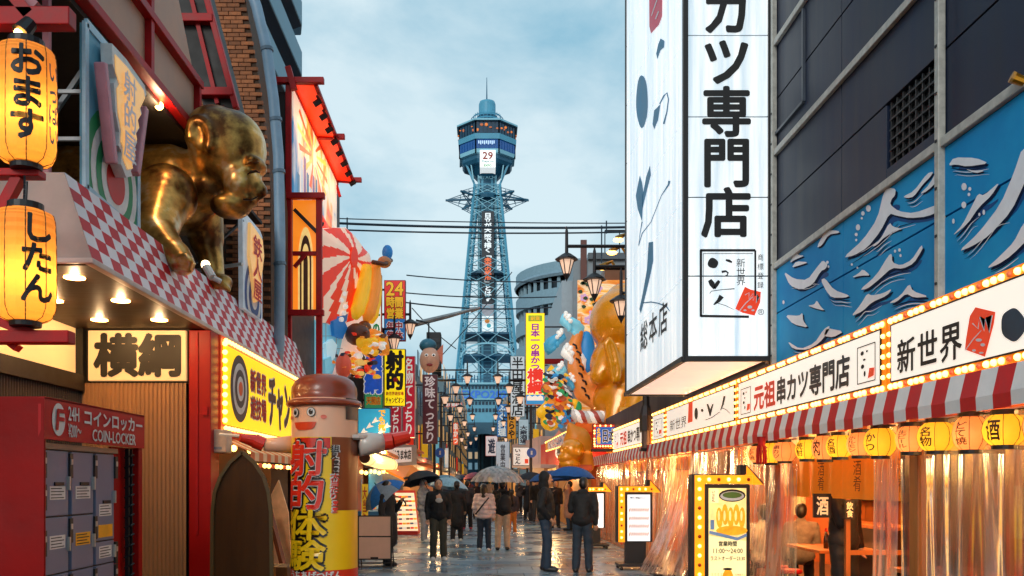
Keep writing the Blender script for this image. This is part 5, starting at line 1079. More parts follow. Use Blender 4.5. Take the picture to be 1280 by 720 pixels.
# lower lit panel with arched motif and second small eave
LP2 = mat('amber_panel', '#f0902a', .4, es=.6, em='#ff8a1e', var=.3, scale=2.5)
MB().box(*frect(366, 250, 396, 390, 15.34)[:2], 15.34, 15.4, *frect(366, 250, 396, 390, 15.34)[2:]).build('amber_panel', LP2, tw)
for k, (rx, ry) in enumerate(((9.5, 62), (7.2, 48), (5, 34), (2.8, 20))):
    MB().poly([P(p[0], p[1], 15.33-.002*k) for p in [(382-rx, 388)]+[(382-rx*math.cos(a*.262), 330-ry*math.sin(a*.262)*.75) for a in range(13)]+[(382+rx, 388)]]).build('arch_print', (mat('pale_amber', '#f8c878', .4, es=.6), mat('arch_brown', '#6a3a1a', .5))[k % 2], tw)
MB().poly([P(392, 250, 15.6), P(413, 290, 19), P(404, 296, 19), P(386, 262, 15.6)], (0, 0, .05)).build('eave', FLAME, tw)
for k in range(4): s = (k+.5)/4; MB().ball(P(392, 250, 15.6).lerp(P(411, 286, 19), s)+Vector((-.08, 0, -.08)), .09, 8, 6).build('lamp', BLACK, tw, True)

# apartment block with balconies above the brick hall -----------------------
ap = thing('balcony_block', 'pale blue block with stacked overhanging balconies above the picture tower', 'building', (-8, 26, 0))
APW = mat('pale_blue_render', '#a9bcc6', .6, var=.08); TEAL = mat('balcony_teal', '#6f98ab', .5, var=.1); DSOF = mat('dark_soffit', '#3d434c', .7)
MB().box(-12, -6.45, 20, 29, 0, 21).build('wall', APW, ap)
for k in range(5):
    z = 12.6+k*1.55
    bevel(MB().poly([(-6.45, 19, z+.5), (-5.75, 19, z+.5), (-5.6, 27.2, z), (-5.75, 27.8, z), (-6.45, 27.8, z)], (0, 0, .75)).build('balcony', TEAL, ap), .03)
    MB().poly([(-6.45, 19, z+.47), (-5.77, 19, z+.47), (-5.62, 27.2, z-.03), (-6.45, 27.7, z-.03)], (0, 0, .02)).build('soffit', DSOF, ap)
for k in range(4): MB().box(-6.47, -6.44, 20.5+1.9*k, 20.54+1.9*k, 8, 21).build('wall_joint', DSOF, ap)

# relief signboard with sunburst, prawns and waves ---------------------------
A_, B_ = (-3.39, 17.5), (-2.61, 19.7)
rs = thing('seafood_signboard', 'bulging seafood signboard with red and white sunburst, yellow prawns and waves', 'signboard', (-3.0, 18.6, 2.6))
nrm = Vector((2.2, -.78, 0)).normalized()
def rl(px, py, l=0.): return PL(px, py, A_, B_)+nrm*l
def relief(name, pts, m, l, th=.08): return MB().poly([rl(x, y, l) for x, y in pts], -nrm*th).build(name, m, rs)
IV = fm('#f2cdb4', .3); RR = fm('#e03418', .35); PY = fm('#f4b820', .3); PO3 = fm('#e88a2a', .3); CY_ = fm('#7fc8dc', .25); BL_ = fm('#2478c0', .2); BR_ = fm('#6a3820', .0); WT = fm('#f4efe8', .25); NV = fm('#1c2440'); GR_ = fm('#2a9858', .2)
outl = [(391, 288), (400, 287), (412, 285), (428, 286), (436, 292), (443, 300), (451, 311), (458, 318), (461, 330), (456, 345), (448, 372), (440, 400), (415, 408), (391, 400)]
relief('backing', [(391, 286), (432, 284), (444, 298), (455, 322), (456, 345), (452, 470), (391, 478)], WT, 0, .4); relief('sun_field', outl, IV, .06)
def edge_hit(a):
    c = Vector((429, 323)); dv = Vector((math.cos(a), math.sin(a))); best = None
    for p, q in zip(outl, outl[1:]+outl[:1]):
        p = Vector(p)-c; q = Vector(q)-c; e = q-p; den = dv.x*e.y-dv.y*e.x
        if abs(den) < 1e-9: continue
        t = (p.x*e.y-p.y*e.x)/den; s = (p.x*dv.y-p.y*dv.x)/den
        if t > 0 and 0 <= s <= 1 and (best is None or t < best): best = t
    return tuple(c+dv*(best or 20))
b = MB(); NA, NRG = 120, 6; vs = [rl(429, 323, .24)]
reds = ((183, 208), (124, 152), (236, 262), (274, 288), (328, 350), (14, 30), (52, 68), (80, 94), (104, 114))
for q in range(1, NRG+1):
    for k in range(NA):
        a = 2*math.pi*k/NA; h = edge_hit(a); s_ = q/NRG; c_ = (429+(h[0]-429)*s_, 323+(h[1]-323)*s_); vs.append(rl(c_[0], c_[1], .08+.16*(1-s_*s_)))
sw = lambda k, q: any(x <= (k*360/NA+(q-3)*3.5) % 360 <= y for x, y in reds)
fs = []
for k in range(NA): b.m.append(int(sw(k, 0))); fs.append((0, 1+k, 1+(k+1) % NA))
for q in range(NRG-1):
    for k in range(NA): b.m.append(int(sw(k, q+1))); fs.append((1+q*NA+k, 1+q*NA+(k+1) % NA, 1+(q+1)*NA+(k+1) % NA, 1+(q+1)*NA+k))
b.v = vs; b.f = fs; b.build('sun_dome', [IV, RR], rs, True)
relief('sun_disc', oval(429, 323, 4.6, 13), RR, .27)
for x in (403, 416): relief('panel_joint', [(x-.25, 290), (x+.25, 290), (x+.25, 470), (x-.25, 470)], fm('#b89a8c'), .083, .005)
for yy in (332, 350, 368, 404, 420, 436): relief('panel_joint', [(391, yy), (424, yy-.5), (424, yy+.2), (391, yy+.7)], fm('#9ab0b8'), .083, .005)
relief('water', [(391, 388), (404, 386), (420, 392), (428, 410), (422, 440), (412, 470), (391, 472)], CY_, .05)
for k, pts in enumerate(([(413, 352), (418, 346), (424, 349), (430, 360), (431, 380), (427, 402), (420, 405), (415, 398), (418, 375)], [(400, 430), (408, 424), (414, 432), (411, 448), (402, 455)], [(408, 402), (420, 396), (426, 410), (420, 424), (410, 420)], [(396, 450), (404, 446), (407, 462), (397, 470)])): relief('wave', pts, (BL_, fm('#bfe4ee', .3), BL_, CY_)[k], .12+.02*k)
for k in range(7): relief('foam', oval(417+3*math.sin(k*2.1)+(k % 3)*3, 352+8*k, 2.2, 3), WT, .2, .04)
# prawns: curved segmented bodies in the round
for (x0, y0, x1, y1, w, l, m_) in ((442, 334, 427, 398, .15, .32, PY), (448, 332, 436, 402, .15, .42, PO3), (452, 338, 445, 404, .13, .36, PY)):
    pts = []; rad = []
    for k in range(9): s = k/8; pts.append(rl(x0+(x1-x0)*s+2.5*math.sin(s*3.1), y0+(y1-y0)*s, l)); rad.append(w*(.75+.35*math.sin(s*2.6))*(1 if k % 2 else .94)*(.6 if k == 8 else 1))
    MB().tube(pts, rad, 10).build('prawn', m_, rs, True)
for k in range(4): relief('fin', [(450+2*k, 345+9*k), (462, 343+6*k), (457, 357+7*k)], PO3, .3)
MB().ball(rl(455, 330, .5), (.16, .16, .13)).build('prawn_head', fm('#c98a5a'), rs, True); MB().ball(rl(459, 318, .5), (.12, .12, .17)).build('blue_knob', BL_, rs, True)
MB().tube([rl(440, 330, .5), rl(450, 333, .6), rl(461, 328, .55)], .05, 8).build('crossbar', BR_, rs, True)
MB().ball(rl(431, 419, .3), (.27, .27, .24)).build('meatball', BR_, rs, True); MB().ball(rl(437, 409, .35), (.14, .14, .12)).build('meatball', fm('#8a5230'), rs, True)
R2 = random.Random(4)
def lumps(name, n, xa, xb, ya, yb, s0, s1, m, seed, l0=.25, l1=.5, par=None):
    q = random.Random(seed); S = []
    for k in range(n): s = q.uniform(s0, s1); S.append(('e', rl(q.uniform(xa, xb), q.uniform(ya, yb), q.uniform(l0, l1)), (s, s, s*q.uniform(.6, 1.2))))
    return rem(S, .028, name, m, par or rs, 1, disp=lambda c: .03*mnoise.noise(c*9)+.025*mnoise.noise(c*23))
def chips(name, mats, n, xa, xb, ya, yb, s, seed, place, par, depth):
    """small carved leaves and scales, each its own piece, set at many depths"""
    q = random.Random(seed)
    for k in range(n):
        x, yy = q.uniform(xa, xb), q.uniform(ya, yb); r_ = s*q.uniform(.5, 1.2); a0 = q.uniform(0, 6.28); kind = k % 3; pts = []
        for j in range(9): a = j*.698; rr = r_*((1, .55+.45*abs(math.cos(a*1.5)), 1.3 if j in (0, 4) else .5)[kind]); pts.append((x+rr*math.cos(a+a0), yy+rr*.8*math.sin(a+a0)))
        dv = place(0, 0, 1)-place(0, 0, 0); l = q.uniform(0, depth)
        MB().poly([place(px_, py_, l) for px_, py_ in pts], -dv*.07).build(name, mats[q.randrange(len(mats))], par)
lumps('fritter', 14, 436, 454, 418, 440, .1, .2, PO3, 3); lumps('fritter', 9, 426, 450, 424, 444, .08, .15, PY, 8, .35, .6); lumps('fritter', 6, 428, 452, 430, 446, .06, .12, WT, 9, .4, .65)
chips('carved_scale', (NV, WT, BR_, PY, RR, PO3, fm('#8a9ab0'), fm('#f4c060', .3)), 70, 414, 452, 440, 472, 4.2, 5, rl, rs, .5)
chips('carved_leaf', (PO3, PY, WT, RR, BR_), 26, 424, 455, 408, 442, 3.2, 6, lambda x, y, l: rl(x, y, l+.3), rs, .35)
MB().ball(rl(416, 458, .25), (.17, .17, .26)).build('red_lobe', fm('#d8543a', .2), rs, True)
MB().box(-8, -3.42, 17.6, 21.8, 0, 6.4).build('core', DKM, rs)

# ---------------------------------------------------------------- left row of hanging signs
lb = thing('left_eating_house', 'narrow eating house covered with hanging signs behind the seafood signboard', 'building', (-4.5, 27, 0))
MB().box(-8, -3.0, 22, 33, 0, 6.2).build('wall', fm('#3a3436'), lb)
for k in range(6):
    for j in range(2): MB().box(-3.01, -2.98, 22.6+1.7*k, 23.5+1.7*k, 3.2+1.5*j, 4.2+1.5*j).build('window', mat('dim_window', '#5a4a3a', .2, es=.15), lb)
MB().box(-3.0, -2.2, 22.2, 32.8, 2.62, 2.7).build('canopy', fm('#c8641e', .1), lb)
BRK = -3.0
G1 = 'hanging signs along the left row'
t, a, c, z0, z1 = hang_sign('hanging_sign', 'white hanging sign with fat green and orange characters', 'sign', 452, 343, 477, 422, 23.0, '#f4efe0', .3, '#c04a20', group=G1, bracket=BRK)
vtext(t, '日本一の', (a+c)/2+.02, c-.04, z0+.05, z1-.18, 23, GR_, .06, WT); vtext(t, '串かつ', a+.03, (a+c)/2-.0, z0+.05, z1-.5, 23, GR_, .06, ORG); htext(t, '名物', (a+c)/2, c-.05, z1-.17, z1-.04, 23, ORG, .04)
t, a, c, z0, z1 = hang_sign('hanging_sign', 'red over blue hanging sign with yellow numerals and characters', 'sign', 480, 350, 507, 426, 24.0, '#d02822', .25, '#8a1c18', group=G1, bracket=BRK)
MB().box(a+.02, c-.02, 23.988, 23.994, z0+.02, z0+.36*(z1-z0)).build('lower_face', fm('#2a7cc0', .25), t)
letters('24', (a+.07, 23.994, z1-.42), (c-a-.14, 0, 0), (0, 0, .36), PY, t, bold=.05, back=INK, bw=.06); H = z1-z0
for k, s in enumerate(('時間', '営業')): htext(t, s, a+.06, c-.06, z1-.75-.31*k, z1-.46-.31*k, 23.99, PY, .05, INK, .05)
for k, s in enumerate(('年中', '無休')): htext(t, s, a+.07, c-.07, z0+.29-.25*k, z0+.52-.25*k, 23.985, mat('sign_pink_red', '#d83040', .4), .04, WT, .06)
t, a, c, z0, z1 = hang_sign('hanging_sign', 'bright yellow hanging sign with two heavy black characters', 'sign', 480, 436, 507, 508, 22.6, '#f6d40c', .45, '#2a2620', group=G1, bracket=BRK)
vtext(t, '射的', a+.05, c-.05, z0+.42, z1-.05, 22.6, INK, .06); htext(t, '新世界遊技場', a+.05, c-.05, z0+.28, z0+.38, 22.6, REDPR, .03); htext(t, 'チャンピオン', a+.04, c-.04, z0+.08, z0+.24, 22.6, INK, .05)
MB().poly([Vector((a+.3+.06*math.cos(k*.524), 22.58, z0+.68+.06*math.sin(k*.524))) for k in range(12)]).build('target_dot', REDPR, t)
t, a, c, z0, z1 = hang_sign('hanging_sign', 'green hanging sign with two big blue white edged characters', 'sign', 455, 433, 479, 512, 21.8, '#2f8a5c', .2, '#2a5a44', group=G1, bracket=BRK)
vtext(t, '横綱', a+.02, c-.03, z0+.4, z1-.03, 21.8, mat('char_blue', '#1a5cd0', .4, es=.25), .07, WT, bw=.06); htext(t, '天照店', a+.06, c-.06, z0+.12, z0+.32, 21.8, ORG, .05, PY)
t, a, c, z0, z1 = hang_sign('hanging_sign', 'blue hanging board with white waves and a column of yellow kana', 'sign', 447, 510, 488, 549, 21.2, '#2a9ccc', .2, '#1a5a80', group=G1, bracket=BRK)
vtext(t, 'でも揃い', a+.5, a+.68, z0+.03, z1-.03, 21.2, PY, .05)
for k in range(5): MB().poly([Vector((a+.06+.14*k+p[0], 21.185, z0+.12+.13*(k % 3)+p[1])) for p in ((0, 0), (.06, .1), (.1, .16), (.12, .09), (.2, .06), (.1, .03))]).build('wave_print', WT, t)
t, a, c, z0, z1 = hang_sign('hanging_sign', 'long red hanging sign with white kana behind the yellow sign', 'sign', 503, 445, 519, 547, 25.5, '#b8142c', .2, '#c8b8b8', group=G1, bracket=BRK)
vtext(t, '名物てっちり', a+.05, c-.05, z0+.06, z1-.06, 25.5, WT, .03)
t, a, c, z0, z1 = hang_sign('hanging_sign', 'short red hanging sign below the bright yellow sign', 'sign', 487, 500, 502, 547, 25.0, '#a8142c', .15, '#c8b8b8', group=G1, bracket=BRK)
vtext(t, 'っちり', a+.05, c-.05, z0+.05, z1-.05, 25, WT, .03)
t, a, c, z0, z1 = hang_sign('hanging_sign', 'dark maroon hanging sign with pale kana farther along the street', 'sign', 528, 468, 547, 555, 31, '#4a1420', .1, '#6a6468', group=G1, bracket=BRK)
vtext(t, '珍味てっちり', a+.08, c-.08, z0+.06, z1-.06, 31, fm('#d8c8c8', .2), .03)
# puffer fish lantern between the red signs
pf_ = thing('puffer_fish_lantern', 'round pink brown puffer fish figure hanging between the red signs', 'lantern', P(538, 452, 28))
c0 = P(537, 450, 28); MB().ball(c0, (.32, .4, .42), 14, 10).build('body', fm('#c09078', .15), pf_, True); MB().ball(P(535, 432, 28.1), (.28, .35, .22), 12, 8).build('back', fm('#2f6a80'), pf_, True)
for dx in (-4, 5): MB().ball(P(537+dx, 444, 27.6), (.06, .05, .05)).build('eye', WT, pf_, True); MB().ball(P(537+dx, 444, 27.55), (.035, .05, .03)).build('pupil', INK, pf_, True)
MB().ball(P(537, 456, 27.6), (.1, .08, .05)).build('mouth', fm('#a03838'), pf_, True); MB().poly([P(545, 440, 28), P(554, 430, 28), P(553, 456, 28)], (0, .06, 0)).build('tail_fin', fm('#b8644a', .1), pf_); MB().tube([P(536, 428, 28), P(536, 404, 28), P(520, 400, 28)], .03, 6).build('hook', STEEL, pf_)
for k, (x0, y0, x1, y1, d) in enumerate(((533, 415, 551, 462, 31.5), (540, 420, 551, 470, 33))):
    a, c, z0, z1 = frect(x0, y0, x1, y1, d); t = thing('cooling_unit', ('tall dark cooling unit above the maroon sign', 'second dark unit behind the tall cooling unit')[k], 'machine', ((a+c)/2, d, z0)); bevel(MB().box(a, c, d, d+.6, z0, z1).build('casing', fm('#22262a'), t), .02)
    for q in range(5): MB().box(a+.04, c-.04, d-.012, d, z0+.1+q*.22, z0+.24+q*.22).build('louvre', fm('#30363c'), t)
    MB().box(a, c, d+.1, d+.5, 6.0, z0).build('stand', STEEL, t)
# shop name box, cream lantern sign and stalls below
t = thing('shop_name_box', 'grey edged white shop sign with two black characters above the orange awning', 'sign', (-2.4, 22.5, 2)); 
A2, B2 = (-2.75, 21.2), (-1.98, 23.8)
def rl2(px, py, l=0.): return PL(px, py, A2, B2)+Vector((2.6, -.77, 0)).normalized()*l
q = [rl2(478, 557), rl2(521, 556), rl2(521, 581), rl2(478, 584)]; MB().poly(q, (-.5, .15, 0)).build('box', fm('#8a8684'), t); q = [rl2(489, 560, .01), rl2(514, 559, .01), rl2(514, 577, .01), rl2(489, 579, .01)]; MB().poly(q).build('face', fm('#e8dcd4', .25), t)
letters('だるま本店', rl2(489, 575, .02), rl2(513, 574, .02)-rl2(489, 575, .02), Vector((0, 0, .26)), INK, t, em=True, bold=.04)
t = thing('roll_lantern', 'long cream lit cylinder lantern under the shop sign', 'lantern', P(470, 576, 20.5)); q0, q1 = P(456, 572, 20), P(491, 582, 22.5); MB().tube([q0, q0.lerp(q1, .05), q0.lerp(q1, .95), q1], [.12, .16, .16, .12], 14).build('paper_shade', mat('cream_lantern', '#f8e4a8', .5, es=1.0, em='#ffe090', var=.06), t, True)
for s in (0, .12, .88, 1): p = q0.lerp(q1, s); MB().tube([p-(q1-q0)*.004, p+(q1-q0)*.004], .165 if 0 < s < 1 else .13, 14).build('band', BR_, t)
t = thing('slanting_sign', 'slanting pink and cream sign board above the cream cylinder lantern', 'sign', P(470, 558, 20)); q = [P(455, 563, 19.5), P(474, 555, 20), P(497, 566, 22.5), P(496, 572, 22.5), P(474, 562, 20)]; MB().poly(q, (0, .12, .0)).build('board', fm('#e8c8b8', .3), t); MB().bar(q[4], q[3], .08).build('lower_rail', ORG, t)
t = thing('orange_awning', 'orange canvas awning over the street stall with menu board', 'awning', P(500, 585, 24)); MB().poly([P(472, 582, 21.5), P(515, 582, 24), P(533, 593, 27), P(505, 598, 22)], (0, 0, -.06)).build('canvas', fm('#e07818', .25), t); MB().bar(P(505, 598, 22), P(533, 593, 27), .05).build('edge_rod', STEEL, t)
st2 = thing('street_stall', 'blue fronted street stall with warm bulbs under the orange awning', 'stall', (-2.7, 22, 0)); MB().box(-3.0, -2.3, 20.6, 23.6, 0, .9).build('counter', fm('#2a70a0'), st2); MB().box(-3.05, -3.0, 20, 24, .9, 2.6).build('back_board', fm('#b0582a', .15), st2); MB().box(-2.7, -2.68, 20.7, 23.4, 1.3, 1.9).build('cloth', fm('#2a98d0', .1), st2)
for k in range(9): MB().ball(P(452+5.5*k, 590+1.2*math.sin(k*2), 20.4+.25*k), .05, 8, 6).build('lamp', BULB, st2, True)
for k in range(8): MB().box(-2.9, -2.75, 20.8+.32*k, 21.05+.32*k, .9, 1.1+.05*(k % 3)).build('goods_box', (RR, PY, CY_, WT)[k % 4], st2)
light('stall_lamp', 'POINT', (-2.3, 20.6, 2.25), 90, (1, .65, .3), .15); light('stall_lamp', 'POINT', (-2.2, 25.5, 2.3), 90, (1, .65, .3), .15)
t = thing('flag_banner', 'narrow yellow banner standing behind the blank panel board', 'banner', P(456, 640, 17.5)); a, c, z0, z1 = frect(452, 605, 460, 660, 17.5); MB().box(a, c, 17.5, 17.52, z0, z1).build('cloth', fm('#e8b820', .2), t); vtext(t, '大当り', a+.02, c-.02, z0+.05, z1-.05, 17.5, REDPR, .05); MB().tube([(a, 17.51, 0), (a, 17.51, z1+.1)], .012, 6).build('pole', WHITE, t)
# leaning menu board with red frame
d = 27.0; t = thing('menu_board', 'red framed menu board leaning back on the left pavement', 'sign', P(508, 668, 26.5))
q = [P(492, 668, 26.4), P(525, 667, 26.4), P(519, 613, 27.2), P(492, 613, 27.2)]; MB().poly(q, (0, .06, 0)).build('board', fm('#b82818'), t)
mid = sum(q, Vector())/4; q2 = [mid+(p-mid)*.88+Vector((0, -.012, .004)) for p in q]; MB().poly(q2).build('menu_sheet', fm('#f0e6cc', .35), t)
for r_ in range(8):
    for k in range(6):
        s, e_ = (k+.5)/6, (r_+.6)/8.6; p = q2[0].lerp(q2[1], s).lerp(q2[3].lerp(q2[2], s), e_)+Vector((0, -.008, 0)); MB().box(p.x-.05, p.x+.05, p.y-.003, p.y, p.z-.045, p.z+.04).build('dish_picture', (PO3, PY, RR, fm('#8a5a2a'), WT, fm('#5a6a9a'))[(k*5+r_*3) % 6], t)
MB().box(mid.x-.5, mid.x+.4, 26.35, 26.9, .006, .12).build('base', fm('#a82018'), t)
# blank folding panel board
d = 15.9; t = thing('panel_board', 'blank two panel board in a black frame beside the inflatable figure', 'signboard', P(468, 712, d)); a, c, z0, z1 = frect(448, 645, 489, 714, d); z0 = .01
PKW = mat('blank_pinkish', '#c9a898', .5, var=.05)
for x in (a, c): MB().bar((x, d, z0), (x, d, z1), .025).build('upright', BLACK, t); MB().bar((x, d, z1-.02), (x, d+.45, z0), .022).build('rear_leg', BLACK, t)
for z in (z1, z1-.37, z1-.78, .13, .06): MB().bar((a, d, z), (c, d, z), .022).build('rail', BLACK, t)
for za, zb_ in ((z1-.36, z1-.012), (z1-.77, z1-.385)): MB().box(a+.012, c-.012, d-.006, d+.006, za, zb_).build('panel', PKW, t)
MB().box(a+.22, a+.36, d-.02, d, z1-.79, z1-.74).build('latch', BLACK, t)

# ---------------------------------------------------------------- right: golden statue house
rh = thing('golden_statue_house', 'orange decorated eating house behind the golden statue', 'building', (6, 31, 0))
MB().box(3.75, 10, 27.2, 34, 0, 8.2).build('wall', fm('#7a4a2a'), rh)
a, c, z0, z1 = frect(722, 350, 830, 420, 27.1)
WVP = picture('orange_wave_panel', [(.38, '#e8741a'), (.46, '#f4b040'), (.52, '#f2d8b0'), (.58, '#e88a2a'), (.66, '#c8541a')], (.6, 1, 2.2), .35)
MB().box(a, 9, 27.1, 27.2, 3.0, z1).build('wave_panel', WVP, rh)
for k, (x, yy) in enumerate(((741, 392), (730, 372), (748, 360), (735, 400))):
    for j in range(5): MB().poly([P(x+3.2*math.cos(j*1.257)+2.2*math.cos(q*.785), yy+3.2*math.sin(j*1.257)+2.2*math.sin(q*.785), 27.07) for q in range(8)]).build('flower_print', fm('#d8a8d0', .2), rh)
for k in range(16): x = 724+R2.random()*26; yy = 350+R2.random()*36; MB().poly([P(x+2.5*math.cos(q*1.05+k)*(1+.4*(q % 2)), yy+2.5*math.sin(q*1.05+k), 27.06) for q in range(6)]).build('leaf_print', fm('#2a4a24'), rh)
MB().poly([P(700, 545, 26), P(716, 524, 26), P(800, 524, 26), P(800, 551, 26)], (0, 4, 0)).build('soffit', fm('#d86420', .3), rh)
MB().box(3.3, 6, 25.2, 27.1, 3.6, 3.85).build('ledge', fm('#b84a1a'), rh)
# grey roof shed and wall beside it
gw = thing('grey_roof_house', 'grey walled building with slanting gutter behind the street lamps', 'building', (6, 40, 0))
a, c, z0, z1 = frect(695, 325, 790, 500, 36); MB().box(a+.7, 12, 36, 46, 0, z1).build('wall', fm('#8a9298'), gw); MB().box(a+.25, a+.7, 36.2, 46, 0, z1-.8).build('side_wall', fm('#a8b4bc'), gw); MB().box(a+1.0, a+1.25, 35.9, 36, 4, z1+.8).build('brick_column', fm('#6a3a30'), gw)
MB().bar((a+1.3, 35.9, z1-4.2), (a+3.4, 35.9, z1+.5), .28).build('gutter', fm('#b8c0c4'), gw); MB().box(a+1.3, 12, 35.8, 36.2, z1, z1+.25).build('cornice', fm('#5a6066'), gw)
for k in range(9): MB().bar((a+2+.6*k, 36, z1+.25), (a+2+.6*k, 36, z1+1.2), .04).build('baluster', STEEL, gw)
MB().bar((a+2, 36, z1+1.2), (a+8, 36, z1+1.2), .06).build('handrail', STEEL, gw)
for k in range(2): MB().box(a-.8, a+.3, 35.8, 36, 4.7+1.7*k, 4.9+1.7*k).build('red_beam', REDP, gw)
# the statue
GOLD2 = mat('orange_gold', '#f79a0a', .26, .12, var=.1, scale=1.2, coat=.5)
gs = thing('golden_statue', 'giant smooth orange gold seated statue beside the tall box sign', 'statue', P(772, 520, 25))
d = 25.2; Q = P
S = [('e', Q(781, 403, d), (1.02, 1.0, 1.0)), ('e', Q(779, 378, d+.1), (.55, .6, .55)), ('e', Q(772, 456, d), (.8, .85, .85)), ('c', Q(760, 452, d-.3), Q(750, 470, d-.4), .42, .3), ('e', Q(790, 500, d+.1), (1.15, .9, .85)), ('c', Q(775, 490, d-.3), Q(768, 525, d-.5), .4, .3), ('c', Q(800, 490, d-.6), Q(786, 528, d-.9), .42, .3), ('e', Q(800, 545, d), (1.2, 1, .8))]
for k in range(5): S.append(('c', Q(776+6*k, 512, d-1.15), Q(775+6*k, 531, d-1.25), .1, .1))
for (x0, y0, x1, y1) in ((757, 430, 762, 424), (762, 424, 768, 434), (768, 434, 774, 462), (774, 462, 773, 474), (773, 474, 767, 476), (767, 476, 763, 452), (763, 452, 757, 430)): S.append(('c', Q(x0, y0, d-.88), Q(x1, y1, d-.9), .085, .085))
rem(S, .05, 'body', GOLD2, gs, 5)
MB().poly([Q(753, 388, d-.2), Q(758, 378, d-.3), Q(763, 390, d-.4)], (0, .2, 0)).build('hair_tuft', GOLD2, gs)
# golden head below with pointed hood
gh = thing('small_golden_head', 'small golden bald head with a pointed orange hood under the rope', 'statue', P(716, 585, 23.5)); d = 23.5
rem([('e', Q(715, 563, d), (.33, .33, .32)), ('e', Q(708, 572, d-.05), (.24, .25, .18)), ('c', Q(703, 567, d-.1), Q(700, 571, d-.1), .06, .05), ('e', Q(724, 566, d-.28), (.06, .05, .1)), ('e', Q(712, 580, d), (.3, .3, .16)), ('c', Q(704, 577, d-.12), Q(700, 578, d-.12), .04, .03), ('c', Q(704, 559, d-.2), Q(708, 558, d-.25), .03, .03)], .02, 'head', GOLD2, gh, 4)
rem([('e', Q(722, 556, d+.25), (.4, .3, .5)), ('c', Q(720, 548, d+.25), Q(712, 530, d+.2), .3, .06), ('c', Q(728, 560, d+.25), Q(734, 582, d+.25), .25, .2)], .03, 'hood', fm('#d8801c', .1), gh, 4)
MB().box(2.0, 2.9, 23.4, 24.2, 1.9, 2.05).build('ledge', fm('#b84a1a'), gh)
# carved carp, waves and little figures
cp = thing('carved_carp', 'orange spotted carved carp with blue waves left of the golden statue', 'carving', P(725, 500, 25.6)); d = 25.6
OC = fm('#ec8a3c', .15)
rem([('c', Q(724, 414, d), Q(718, 432, d), .14, .2), ('c', Q(718, 432, d), Q(720, 462, d), .2, .26), ('c', Q(720, 462, d), Q(730, 490, d), .26, .3), ('c', Q(730, 490, d), Q(752, 508, d-.1), .3, .22), ('c', Q(724, 414, d), Q(714, 403, d), .1, .03), ('c', Q(724, 414, d), Q(727, 396, d), .1, .03), ('e', Q(742, 478, d-.2), (.3, .2, .26)), ('e', Q(752, 490, d-.2), (.24, .2, .2))], .035, 'body', OC, cp, 4)
for k in range(8): x, yy = 716+1.8*k+(k % 2)*3, 430+9*k; MB().tube([Q(x, yy, d-.32), Q(x+4, yy+2, d-.36), Q(x+5, yy+6, d-.33)], .03, 5).build('stripe_mark', INK, cp)
for k, (x, yy, s, fl) in enumerate(((708, 408, 1.0, 1), (700, 428, .9, -1), (710, 448, 1.05, 1), (701, 468, .85, -1), (713, 482, .8, 1), (699, 492, .7, 1))):
    pts = [Q(x+fl*(10-13*q/11)*s*(1 if q < 6 else .8)+fl*6*math.sin(q*.75)*s, yy+10*s-20*s*min(1, q/6)+max(0, q-6)*3.2*s, d+.1-.03*q) for q in range(12)]
    MB().tube(pts, [.26*s*(1-q/14) for q in range(12)], 8).build('wave_curl', (CY_, fm('#4aa8d0', .15), WT)[k % 3], cp, True)
    for q in range(5): MB().ball(pts[5+q]+Vector((.05*fl, -.15, .12)), .07*s, 7, 5).build('foam_tip', WT, cp, True)
def pq(x, yy, l): return Q(x, yy, 25.3-l)
chips('carved_leaf', (PY, PO3, WT, fm('#c8582a', .1), NV, fm('#2a8ac8', .2), GR_), 90, 681, 714, 468, 534, 4.0, 12, pq, cp, .5)
MB().ball(Q(733, 440, d+.15), (.26, .2, .62), 12, 9).build('blue_wave', fm('#2a8ad0', .2), cp, True)
for k in range(4): MB().ball(Q(710+4*k, 506+3*(k % 2), d-.2), (.13, .12, .18), 10, 7).build('yellow_petal', (PY, WT, PY, GR_)[k], cp, True)
for n_, (x, yy, s) in enumerate(((688, 512, 1), (700, 498, .9), (691, 482, .85), (706, 520, .8))):
    t = thing('carved_figure', ('carved festival figure in orange and yellow robe lowest of the group', 'carved festival figure with pale face below the carp', 'carved festival figure with dark hair at the top of the group', 'small carved festival figure beside the white rope')[n_], 'carving', P(x, yy+20, 25.4), 'carved figures left of the golden statue'); d = 25.4; k_ = (PY, PO3, fm('#c8582a', .1), fm('#8aa0b0', .1))[n_]
    rem([('c', Q(x-1, yy-8*s, d), Q(x, yy+14*s, d), .16*s, .3*s), ('c', Q(x-4, yy-7, d), Q(x-11*s, yy+4, d-.15), .1*s, .17*s), ('c', Q(x+4, yy-7, d), Q(x+11*s, yy+6, d-.1), .1*s, .17*s), ('e', Q(x+2, yy+2, d-.12), (.2*s, .16*s, .1*s))], .025, 'robe', k_, t, 3); MB().ball(Q(x-2, yy-15*s, d-.05), (.13*s, .13*s, .16*s), 12, 8).build('head', fm('#f0d8c4', .1), t, True)
    MB().ball(Q(x-2, yy-18*s, d), (.15*s, .15*s, .1*s), 10, 6).build('hair', INK, t, True); MB().poly([Q(x-9*s, yy-22*s, d+.1), Q(x-2, yy-31*s, d+.1), Q(x+6*s, yy-22*s, d+.1), Q(x+1, yy-19*s, d+.1)], (0, .06, 0)).build('headdress', (RR, WT, PY, NV)[n_], t); MB().tube([Q(x-6*s, yy+1, d-.22), Q(x, yy+3, d-.28), Q(x+7*s, yy+1, d-.2)], .05, 6).build('sash', (NV, RR, WT, RR)[n_], t, True); 
    for q in range(6): MB().ball(Q(x-7+2.6*q, yy-4+7*math.sin(q*2.2+n_), d-.2), .045, 7, 5).build('robe_spot', (WT, RR, INK)[q % 3], t, True)
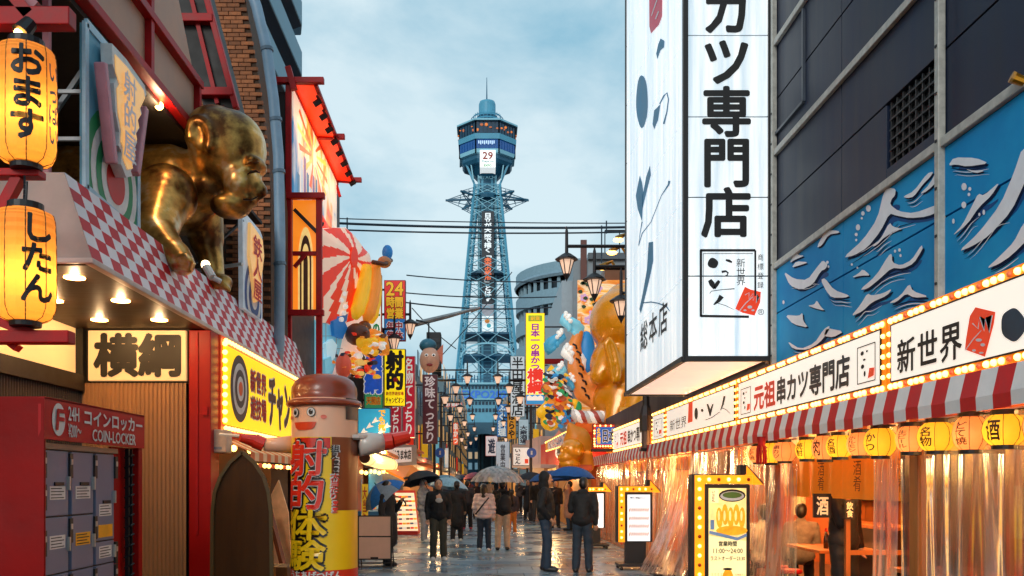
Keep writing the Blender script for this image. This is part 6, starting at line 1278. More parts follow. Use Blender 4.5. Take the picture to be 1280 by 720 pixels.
# twisted rope
rp_ = thing('twisted_rope', 'thick white twisted rope with red and blue strands below the carp', 'rope', P(745, 520, 25)); p0, p1 = P(714, 519, 25), P(780, 513, 25)
for s in range(3):
    pts = []
    for k in range(40): q = p0.lerp(p1, k/39); a = k*.62+s*2.094; pts.append(q+Vector((0, math.cos(a)*.09, math.sin(a)*.09-.12*math.sin(math.pi*k/39))))
    MB().tube(pts, .1, 7).build('strand', (WT, fm('#d8d0cc', .1), fm('#c85a50'))[s], rp_, True)
# blue neon edged sign
t, a, c, z0, z1 = hang_sign('bulb_edged_sign', 'blue sign with white characters in a red bulb edged frame', 'sign', 741, 530, 800, 560, 22.9, '#b82a18', .25, '#8a2010')
MB().box(a+.08, c, 22.88, 22.89, z0+.09, z1-.08).build('blue_face', fm('#1c5ab0', .35), t); vtext(t, '名物', a+.1, a+.2, z0+.11, z1-.1, 22.88, PY, .05); htext(t, '日本一の串かつ', a+.23, c+.25, z0+.14, z1-.13, 22.88, NV, .04, WT)
bulbs(t, [(a+.05+.07*k, 22.88, z) for k in range(16) for z in (z0+.045, z1-.045)]+[(a+.04, 22.88, z0+.1+.07*k) for k in range(6)], .022, 4)
MB().box(a, c+.5, 22.95, 23.4, z0-.08, z0-.02).build('shelf', BLACK, t)
t = thing('picture_sign', 'slanting bulb edged sign with tangled printed figures', 'sign', P(705, 560, 25)); q = [P(682, 552, 26.5), P(713, 536, 24), P(713, 556, 24), P(683, 565, 26.5)]; MB().poly(q, (0, .2, 0)).build('board', fm('#d8841c', .3), t); m_ = sum(q, Vector())/4; MB().poly([m_+(p-m_)*.82+Vector((-.01, -.03, 0)) for p in q]).build('print', picture('tangle_print', [(.38, '#28306a'), (.46, '#d8d0c8'), (.54, '#c84a2a'), (.6, '#e8e0d0'), (.68, '#3a6a8a')], (5, 5, 5), .3), t)
b = MB(); 
for k in range(14): b.ball(q[0].lerp(q[1], k/13)+Vector((0, -.03, -.03)), .022, 6, 4); b.ball(q[3].lerp(q[2], k/13)+Vector((0, -.03, .03)), .022, 6, 4)
b.build('bulbs', BULB, t, True, kind='stuff')
t = thing('red_shop', 'red fascia shop with a round white crest beyond the striped awning', 'shop', (3, 30, 0)); A3, B3 = (2.35, 36), (3.0, 27)
def rl3(px, py, l=0.): return PL(px, py, A3, B3)+Vector((-9, -.65, 0)).normalized()*l
q = [rl3(676, 556), rl3(735, 540), rl3(735, 583), rl3(676, 580)]; MB().poly(q, (2, .15, 0)).build('fascia', fm('#c81c14', .25), t); MB().poly([rl3(702+7.5*math.cos(k*.35), 566+9*math.sin(k*.35), .02) for k in range(18)]).build('crest_disc', WT, t); u_ = rl3(708, 570, .03)-rl3(697, 570, .03); letters('横綱', rl3(697, 570, .03), u_, Vector((0, 0, .3)), INK, t, em=True, bold=.05)
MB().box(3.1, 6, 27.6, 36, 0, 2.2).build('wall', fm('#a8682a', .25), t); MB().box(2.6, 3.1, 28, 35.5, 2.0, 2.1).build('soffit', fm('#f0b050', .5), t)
light('shop_light', 'POINT', (2.4, 31, 1.9), 110, (1, .6, .25), .15)
t, a, c, z0, z1 = hang_sign('white_board_sign', 'white wall sign with brush characters and a red seal beside the red shop', 'sign', 641, 559, 662, 582, 40, '#e8dcd0', .25, '#2a2624'); vtext(t, 'いっとん', a+.08, a+.36, z0+.06, z1-.06, 40, INK, .05); MB().box(c-.22, c-.06, 39.98, 39.992, z0+.1, z0+.3).build('seal', SEAL, t)
pk = thing('pinkish_shop', 'plain pinkish fascia shop beyond the blue round sign', 'shop', (3.2, 42, 0)); MB().poly([P(640, 556, 47), P(676, 545, 37.5), P(676, 585, 37.5), P(640, 585, 47)], (1.5, .2, 0)).build('fascia', fm('#c8a498', .12), pk); MB().box(2.6, 7, 37.6, 48, 0, 2.4).build('wall', fm('#b0703a', .2), pk); MB().box(2.4, 7, 38, 48, 2.4, 3.4).build('upper_wall', fm('#9a8a84'), pk)
# tall vertical signs
t, a, c, z0, z1 = hang_sign('vertical_sign', 'tall yellow vertical sign with purple and red characters and blue waves', 'sign', 657, 391, 681, 506, 33, '#f4d80c', .5, '#c87a14', bracket=3.6)
vtext(t, '日本一の串かつ', a+.18, c-.18, z0+1.3, z1-.4, 33, mat('sign_purple', '#9a1ca0', .4, es=.25), .05); vtext(t, '横綱', a+.06, c-.06, z0+.42, z0+1.35, 33, REDB, .05, WT); MB().box(a+.1, c-.1, 32.985, 32.995, z1-.32, z1-.1).build('green_plate', fm('#8aa82a', .3), t); htext(t, '創業', a+.18, c-.18, z1-.29, z1-.13, 32.99, PY, .03)
MB().box(a+.02, c-.02, 32.985, 32.995, z0+.02, z0+.38).build('wave_print', fm('#2a8ac8', .35), t); MB().poly([Vector((a+.05+.1*k, 32.98, z0+.3+.06*(k % 2))) for k in range(7)]+[Vector((c-.05, 32.98, z0+.16)), Vector((a+.05, 32.98, z0+.16))]).build('wave_print', WT, t)
t, a, c, z0, z1 = hang_sign('vertical_sign', 'pale grey vertical sign with large black characters behind the yellow sign', 'sign', 638, 445, 656, 521, 44, '#c8d0d4', .15, '#5a6468', bracket=3.6); vtext(t, '半田屋酒店', a+.06, c-.06, z0+.05, z1-.05, 44, INK, .02)
t, a, c, z0, z1 = hang_sign('vertical_sign', 'dull orange vertical sign with black brush kana', 'sign', 634, 502, 645, 549, 52, '#d08a20', .2, '#5a3a18', bracket=3.6); vtext(t, 'づぼらや', a+.06, c-.06, z0+.05, z1-.05, 52, INK, .05)
t, a, c, z0, z1 = hang_sign('vertical_sign', 'blue vertical sign with pale brush characters', 'sign', 621, 505, 634, 546, 58, '#2a6aa8', .15, '#1a3a5a', bracket=3.6); vtext(t, 'ふぐ料理', a+.08, c-.08, z0+.05, z1-.05, 58, fm('#c8d8e0', .2), .05)
t, a, c, z0, z1 = hang_sign('vertical_sign', 'small blue and white sign on the right wall under the grey vertical sign', 'sign', 648, 524, 661, 556, 42, '#a8c0cc', .1, '#4a5a64', bracket=3.6); vtext(t, '大衆酒場', a+.06, c-.06, z0+.05, z1-.3, 42, NV, .04)
t, a, c, z0, z1 = hang_sign('framed_sign', 'small pale sign with a red lit frame far down the street', 'sign', 607, 545, 622, 570, 70, '#c8b8b8', .2, '#e03028'); vtext(t, '遊', a+.2, c-.2, z0+.2, z1-.2, 70, NV, .05)
t, a, c, z0, z1 = hang_sign('framed_sign', 'pale blue grey banner sign far down the street', 'sign', 620, 552, 637, 592, 62, '#b0bcc8', .1, '#8a98a4'); vtext(t, '営業中', a+.3, c-.3, z0+.3, z1-.2, 62, NV, .03)
t, a, c, z0, z1 = hang_sign('vertical_sign', 'narrow orange red sign on the far left of the street', 'sign', 566, 528, 573, 556, 52, '#d85a3a', .25, '#6a2a20', bracket=-3.6); vtext(t, '串かつ', a+.03, c-.03, z0+.05, z1-.05, 52, WT, .05)
t, a, c, z0, z1 = hang_sign('framed_sign', 'red and white board across the far left shops', 'sign', 555, 503, 578, 509, 50, '#d83a30', .2, '#c8c0bc', bracket=-3.6); htext(t, '通天閣本通', a+.05, c-.05, z0+.04, z1-.04, 50, WT, .05)
# curved apartment block
cb = thing('curved_apartment_block', 'grey blue apartment block with curved balconies behind the yellow sign', 'building', (8, 80, 0))
cxb, cyb = 9.5, 74; GB = mat('block_grey', '#86a4b2', .6, var=.1); GD = mat('block_dark', '#2c3a44', .5)
MB().lathe([(6.2, 0), (6.2, 17.3), (5.6, 17.9), (.01, 18.2)], (cxb, cyb, 0), 40).build('wall', GD, cb)
for k in range(9): z = 1.2+k*2.05; MB().lathe([(6.4, z), (6.75, z), (6.75, z+1.15), (6.6, z+1.15), (6.6, z+.1), (6.4, z+.1)], (cxb, cyb, 0), 40).build('balcony', GB, cb)
for k in range(8): a = math.pi*1.02+k*.13; MB().bar((cxb+6.4*math.cos(a), cyb+6.4*math.sin(a), 0), (cxb+6.4*math.cos(a), cyb+6.4*math.sin(a), 17.6), .25).build('fin', GB, cb)
MB().lathe([(6.8, 17.6), (6.9, 17.8), (6.4, 18.5), (.01, 18.9)], (cxb, cyb, 0), 40).build('roof', mat('block_roof', '#7f98a6', .5), cb)
# ---------------------------------------------------------------- the tower
TD = 232.0
def T(px, py, dy=0.): return P(px, py, TD)+Vector((0, dy, 0))
k_ = F/TD                                   # pixels to metres: px / k_
TB = mat('tower_blue', '#54a0bc', .5, var=.12, scale=.3); TDK = mat('tower_dark', '#1d5c78', .5, var=.15, scale=.3); TLT = mat('tower_light', '#8cc6d8', .5, var=.08, scale=.3); TGL = mat('tower_glass', '#0f3a54', .2, var=.4, scale=.4)
to = thing('observation_tower', 'tall blue steel lattice tower with an octagonal deck closing the street', 'tower', (T(609, 0).x, TD, 0))
cxT = T(609, 0).x
def hz_(py): return EYE+(CY-py)/k_
def hw(py): return (17+(py-250)/220*20)/k_
def octo(name, prof, m, sm=False, n=8): 
    return MB().lathe([(r_/k_/(math.cos(math.pi/8) if n == 8 else 1), hz_(py)) for r_, py in prof], (cxT, TD, 0), n, math.pi/8 if n == 8 else 0).build(name, m, to, sm)
MB().tube([T(608.5, 128), T(608.5, 97)], [.22, .08], 6).build('antenna', TDK, to)
octo('top_drum', [(10.5, 148), (10.5, 131), (9.5, 128), (0, 127)], TB, False, 20)
octo('upper_tier', [(13, 162), (13, 147), (10, 146)], TDK, False, 16); octo('tier_deck', [(21, 160), (21, 157.5), (12, 157.5)], TB)
for py, r_ in ((152, 17), (147, 17), (155, 22), (150, 20)):
    MB().tube([(cxT+r_/k_*math.cos(a*.2618), TD+r_/k_*math.sin(a*.2618), hz_(py)) for a in range(25)], .11, 5).build('railing', TB, to)
b = MB()
for a in range(24): c_, s_ = math.cos(a*.2618), math.sin(a*.2618); b.tube([(cxT+17/k_*c_, TD+17/k_*s_, hz_(158)), (cxT+17/k_*c_, TD+17/k_*s_, hz_(145))], .07, 4)
b.build('railing_posts', TB, to, kind='stuff')
octo('deck_roof', [(37.5, 165), (37.5, 163), (22, 159.5), (0, 159)], TLT); octo('deck_wall', [(33.5, 182), (33.5, 165)], TGL); octo('deck_belt', [(35.5, 187), (36, 180.5), (33, 180.5)], TB); octo('lower_wall', [(33, 199), (33.5, 187)], mat('tower_blue_lit', '#1c5c94', .3, es=.15, em='#1a64b0', var=.3, scale=.5)); octo('lower_belt', [(29, 204.5), (34, 203), (34.5, 198.5), (32, 198.5)], TLT); octo('under_cone', [(12, 226), (23, 214), (30, 204)], TDK)
octo('lower_step', [(28.5, 213), (31, 209), (31, 204)], TDK)
for py0, py1, r_, lit in ((179.5, 165.5, 34, 1), (198, 188, 34, 0)):
    for f_ in range(8):
        a0, a1 = math.pi/8+f_*math.pi/4, math.pi/8+(f_+1)*math.pi/4
        if math.sin((a0+a1)/2) > .5: continue
        rr = r_/k_/math.cos(math.pi/8); p0 = Vector((cxT+rr*math.cos(a0), TD+rr*math.sin(a0), 0)); p1 = Vector((cxT+rr*math.cos(a1), TD+rr*math.sin(a1), 0))
        for q in range(6):
            s0, s1 = (q+.12)/6, (q+.88)/6; u0, u1 = p0.lerp(p1, s0), p0.lerp(p1, s1); za, zb_ = hz_(py0), hz_(py1); n_ = Vector(((p0+p1).x/2-cxT, (p0+p1).y/2-TD, 0)).normalized()*.08
            MB().add([u0+n_+Vector((0, 0, za)), u1+n_+Vector((0, 0, za)), u1+n_+Vector((0, 0, zb_)), u0+n_+Vector((0, 0, zb_))], [(0, 1, 2, 3)]).build('window', TGL if lit else mat('deck_blue_pane', '#124a86', .2, es=.15, em='#1c62b8', var=.4), to)
            if lit and R.random() < .75: MB().ball(u0.lerp(u1, R.random())+n_*2+Vector((0, 0, za+(zb_-za)*R.uniform(.25, .8))), (R.uniform(.2, .5), .1, R.uniform(.15, .45)), 6, 4).build('deck_lamp', mat('deck_orange_%d' % (q % 2), ('#d8742a', '#a85a34')[q % 2], .4, es=.5), to)
        MB().bar(p0+Vector((0, 0, hz_(204))), p0+Vector((0, 0, hz_(163))), .35).build('corner_post', TB, to)
b = MB()
for q in range(9): b.box(T(598+q*2.3, 0).x, T(599.4+q*2.3, 0).x, T(609, 0, -35/k_).y-.2, T(609, 0, -35/k_).y, hz_(193+(q % 2)), hz_(189.5))
b.build('display_letters', mat('display_white', '#b8d4f4', .4, es=.5), to, kind='stuff')
yF_ = TD-36/k_
MB().box(T(600, 0).x, T(619, 0).x, yF_, TD-2, hz_(222), hz_(201)).build('counter_board', mat('board_white', '#eef0ee', .4, es=.6, var=.02), to)
letters('29', (T(603.5, 0).x, yF_-.05, hz_(212)), (12/k_, 0, 0), (0, 0, 8.5/k_), mat('counter_red', '#f0582e', .4, es=.3), to, bold=.05); letters('Days to', (T(602.5, 0).x, yF_-.05, hz_(216.5)), (14/k_, 0, 0), (0, 0, 3/k_), mat('counter_green', '#2a8a8a', .4), to, bold=.03); letters('EXPO', (T(605, 0).x, yF_-.05, hz_(221)), (9/k_, 0, 0), (0, 0, 2.6/k_), mat('counter_green2', '#3aa84a', .4), to, bold=.04)
letters('HITACHI', (T(597.5, 0).x, TD-13/k_, hz_(228)), (23/k_, 0, 0), (0, 0, 3.6/k_), TLT, to, bold=.03)
# shaft and neck
MB().box(cxT-9.5/k_, cxT+9.5/k_, TD-9.5/k_, TD+9.5/k_, 0, hz_(215)).build('lift_shaft', TDK, to)
for dx in (-10.5, 10.5, -6, 6): MB().box(cxT+dx/k_-.28, cxT+dx/k_+.28, TD-10.3/k_, TD-9.4/k_, 0, hz_(215)).build('shaft_rail', TLT if abs(dx) > 8 else TB, to)
b = MB()
for q in range(58): py = 224+q*4.5; b.box(cxT-9.3/k_, cxT+9.3/k_, TD-9.7/k_, TD-9.5/k_, hz_(py), hz_(py-.7))
b.build('shaft_rungs', TB, to, kind='stuff')
for sx in (-1, 1):
    MB().bar(T(609+sx*28, 205, -3), T(609+sx*13, 242, -3), .5).build('deck_strut', TB, to); MB().bar(T(609+sx*20, 212, -4), T(609+sx*17, 232, -4), .3).build('deck_strut', TLT, to)
# legs: each a narrow ladder truss
ys2 = [236, 250, 266, 284, 304, 326, 350, 376, 404, 434, 470, 500]
for sx in (-1, 1):
    for sy in (-1, 1):
        out_ = [Vector((cxT+sx*hw(py), TD+sy*hw(py), hz_(py))) for py in ys2]; inn = [Vector((cxT+sx*(hw(py)-5.2/k_), TD+sy*(hw(py)-1/k_), hz_(py))) for py in ys2]
        lg = MB().tube(out_, .34, 5).build('leg', TB, to); MB().tube(inn, .22, 5).build('leg_chord', TB, lg); b = MB(); fl_ = 0
        for i in range(len(ys2)-1):
            n_ = 4
            for q in range(n_):
                p, r_ = out_[i].lerp(out_[i+1], q/n_), out_[i].lerp(out_[i+1], (q+1)/n_); s_, t_ = inn[i].lerp(inn[i+1], q/n_), inn[i].lerp(inn[i+1], (q+1)/n_)
                b.bar(p, t_, .11); b.bar(s_, r_, .11); b.bar(p, s_, .11)
        b.build('leg_lacing', TLT, lg, kind='stuff')
b = MB(); b2 = MB()
def corner(py, sx, sy): return Vector((cxT+sx*hw(py), TD+sy*hw(py), hz_(py)))
for (s0, s1) in (((-1, -1), (1, -1)), ((1, -1), (1, 1)), ((1, 1), (-1, 1)), ((-1, 1), (-1, -1))):
    for i in range(len(ys2)-1):
        a, c, e_, f_ = corner(ys2[i], *s0), corner(ys2[i], *s1), corner(ys2[i+1], *s0), corner(ys2[i+1], *s1)
        for p, q in ((a, c), (e_, f_)): b.bar(p, q, .17)
        m_ = (e_+f_)/2; b2.bar(a, m_, .15); b2.bar(c, m_, .15); b2.bar(a, f_, .12); b2.bar(c, e_, .12); mm = (a+c)/2; b2.bar(mm, a.lerp(e_, .5), .15); b2.bar(mm, c.lerp(f_, .5), .15)
b.build('girders', TB, to, kind='stuff'); b2.build('cross_bracing', TLT, to, kind='stuff')
for py in (345, 421, 448):
    r_ = hw(py)*k_*.93; MB().box(cxT-r_/k_, cxT+r_/k_, TD-r_/k_, TD+r_/k_, hz_(py+1.5), hz_(py-1)).build('platform', TDK, to)
b = MB()
for s in range(2):
    for k in range(16): 
        a0, a1 = math.pi*k/16, math.pi*(k+1)/16; r_ = hw(452)*.9; y = TD+(-1 if s == 0 else 1)*hw(452); b.bar((cxT+r_*math.cos(a0), y, hz_(452)+r_*.55*math.sin(a0)), (cxT+r_*math.cos(a1), y, hz_(452)+r_*.55*math.sin(a1)), .4)
b.build('arch', TLT, to)
# star shaped arms at the neck
for sx in (-1, 1):
    for sy, lab in ((0, 0), (.7, 1), (-.7, 1)):
        tip = Vector((cxT+sx*(52 if not lab else 32)/k_, TD+sy*50/k_, hz_(250.5))); ar = MB().bar(Vector((cxT+sx*10/k_, TD+sy*12/k_, hz_(249))), tip, .45).build('arm', TDK, to); b = MB()
        for py0 in (236, 242, 258, 266): 
            st_ = Vector((cxT+sx*(11 if py0 < 250 else 17)/k_, TD+sy*14/k_, hz_(py0))); b.bar(st_, tip, .16)
            for q in (.3, .55, .78): b.bar(st_.lerp(tip, q), Vector((cxT+sx*10/k_, TD+sy*12/k_, hz_(249))).lerp(tip, q), .13)
        b.build('arm_stays', TDK, ar, kind='stuff')
octo('neck_ring', [(19, 252), (20, 248), (18, 246), (12, 246)], TDK, False, 16)
MB().bar(T(622, 249, -3), T(660, 249.5, 0), .3).build('arm_rail', TDK, to)
# banner on the shaft
yB = TD-hw(300)-.6
def TBn(px, py): q = P(px, py, yB); return q
MB().box(TBn(602, 0).x, TBn(617.5, 0).x, yB, TD-9/k_, TBn(0, 379).z, TBn(0, 264).z).build('banner', mat('banner_black', '#15202c', .4, es=.02), to)
w_ = TBn(614.5, 0).x-TBn(605.2, 0).x
for s, y0, y1, m_ in (('日立が大阪で描く「', 266, 322, fm('#e8eef0', .4)), ('未来の都市', 322, 350, fm('#e86a3a', .4)), ('」とは?', 350, 377, fm('#e8eef0', .4))):
    letters(s, (TBn(605.2, 0).x, yB-.02, TBn(0, y1).z), (w_, 0, 0), (0, 0, (y1-y0)*yB/F), m_, to, lift=.04, vertical=True, bold=.05)
MB().box(TBn(602.5, 0).x, TBn(617, 0).x, yB+.01, TD-9/k_, TBn(0, 394).z, TBn(0, 380).z).build('grey_panel', fm('#9a98a0', .2), to)
MB().box(TBn(602.5, 0).x, TBn(617, 0).x, yB+.01, TD-9/k_, TBn(0, 414).z, TBn(0, 395).z).build('white_panel', fm('#e8eeee', .35), to)
for px, py, r_, c_ in ((609, 401, 3.2, '#d8843a'), (611, 407, 2.8, '#2aa0b0')): MB().poly([TBn(px+r_*math.cos(q*.524), py+r_*math.sin(q*.524))+Vector((0, -.03, 0)) for q in range(12)]).build('panel_dot', fm(c_, .25), to)
# base of the tower over the street
bs = thing('tower_base_hall', 'pale blue hall under the tower legs with blue lettering on its front', 'building', (cxT, 214, 0)); D2 = 212
def Bq(px, py): return P(px, py, D2)
BSM = mat('hall_blue', '#64a8c2', .5, var=.1, scale=.4); BSD = mat('hall_dark', '#2a5a70', .5)
MB().box(Bq(556, 0).x, Bq(657, 0).x, D2, D2+40, Bq(0, 528).z, Bq(0, 481).z).build('upper_storey', BSM, bs); MB().box(Bq(553, 0).x, Bq(660, 0).x, D2-1, D2+41, Bq(0, 481).z, Bq(0, 478.5).z).build('roof', TLT, bs); MB().box(Bq(554, 0).x, Bq(659, 0).x, D2-.8, D2, Bq(0, 500).z, Bq(0, 498.5).z).build('cornice', TLT, bs)
for q in range(22):
    x = 558.5+q*4.4
    for a, c in ((486, 482.5), (506, 502), (515, 510.5)): MB().box(Bq(x, 0).x, Bq(x+3, 0).x, D2-.12, D2-.02, Bq(0, a).z, Bq(0, c).z).build('window', TGL, bs)
letters('EXPO2025', (Bq(577, 0).x, D2-.1, Bq(0, 497.5).z), ((640-577)*D2/F, 0, 0), (0, 0, 9*D2/F), mat('expo_blue', '#2a6ac8', .4, es=.25), bs, bold=.05)
for x0, x1 in ((555, 571), (640, 658)): MB().box(Bq(x0, 0).x, Bq(x1, 0).x, D2, D2+40, 0, Bq(0, 528).z).build('pier', BSD, bs)
b = MB()
for q in range(20): a0, a1 = math.pi*q/20, math.pi*(q+1)/20; c0 = Bq(606, 0).x; r_ = 33*D2/F; z0 = Bq(0, 572).z; b.poly([(c0+r_*math.cos(a0), D2-.3, z0+r_*.9*math.sin(a0)), (c0+r_*math.cos(a1), D2-.3, z0+r_*.9*math.sin(a1)), (c0+r_*math.cos(a1), D2-.3, Bq(0, 528).z), (c0+r_*math.cos(a0), D2-.3, Bq(0, 528).z)], (0, 1, 0))
b.build('arch_front', BSD, bs)
b = MB()
for q in range(26): x = 558+q*3.9; b.bar(Bq(x, 478), Bq(x+.2*math.sin(q), 471-3*abs(math.sin(q*1.3))), .25)
for a, c in (((558, 474), (656, 474)),): b.bar(Bq(*a), Bq(*c), .2)
b.build('roof_railing', TDK, bs, kind='stuff')
for x0, x1, y0 in ((563, 574, 470), (582, 590, 466), (628, 640, 468), (645, 652, 472)): MB().box(Bq(x0, 0).x, Bq(x1, 0).x, D2+4, D2+9, Bq(0, 479).z, Bq(0, y0).z).build('roof_unit', BSM, bs)
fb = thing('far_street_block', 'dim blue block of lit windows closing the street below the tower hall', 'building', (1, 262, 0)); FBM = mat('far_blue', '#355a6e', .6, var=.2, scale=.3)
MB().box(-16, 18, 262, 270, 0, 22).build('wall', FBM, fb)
for q in range(14):
    for j in range(5): MB().box(-12+q*1.9, -10.9+q*1.9, 261.9, 262, 2+j*3.2, 4+j*3.2).build('window', (TGL, mat('far_lit', '#d8b890', .4, es=.4), mat('far_cool', '#8fb8c8', .4, es=.25))[(q*3+j*5) % 3], fb)
# far shop houses on both sides
def house(label, X, d0, d1, h, col, side, k):
    t = thing('shop_house', label, 'building', (X+side*3, (d0+d1)/2, 0), 'shop houses along the far street'); x1 = X+side*6; a, c = min(X, x1), max(X, x1)
    MB().box(a, c, d0, d1, 2.5, h).build('upper_wall', fm(col), t); MB().box(a, c, d0, d1, 0, 2.5).build('shop_floor', fm(('#b8702c', '#a85a28', '#c88a44')[k % 3], .35), t)
    MB().box(min(X-side*.7, X), max(X-side*.7, X), d0+.2, d1-.2, 2.45, 2.62).build('canopy', fm(('#8a2a20', '#c86a24', '#2a4a5a', '#b8b0a8')[k % 4], .08), t)
    n = max(2, int((d1-d0)/2.2))
    for q in range(n):
        for j in range(int((h-3.2)//1.9)+1): y = d0+.5+q*(d1-d0-.8)/n; xa = X-side*.03; MB().box(min(xa, X), max(xa, X), y, y+1.1, 3.2+j*1.9, 4.5+j*1.9).build('window', (TGL, mat('win_warm', '#e0a860', .3, es=.5), TGL)[(q+j+k) % 3], t)
    xf = (a+c)/2
    for j in range(int((h-3)//1.9)): MB().box(a+.4, c-.4, d0-.02, d0, 3.3+j*1.9, 4.3+j*1.9).build('side_window', TGL, t)
    for q in range(3): MB().box(X-side*(.1+.25*(q % 2)), X-side*.02, d0+1+q*2.4, d0+1.1+q*2.4, 2.9, 4.2+.5*q).build('small_sign', (WT, RR, PY, CY_)[(q+k) % 4], t)
    light('shop_light', 'POINT', (X-side*1.0, (d0+d1)/2, 2.2), 130, (1, .62, .28), .3)
lab = ['dark timber house', 'grey rendered house', 'blue grey house', 'pale concrete house', 'brown tiled house', 'weathered white house']
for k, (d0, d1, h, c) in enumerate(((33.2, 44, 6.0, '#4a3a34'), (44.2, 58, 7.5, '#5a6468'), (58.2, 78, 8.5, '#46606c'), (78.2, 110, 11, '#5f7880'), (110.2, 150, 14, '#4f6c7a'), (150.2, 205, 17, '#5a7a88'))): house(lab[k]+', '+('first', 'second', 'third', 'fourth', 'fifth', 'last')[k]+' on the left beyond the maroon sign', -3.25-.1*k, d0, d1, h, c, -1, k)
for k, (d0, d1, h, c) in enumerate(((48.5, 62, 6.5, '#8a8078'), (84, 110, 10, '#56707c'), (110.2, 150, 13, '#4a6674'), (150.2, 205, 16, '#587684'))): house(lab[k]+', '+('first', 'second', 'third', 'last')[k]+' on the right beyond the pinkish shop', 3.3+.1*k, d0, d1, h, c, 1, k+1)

# ---------------------------------------------------------------- street lamps with hooked arms
LPM = mat('lamp_bronze', '#2f2a2c', .45, .4, var=.2); LGL = mat('lamp_glass', '#e8c8b0', .3, es=.55, em='#ffcfae', var=.1)
def street_lamp(label, X, d, side, z0=0., hook=1.22, hs=(5.96, 5.54, 5.1), far=False):
    t = thing('street_lamp', label, 'street lamp', (X, d, 0), 'hooked arm street lamps'); seg = 5 if far else 8
    MB().tube([(X, d, z0), (X, d, 6.3)], [.07, .05], seg).build('pole', LPM, t); MB().lathe([(.13, 0), (.13, .3), (.08, .5)], (X, d, z0), seg).build('base', LPM, t)
    for k, (off, z) in enumerate(zip((hook, hook*.655, hook*.33), hs)):
        x = X-side*off; y = d-.12*k+.1
        b = MB(); za = z+.22
        if k == 0: b.tube([(x, y, za), (X-side*.25, y, za)]+[(X-side*.25+side*.22*math.sin(a*.393), y, za-.22+.22*math.cos(a*.393)) for a in range(1, 9)]+[(x+side*hook*.345, y, za-.44)], .035, seg)
        elif k == 1: b.tube([(x, y, za), (X, y, za)], .03, seg)
        else: b.tube([(x, y, za-.1), (X-side*.05, y, za-.1), (X+side*.02, y, za+.05)], .03, seg)
        b.build('arm', LPM, t)
        MB().tube([(x, y, z+.05), (x, y, z+.52), (x, y, z+.62)], [.035, .03, .005], seg).build('spike', LPM, t)
        h = MB().lathe([(.02, .1), (.1, .06), (.23, -.03), (.23, -.055), (.13, -.05)], (x, y, z), 8).build('hood', LPM, t)
        MB().lathe([(.06, -.34), (.145, -.06)], (x, y, z), 6).build('lamp_glass', LGL, t)
        if not far:
            b = MB()
            for a in range(6): b.bar((x+.148*math.cos(a*1.047), y+.148*math.sin(a*1.047), z-.06), (x+.063*math.cos(a*1.047), y+.063*math.sin(a*1.047), z-.34), .018)
            b.build('lamp_cage', LPM, t)
        MB().lathe([(.075, -.33), (.06, -.37), (.02, -.44), (.005, -.48)], (x, y, z), 6).build('finial', LPM, t)
street_lamp('three lantern street lamp in front of the golden statue', 3.22, 17.4, 1, 2.6, hook=1.56, hs=(6.06, 5.63, 5.18))
street_lamp('three lantern street lamp in front of the red and yellow hanging signs', -3.22, 24.0, -1)
street_lamp('street lamp with a blue disc sign left of the far street', -2.0, 36, -1, hook=1.35, far=True); street_lamp('street lamp with a blue disc sign beside the tall yellow sign', 1.95, 36, 1, hook=1.35, far=True)
for k, d in enumerate((46, 57, 70, 86)):
    w = ('next', 'third', 'fourth', 'last')[k]; street_lamp('%s small street lamp down the left of the far street' % w, -2.2, d, -1, hook=1.5, far=True); street_lamp('%s small street lamp down the right of the far street' % w, 2.3, d, 1, hook=1.5, far=True)
for px, lab_ in ((550, 'round blue disc sign on the left lamp pole'), (664.5, 'round blue disc sign on the right lamp pole')):
    d = 35.7; q = P(px, 566, d); t = thing('disc_sign', lab_, 'road sign', q); MB().lathe([(.2, -.015), (.2, .015)], (0, 0, 0), 24).build('disc', mat('sign_blue_deep', '#1c4f9c', .4, es=.12), t); t.rotation_euler = (math.pi/2, 0, 0)
    o = t.children[0]; o.data.transform(Matrix.Translation(q)); MB().box(q.x-.035, q.x+.035, q.y-.02, q.y-.017, q.z-.08, q.z+.08).build('mark', WHITE, t)
    for ch in t.children:
        if ch.name.startswith('mark'): ch.data.transform(Matrix.Rotation(-math.pi/2, 4, 'X'))
# ornamental lamps: gooseneck spot lamps over the golden statue
b = thing('gooseneck_lamp', 'bright gooseneck lamps fixed above the golden statue', 'lamp', P(776, 300, 20), 'gooseneck lamps above the golden statue')
for k, (x, yy) in enumerate(((777, 296), (769, 312), (757, 331))):
    d = 20; t = b if k == 0 else thing('gooseneck_lamp', ('', 'second gooseneck lamp below the topmost one above the golden statue', 'lowest gooseneck lamp beside the street lantern')[k], 'lamp', P(x, yy, d), 'gooseneck lamps above the golden statue')
    MB().tube([P(x+14, yy+6, d), P(x+8, yy-4, d), P(x, yy-1, d), P(x-5, yy+3, d)], [.03, .04, .05, .09], 8).build('neck', mat('lamp_gold', '#8a6428', .35, .7), t); MB().ball(P(x-4, yy+4, d), (.12, .1, .05), 10, 6).build('lens', mat('gold_lens', '#ffe0a0', .3, es=6, em='#ffbe5a'), t, True)
b['label'] = 'topmost gooseneck lamp above the golden statue'
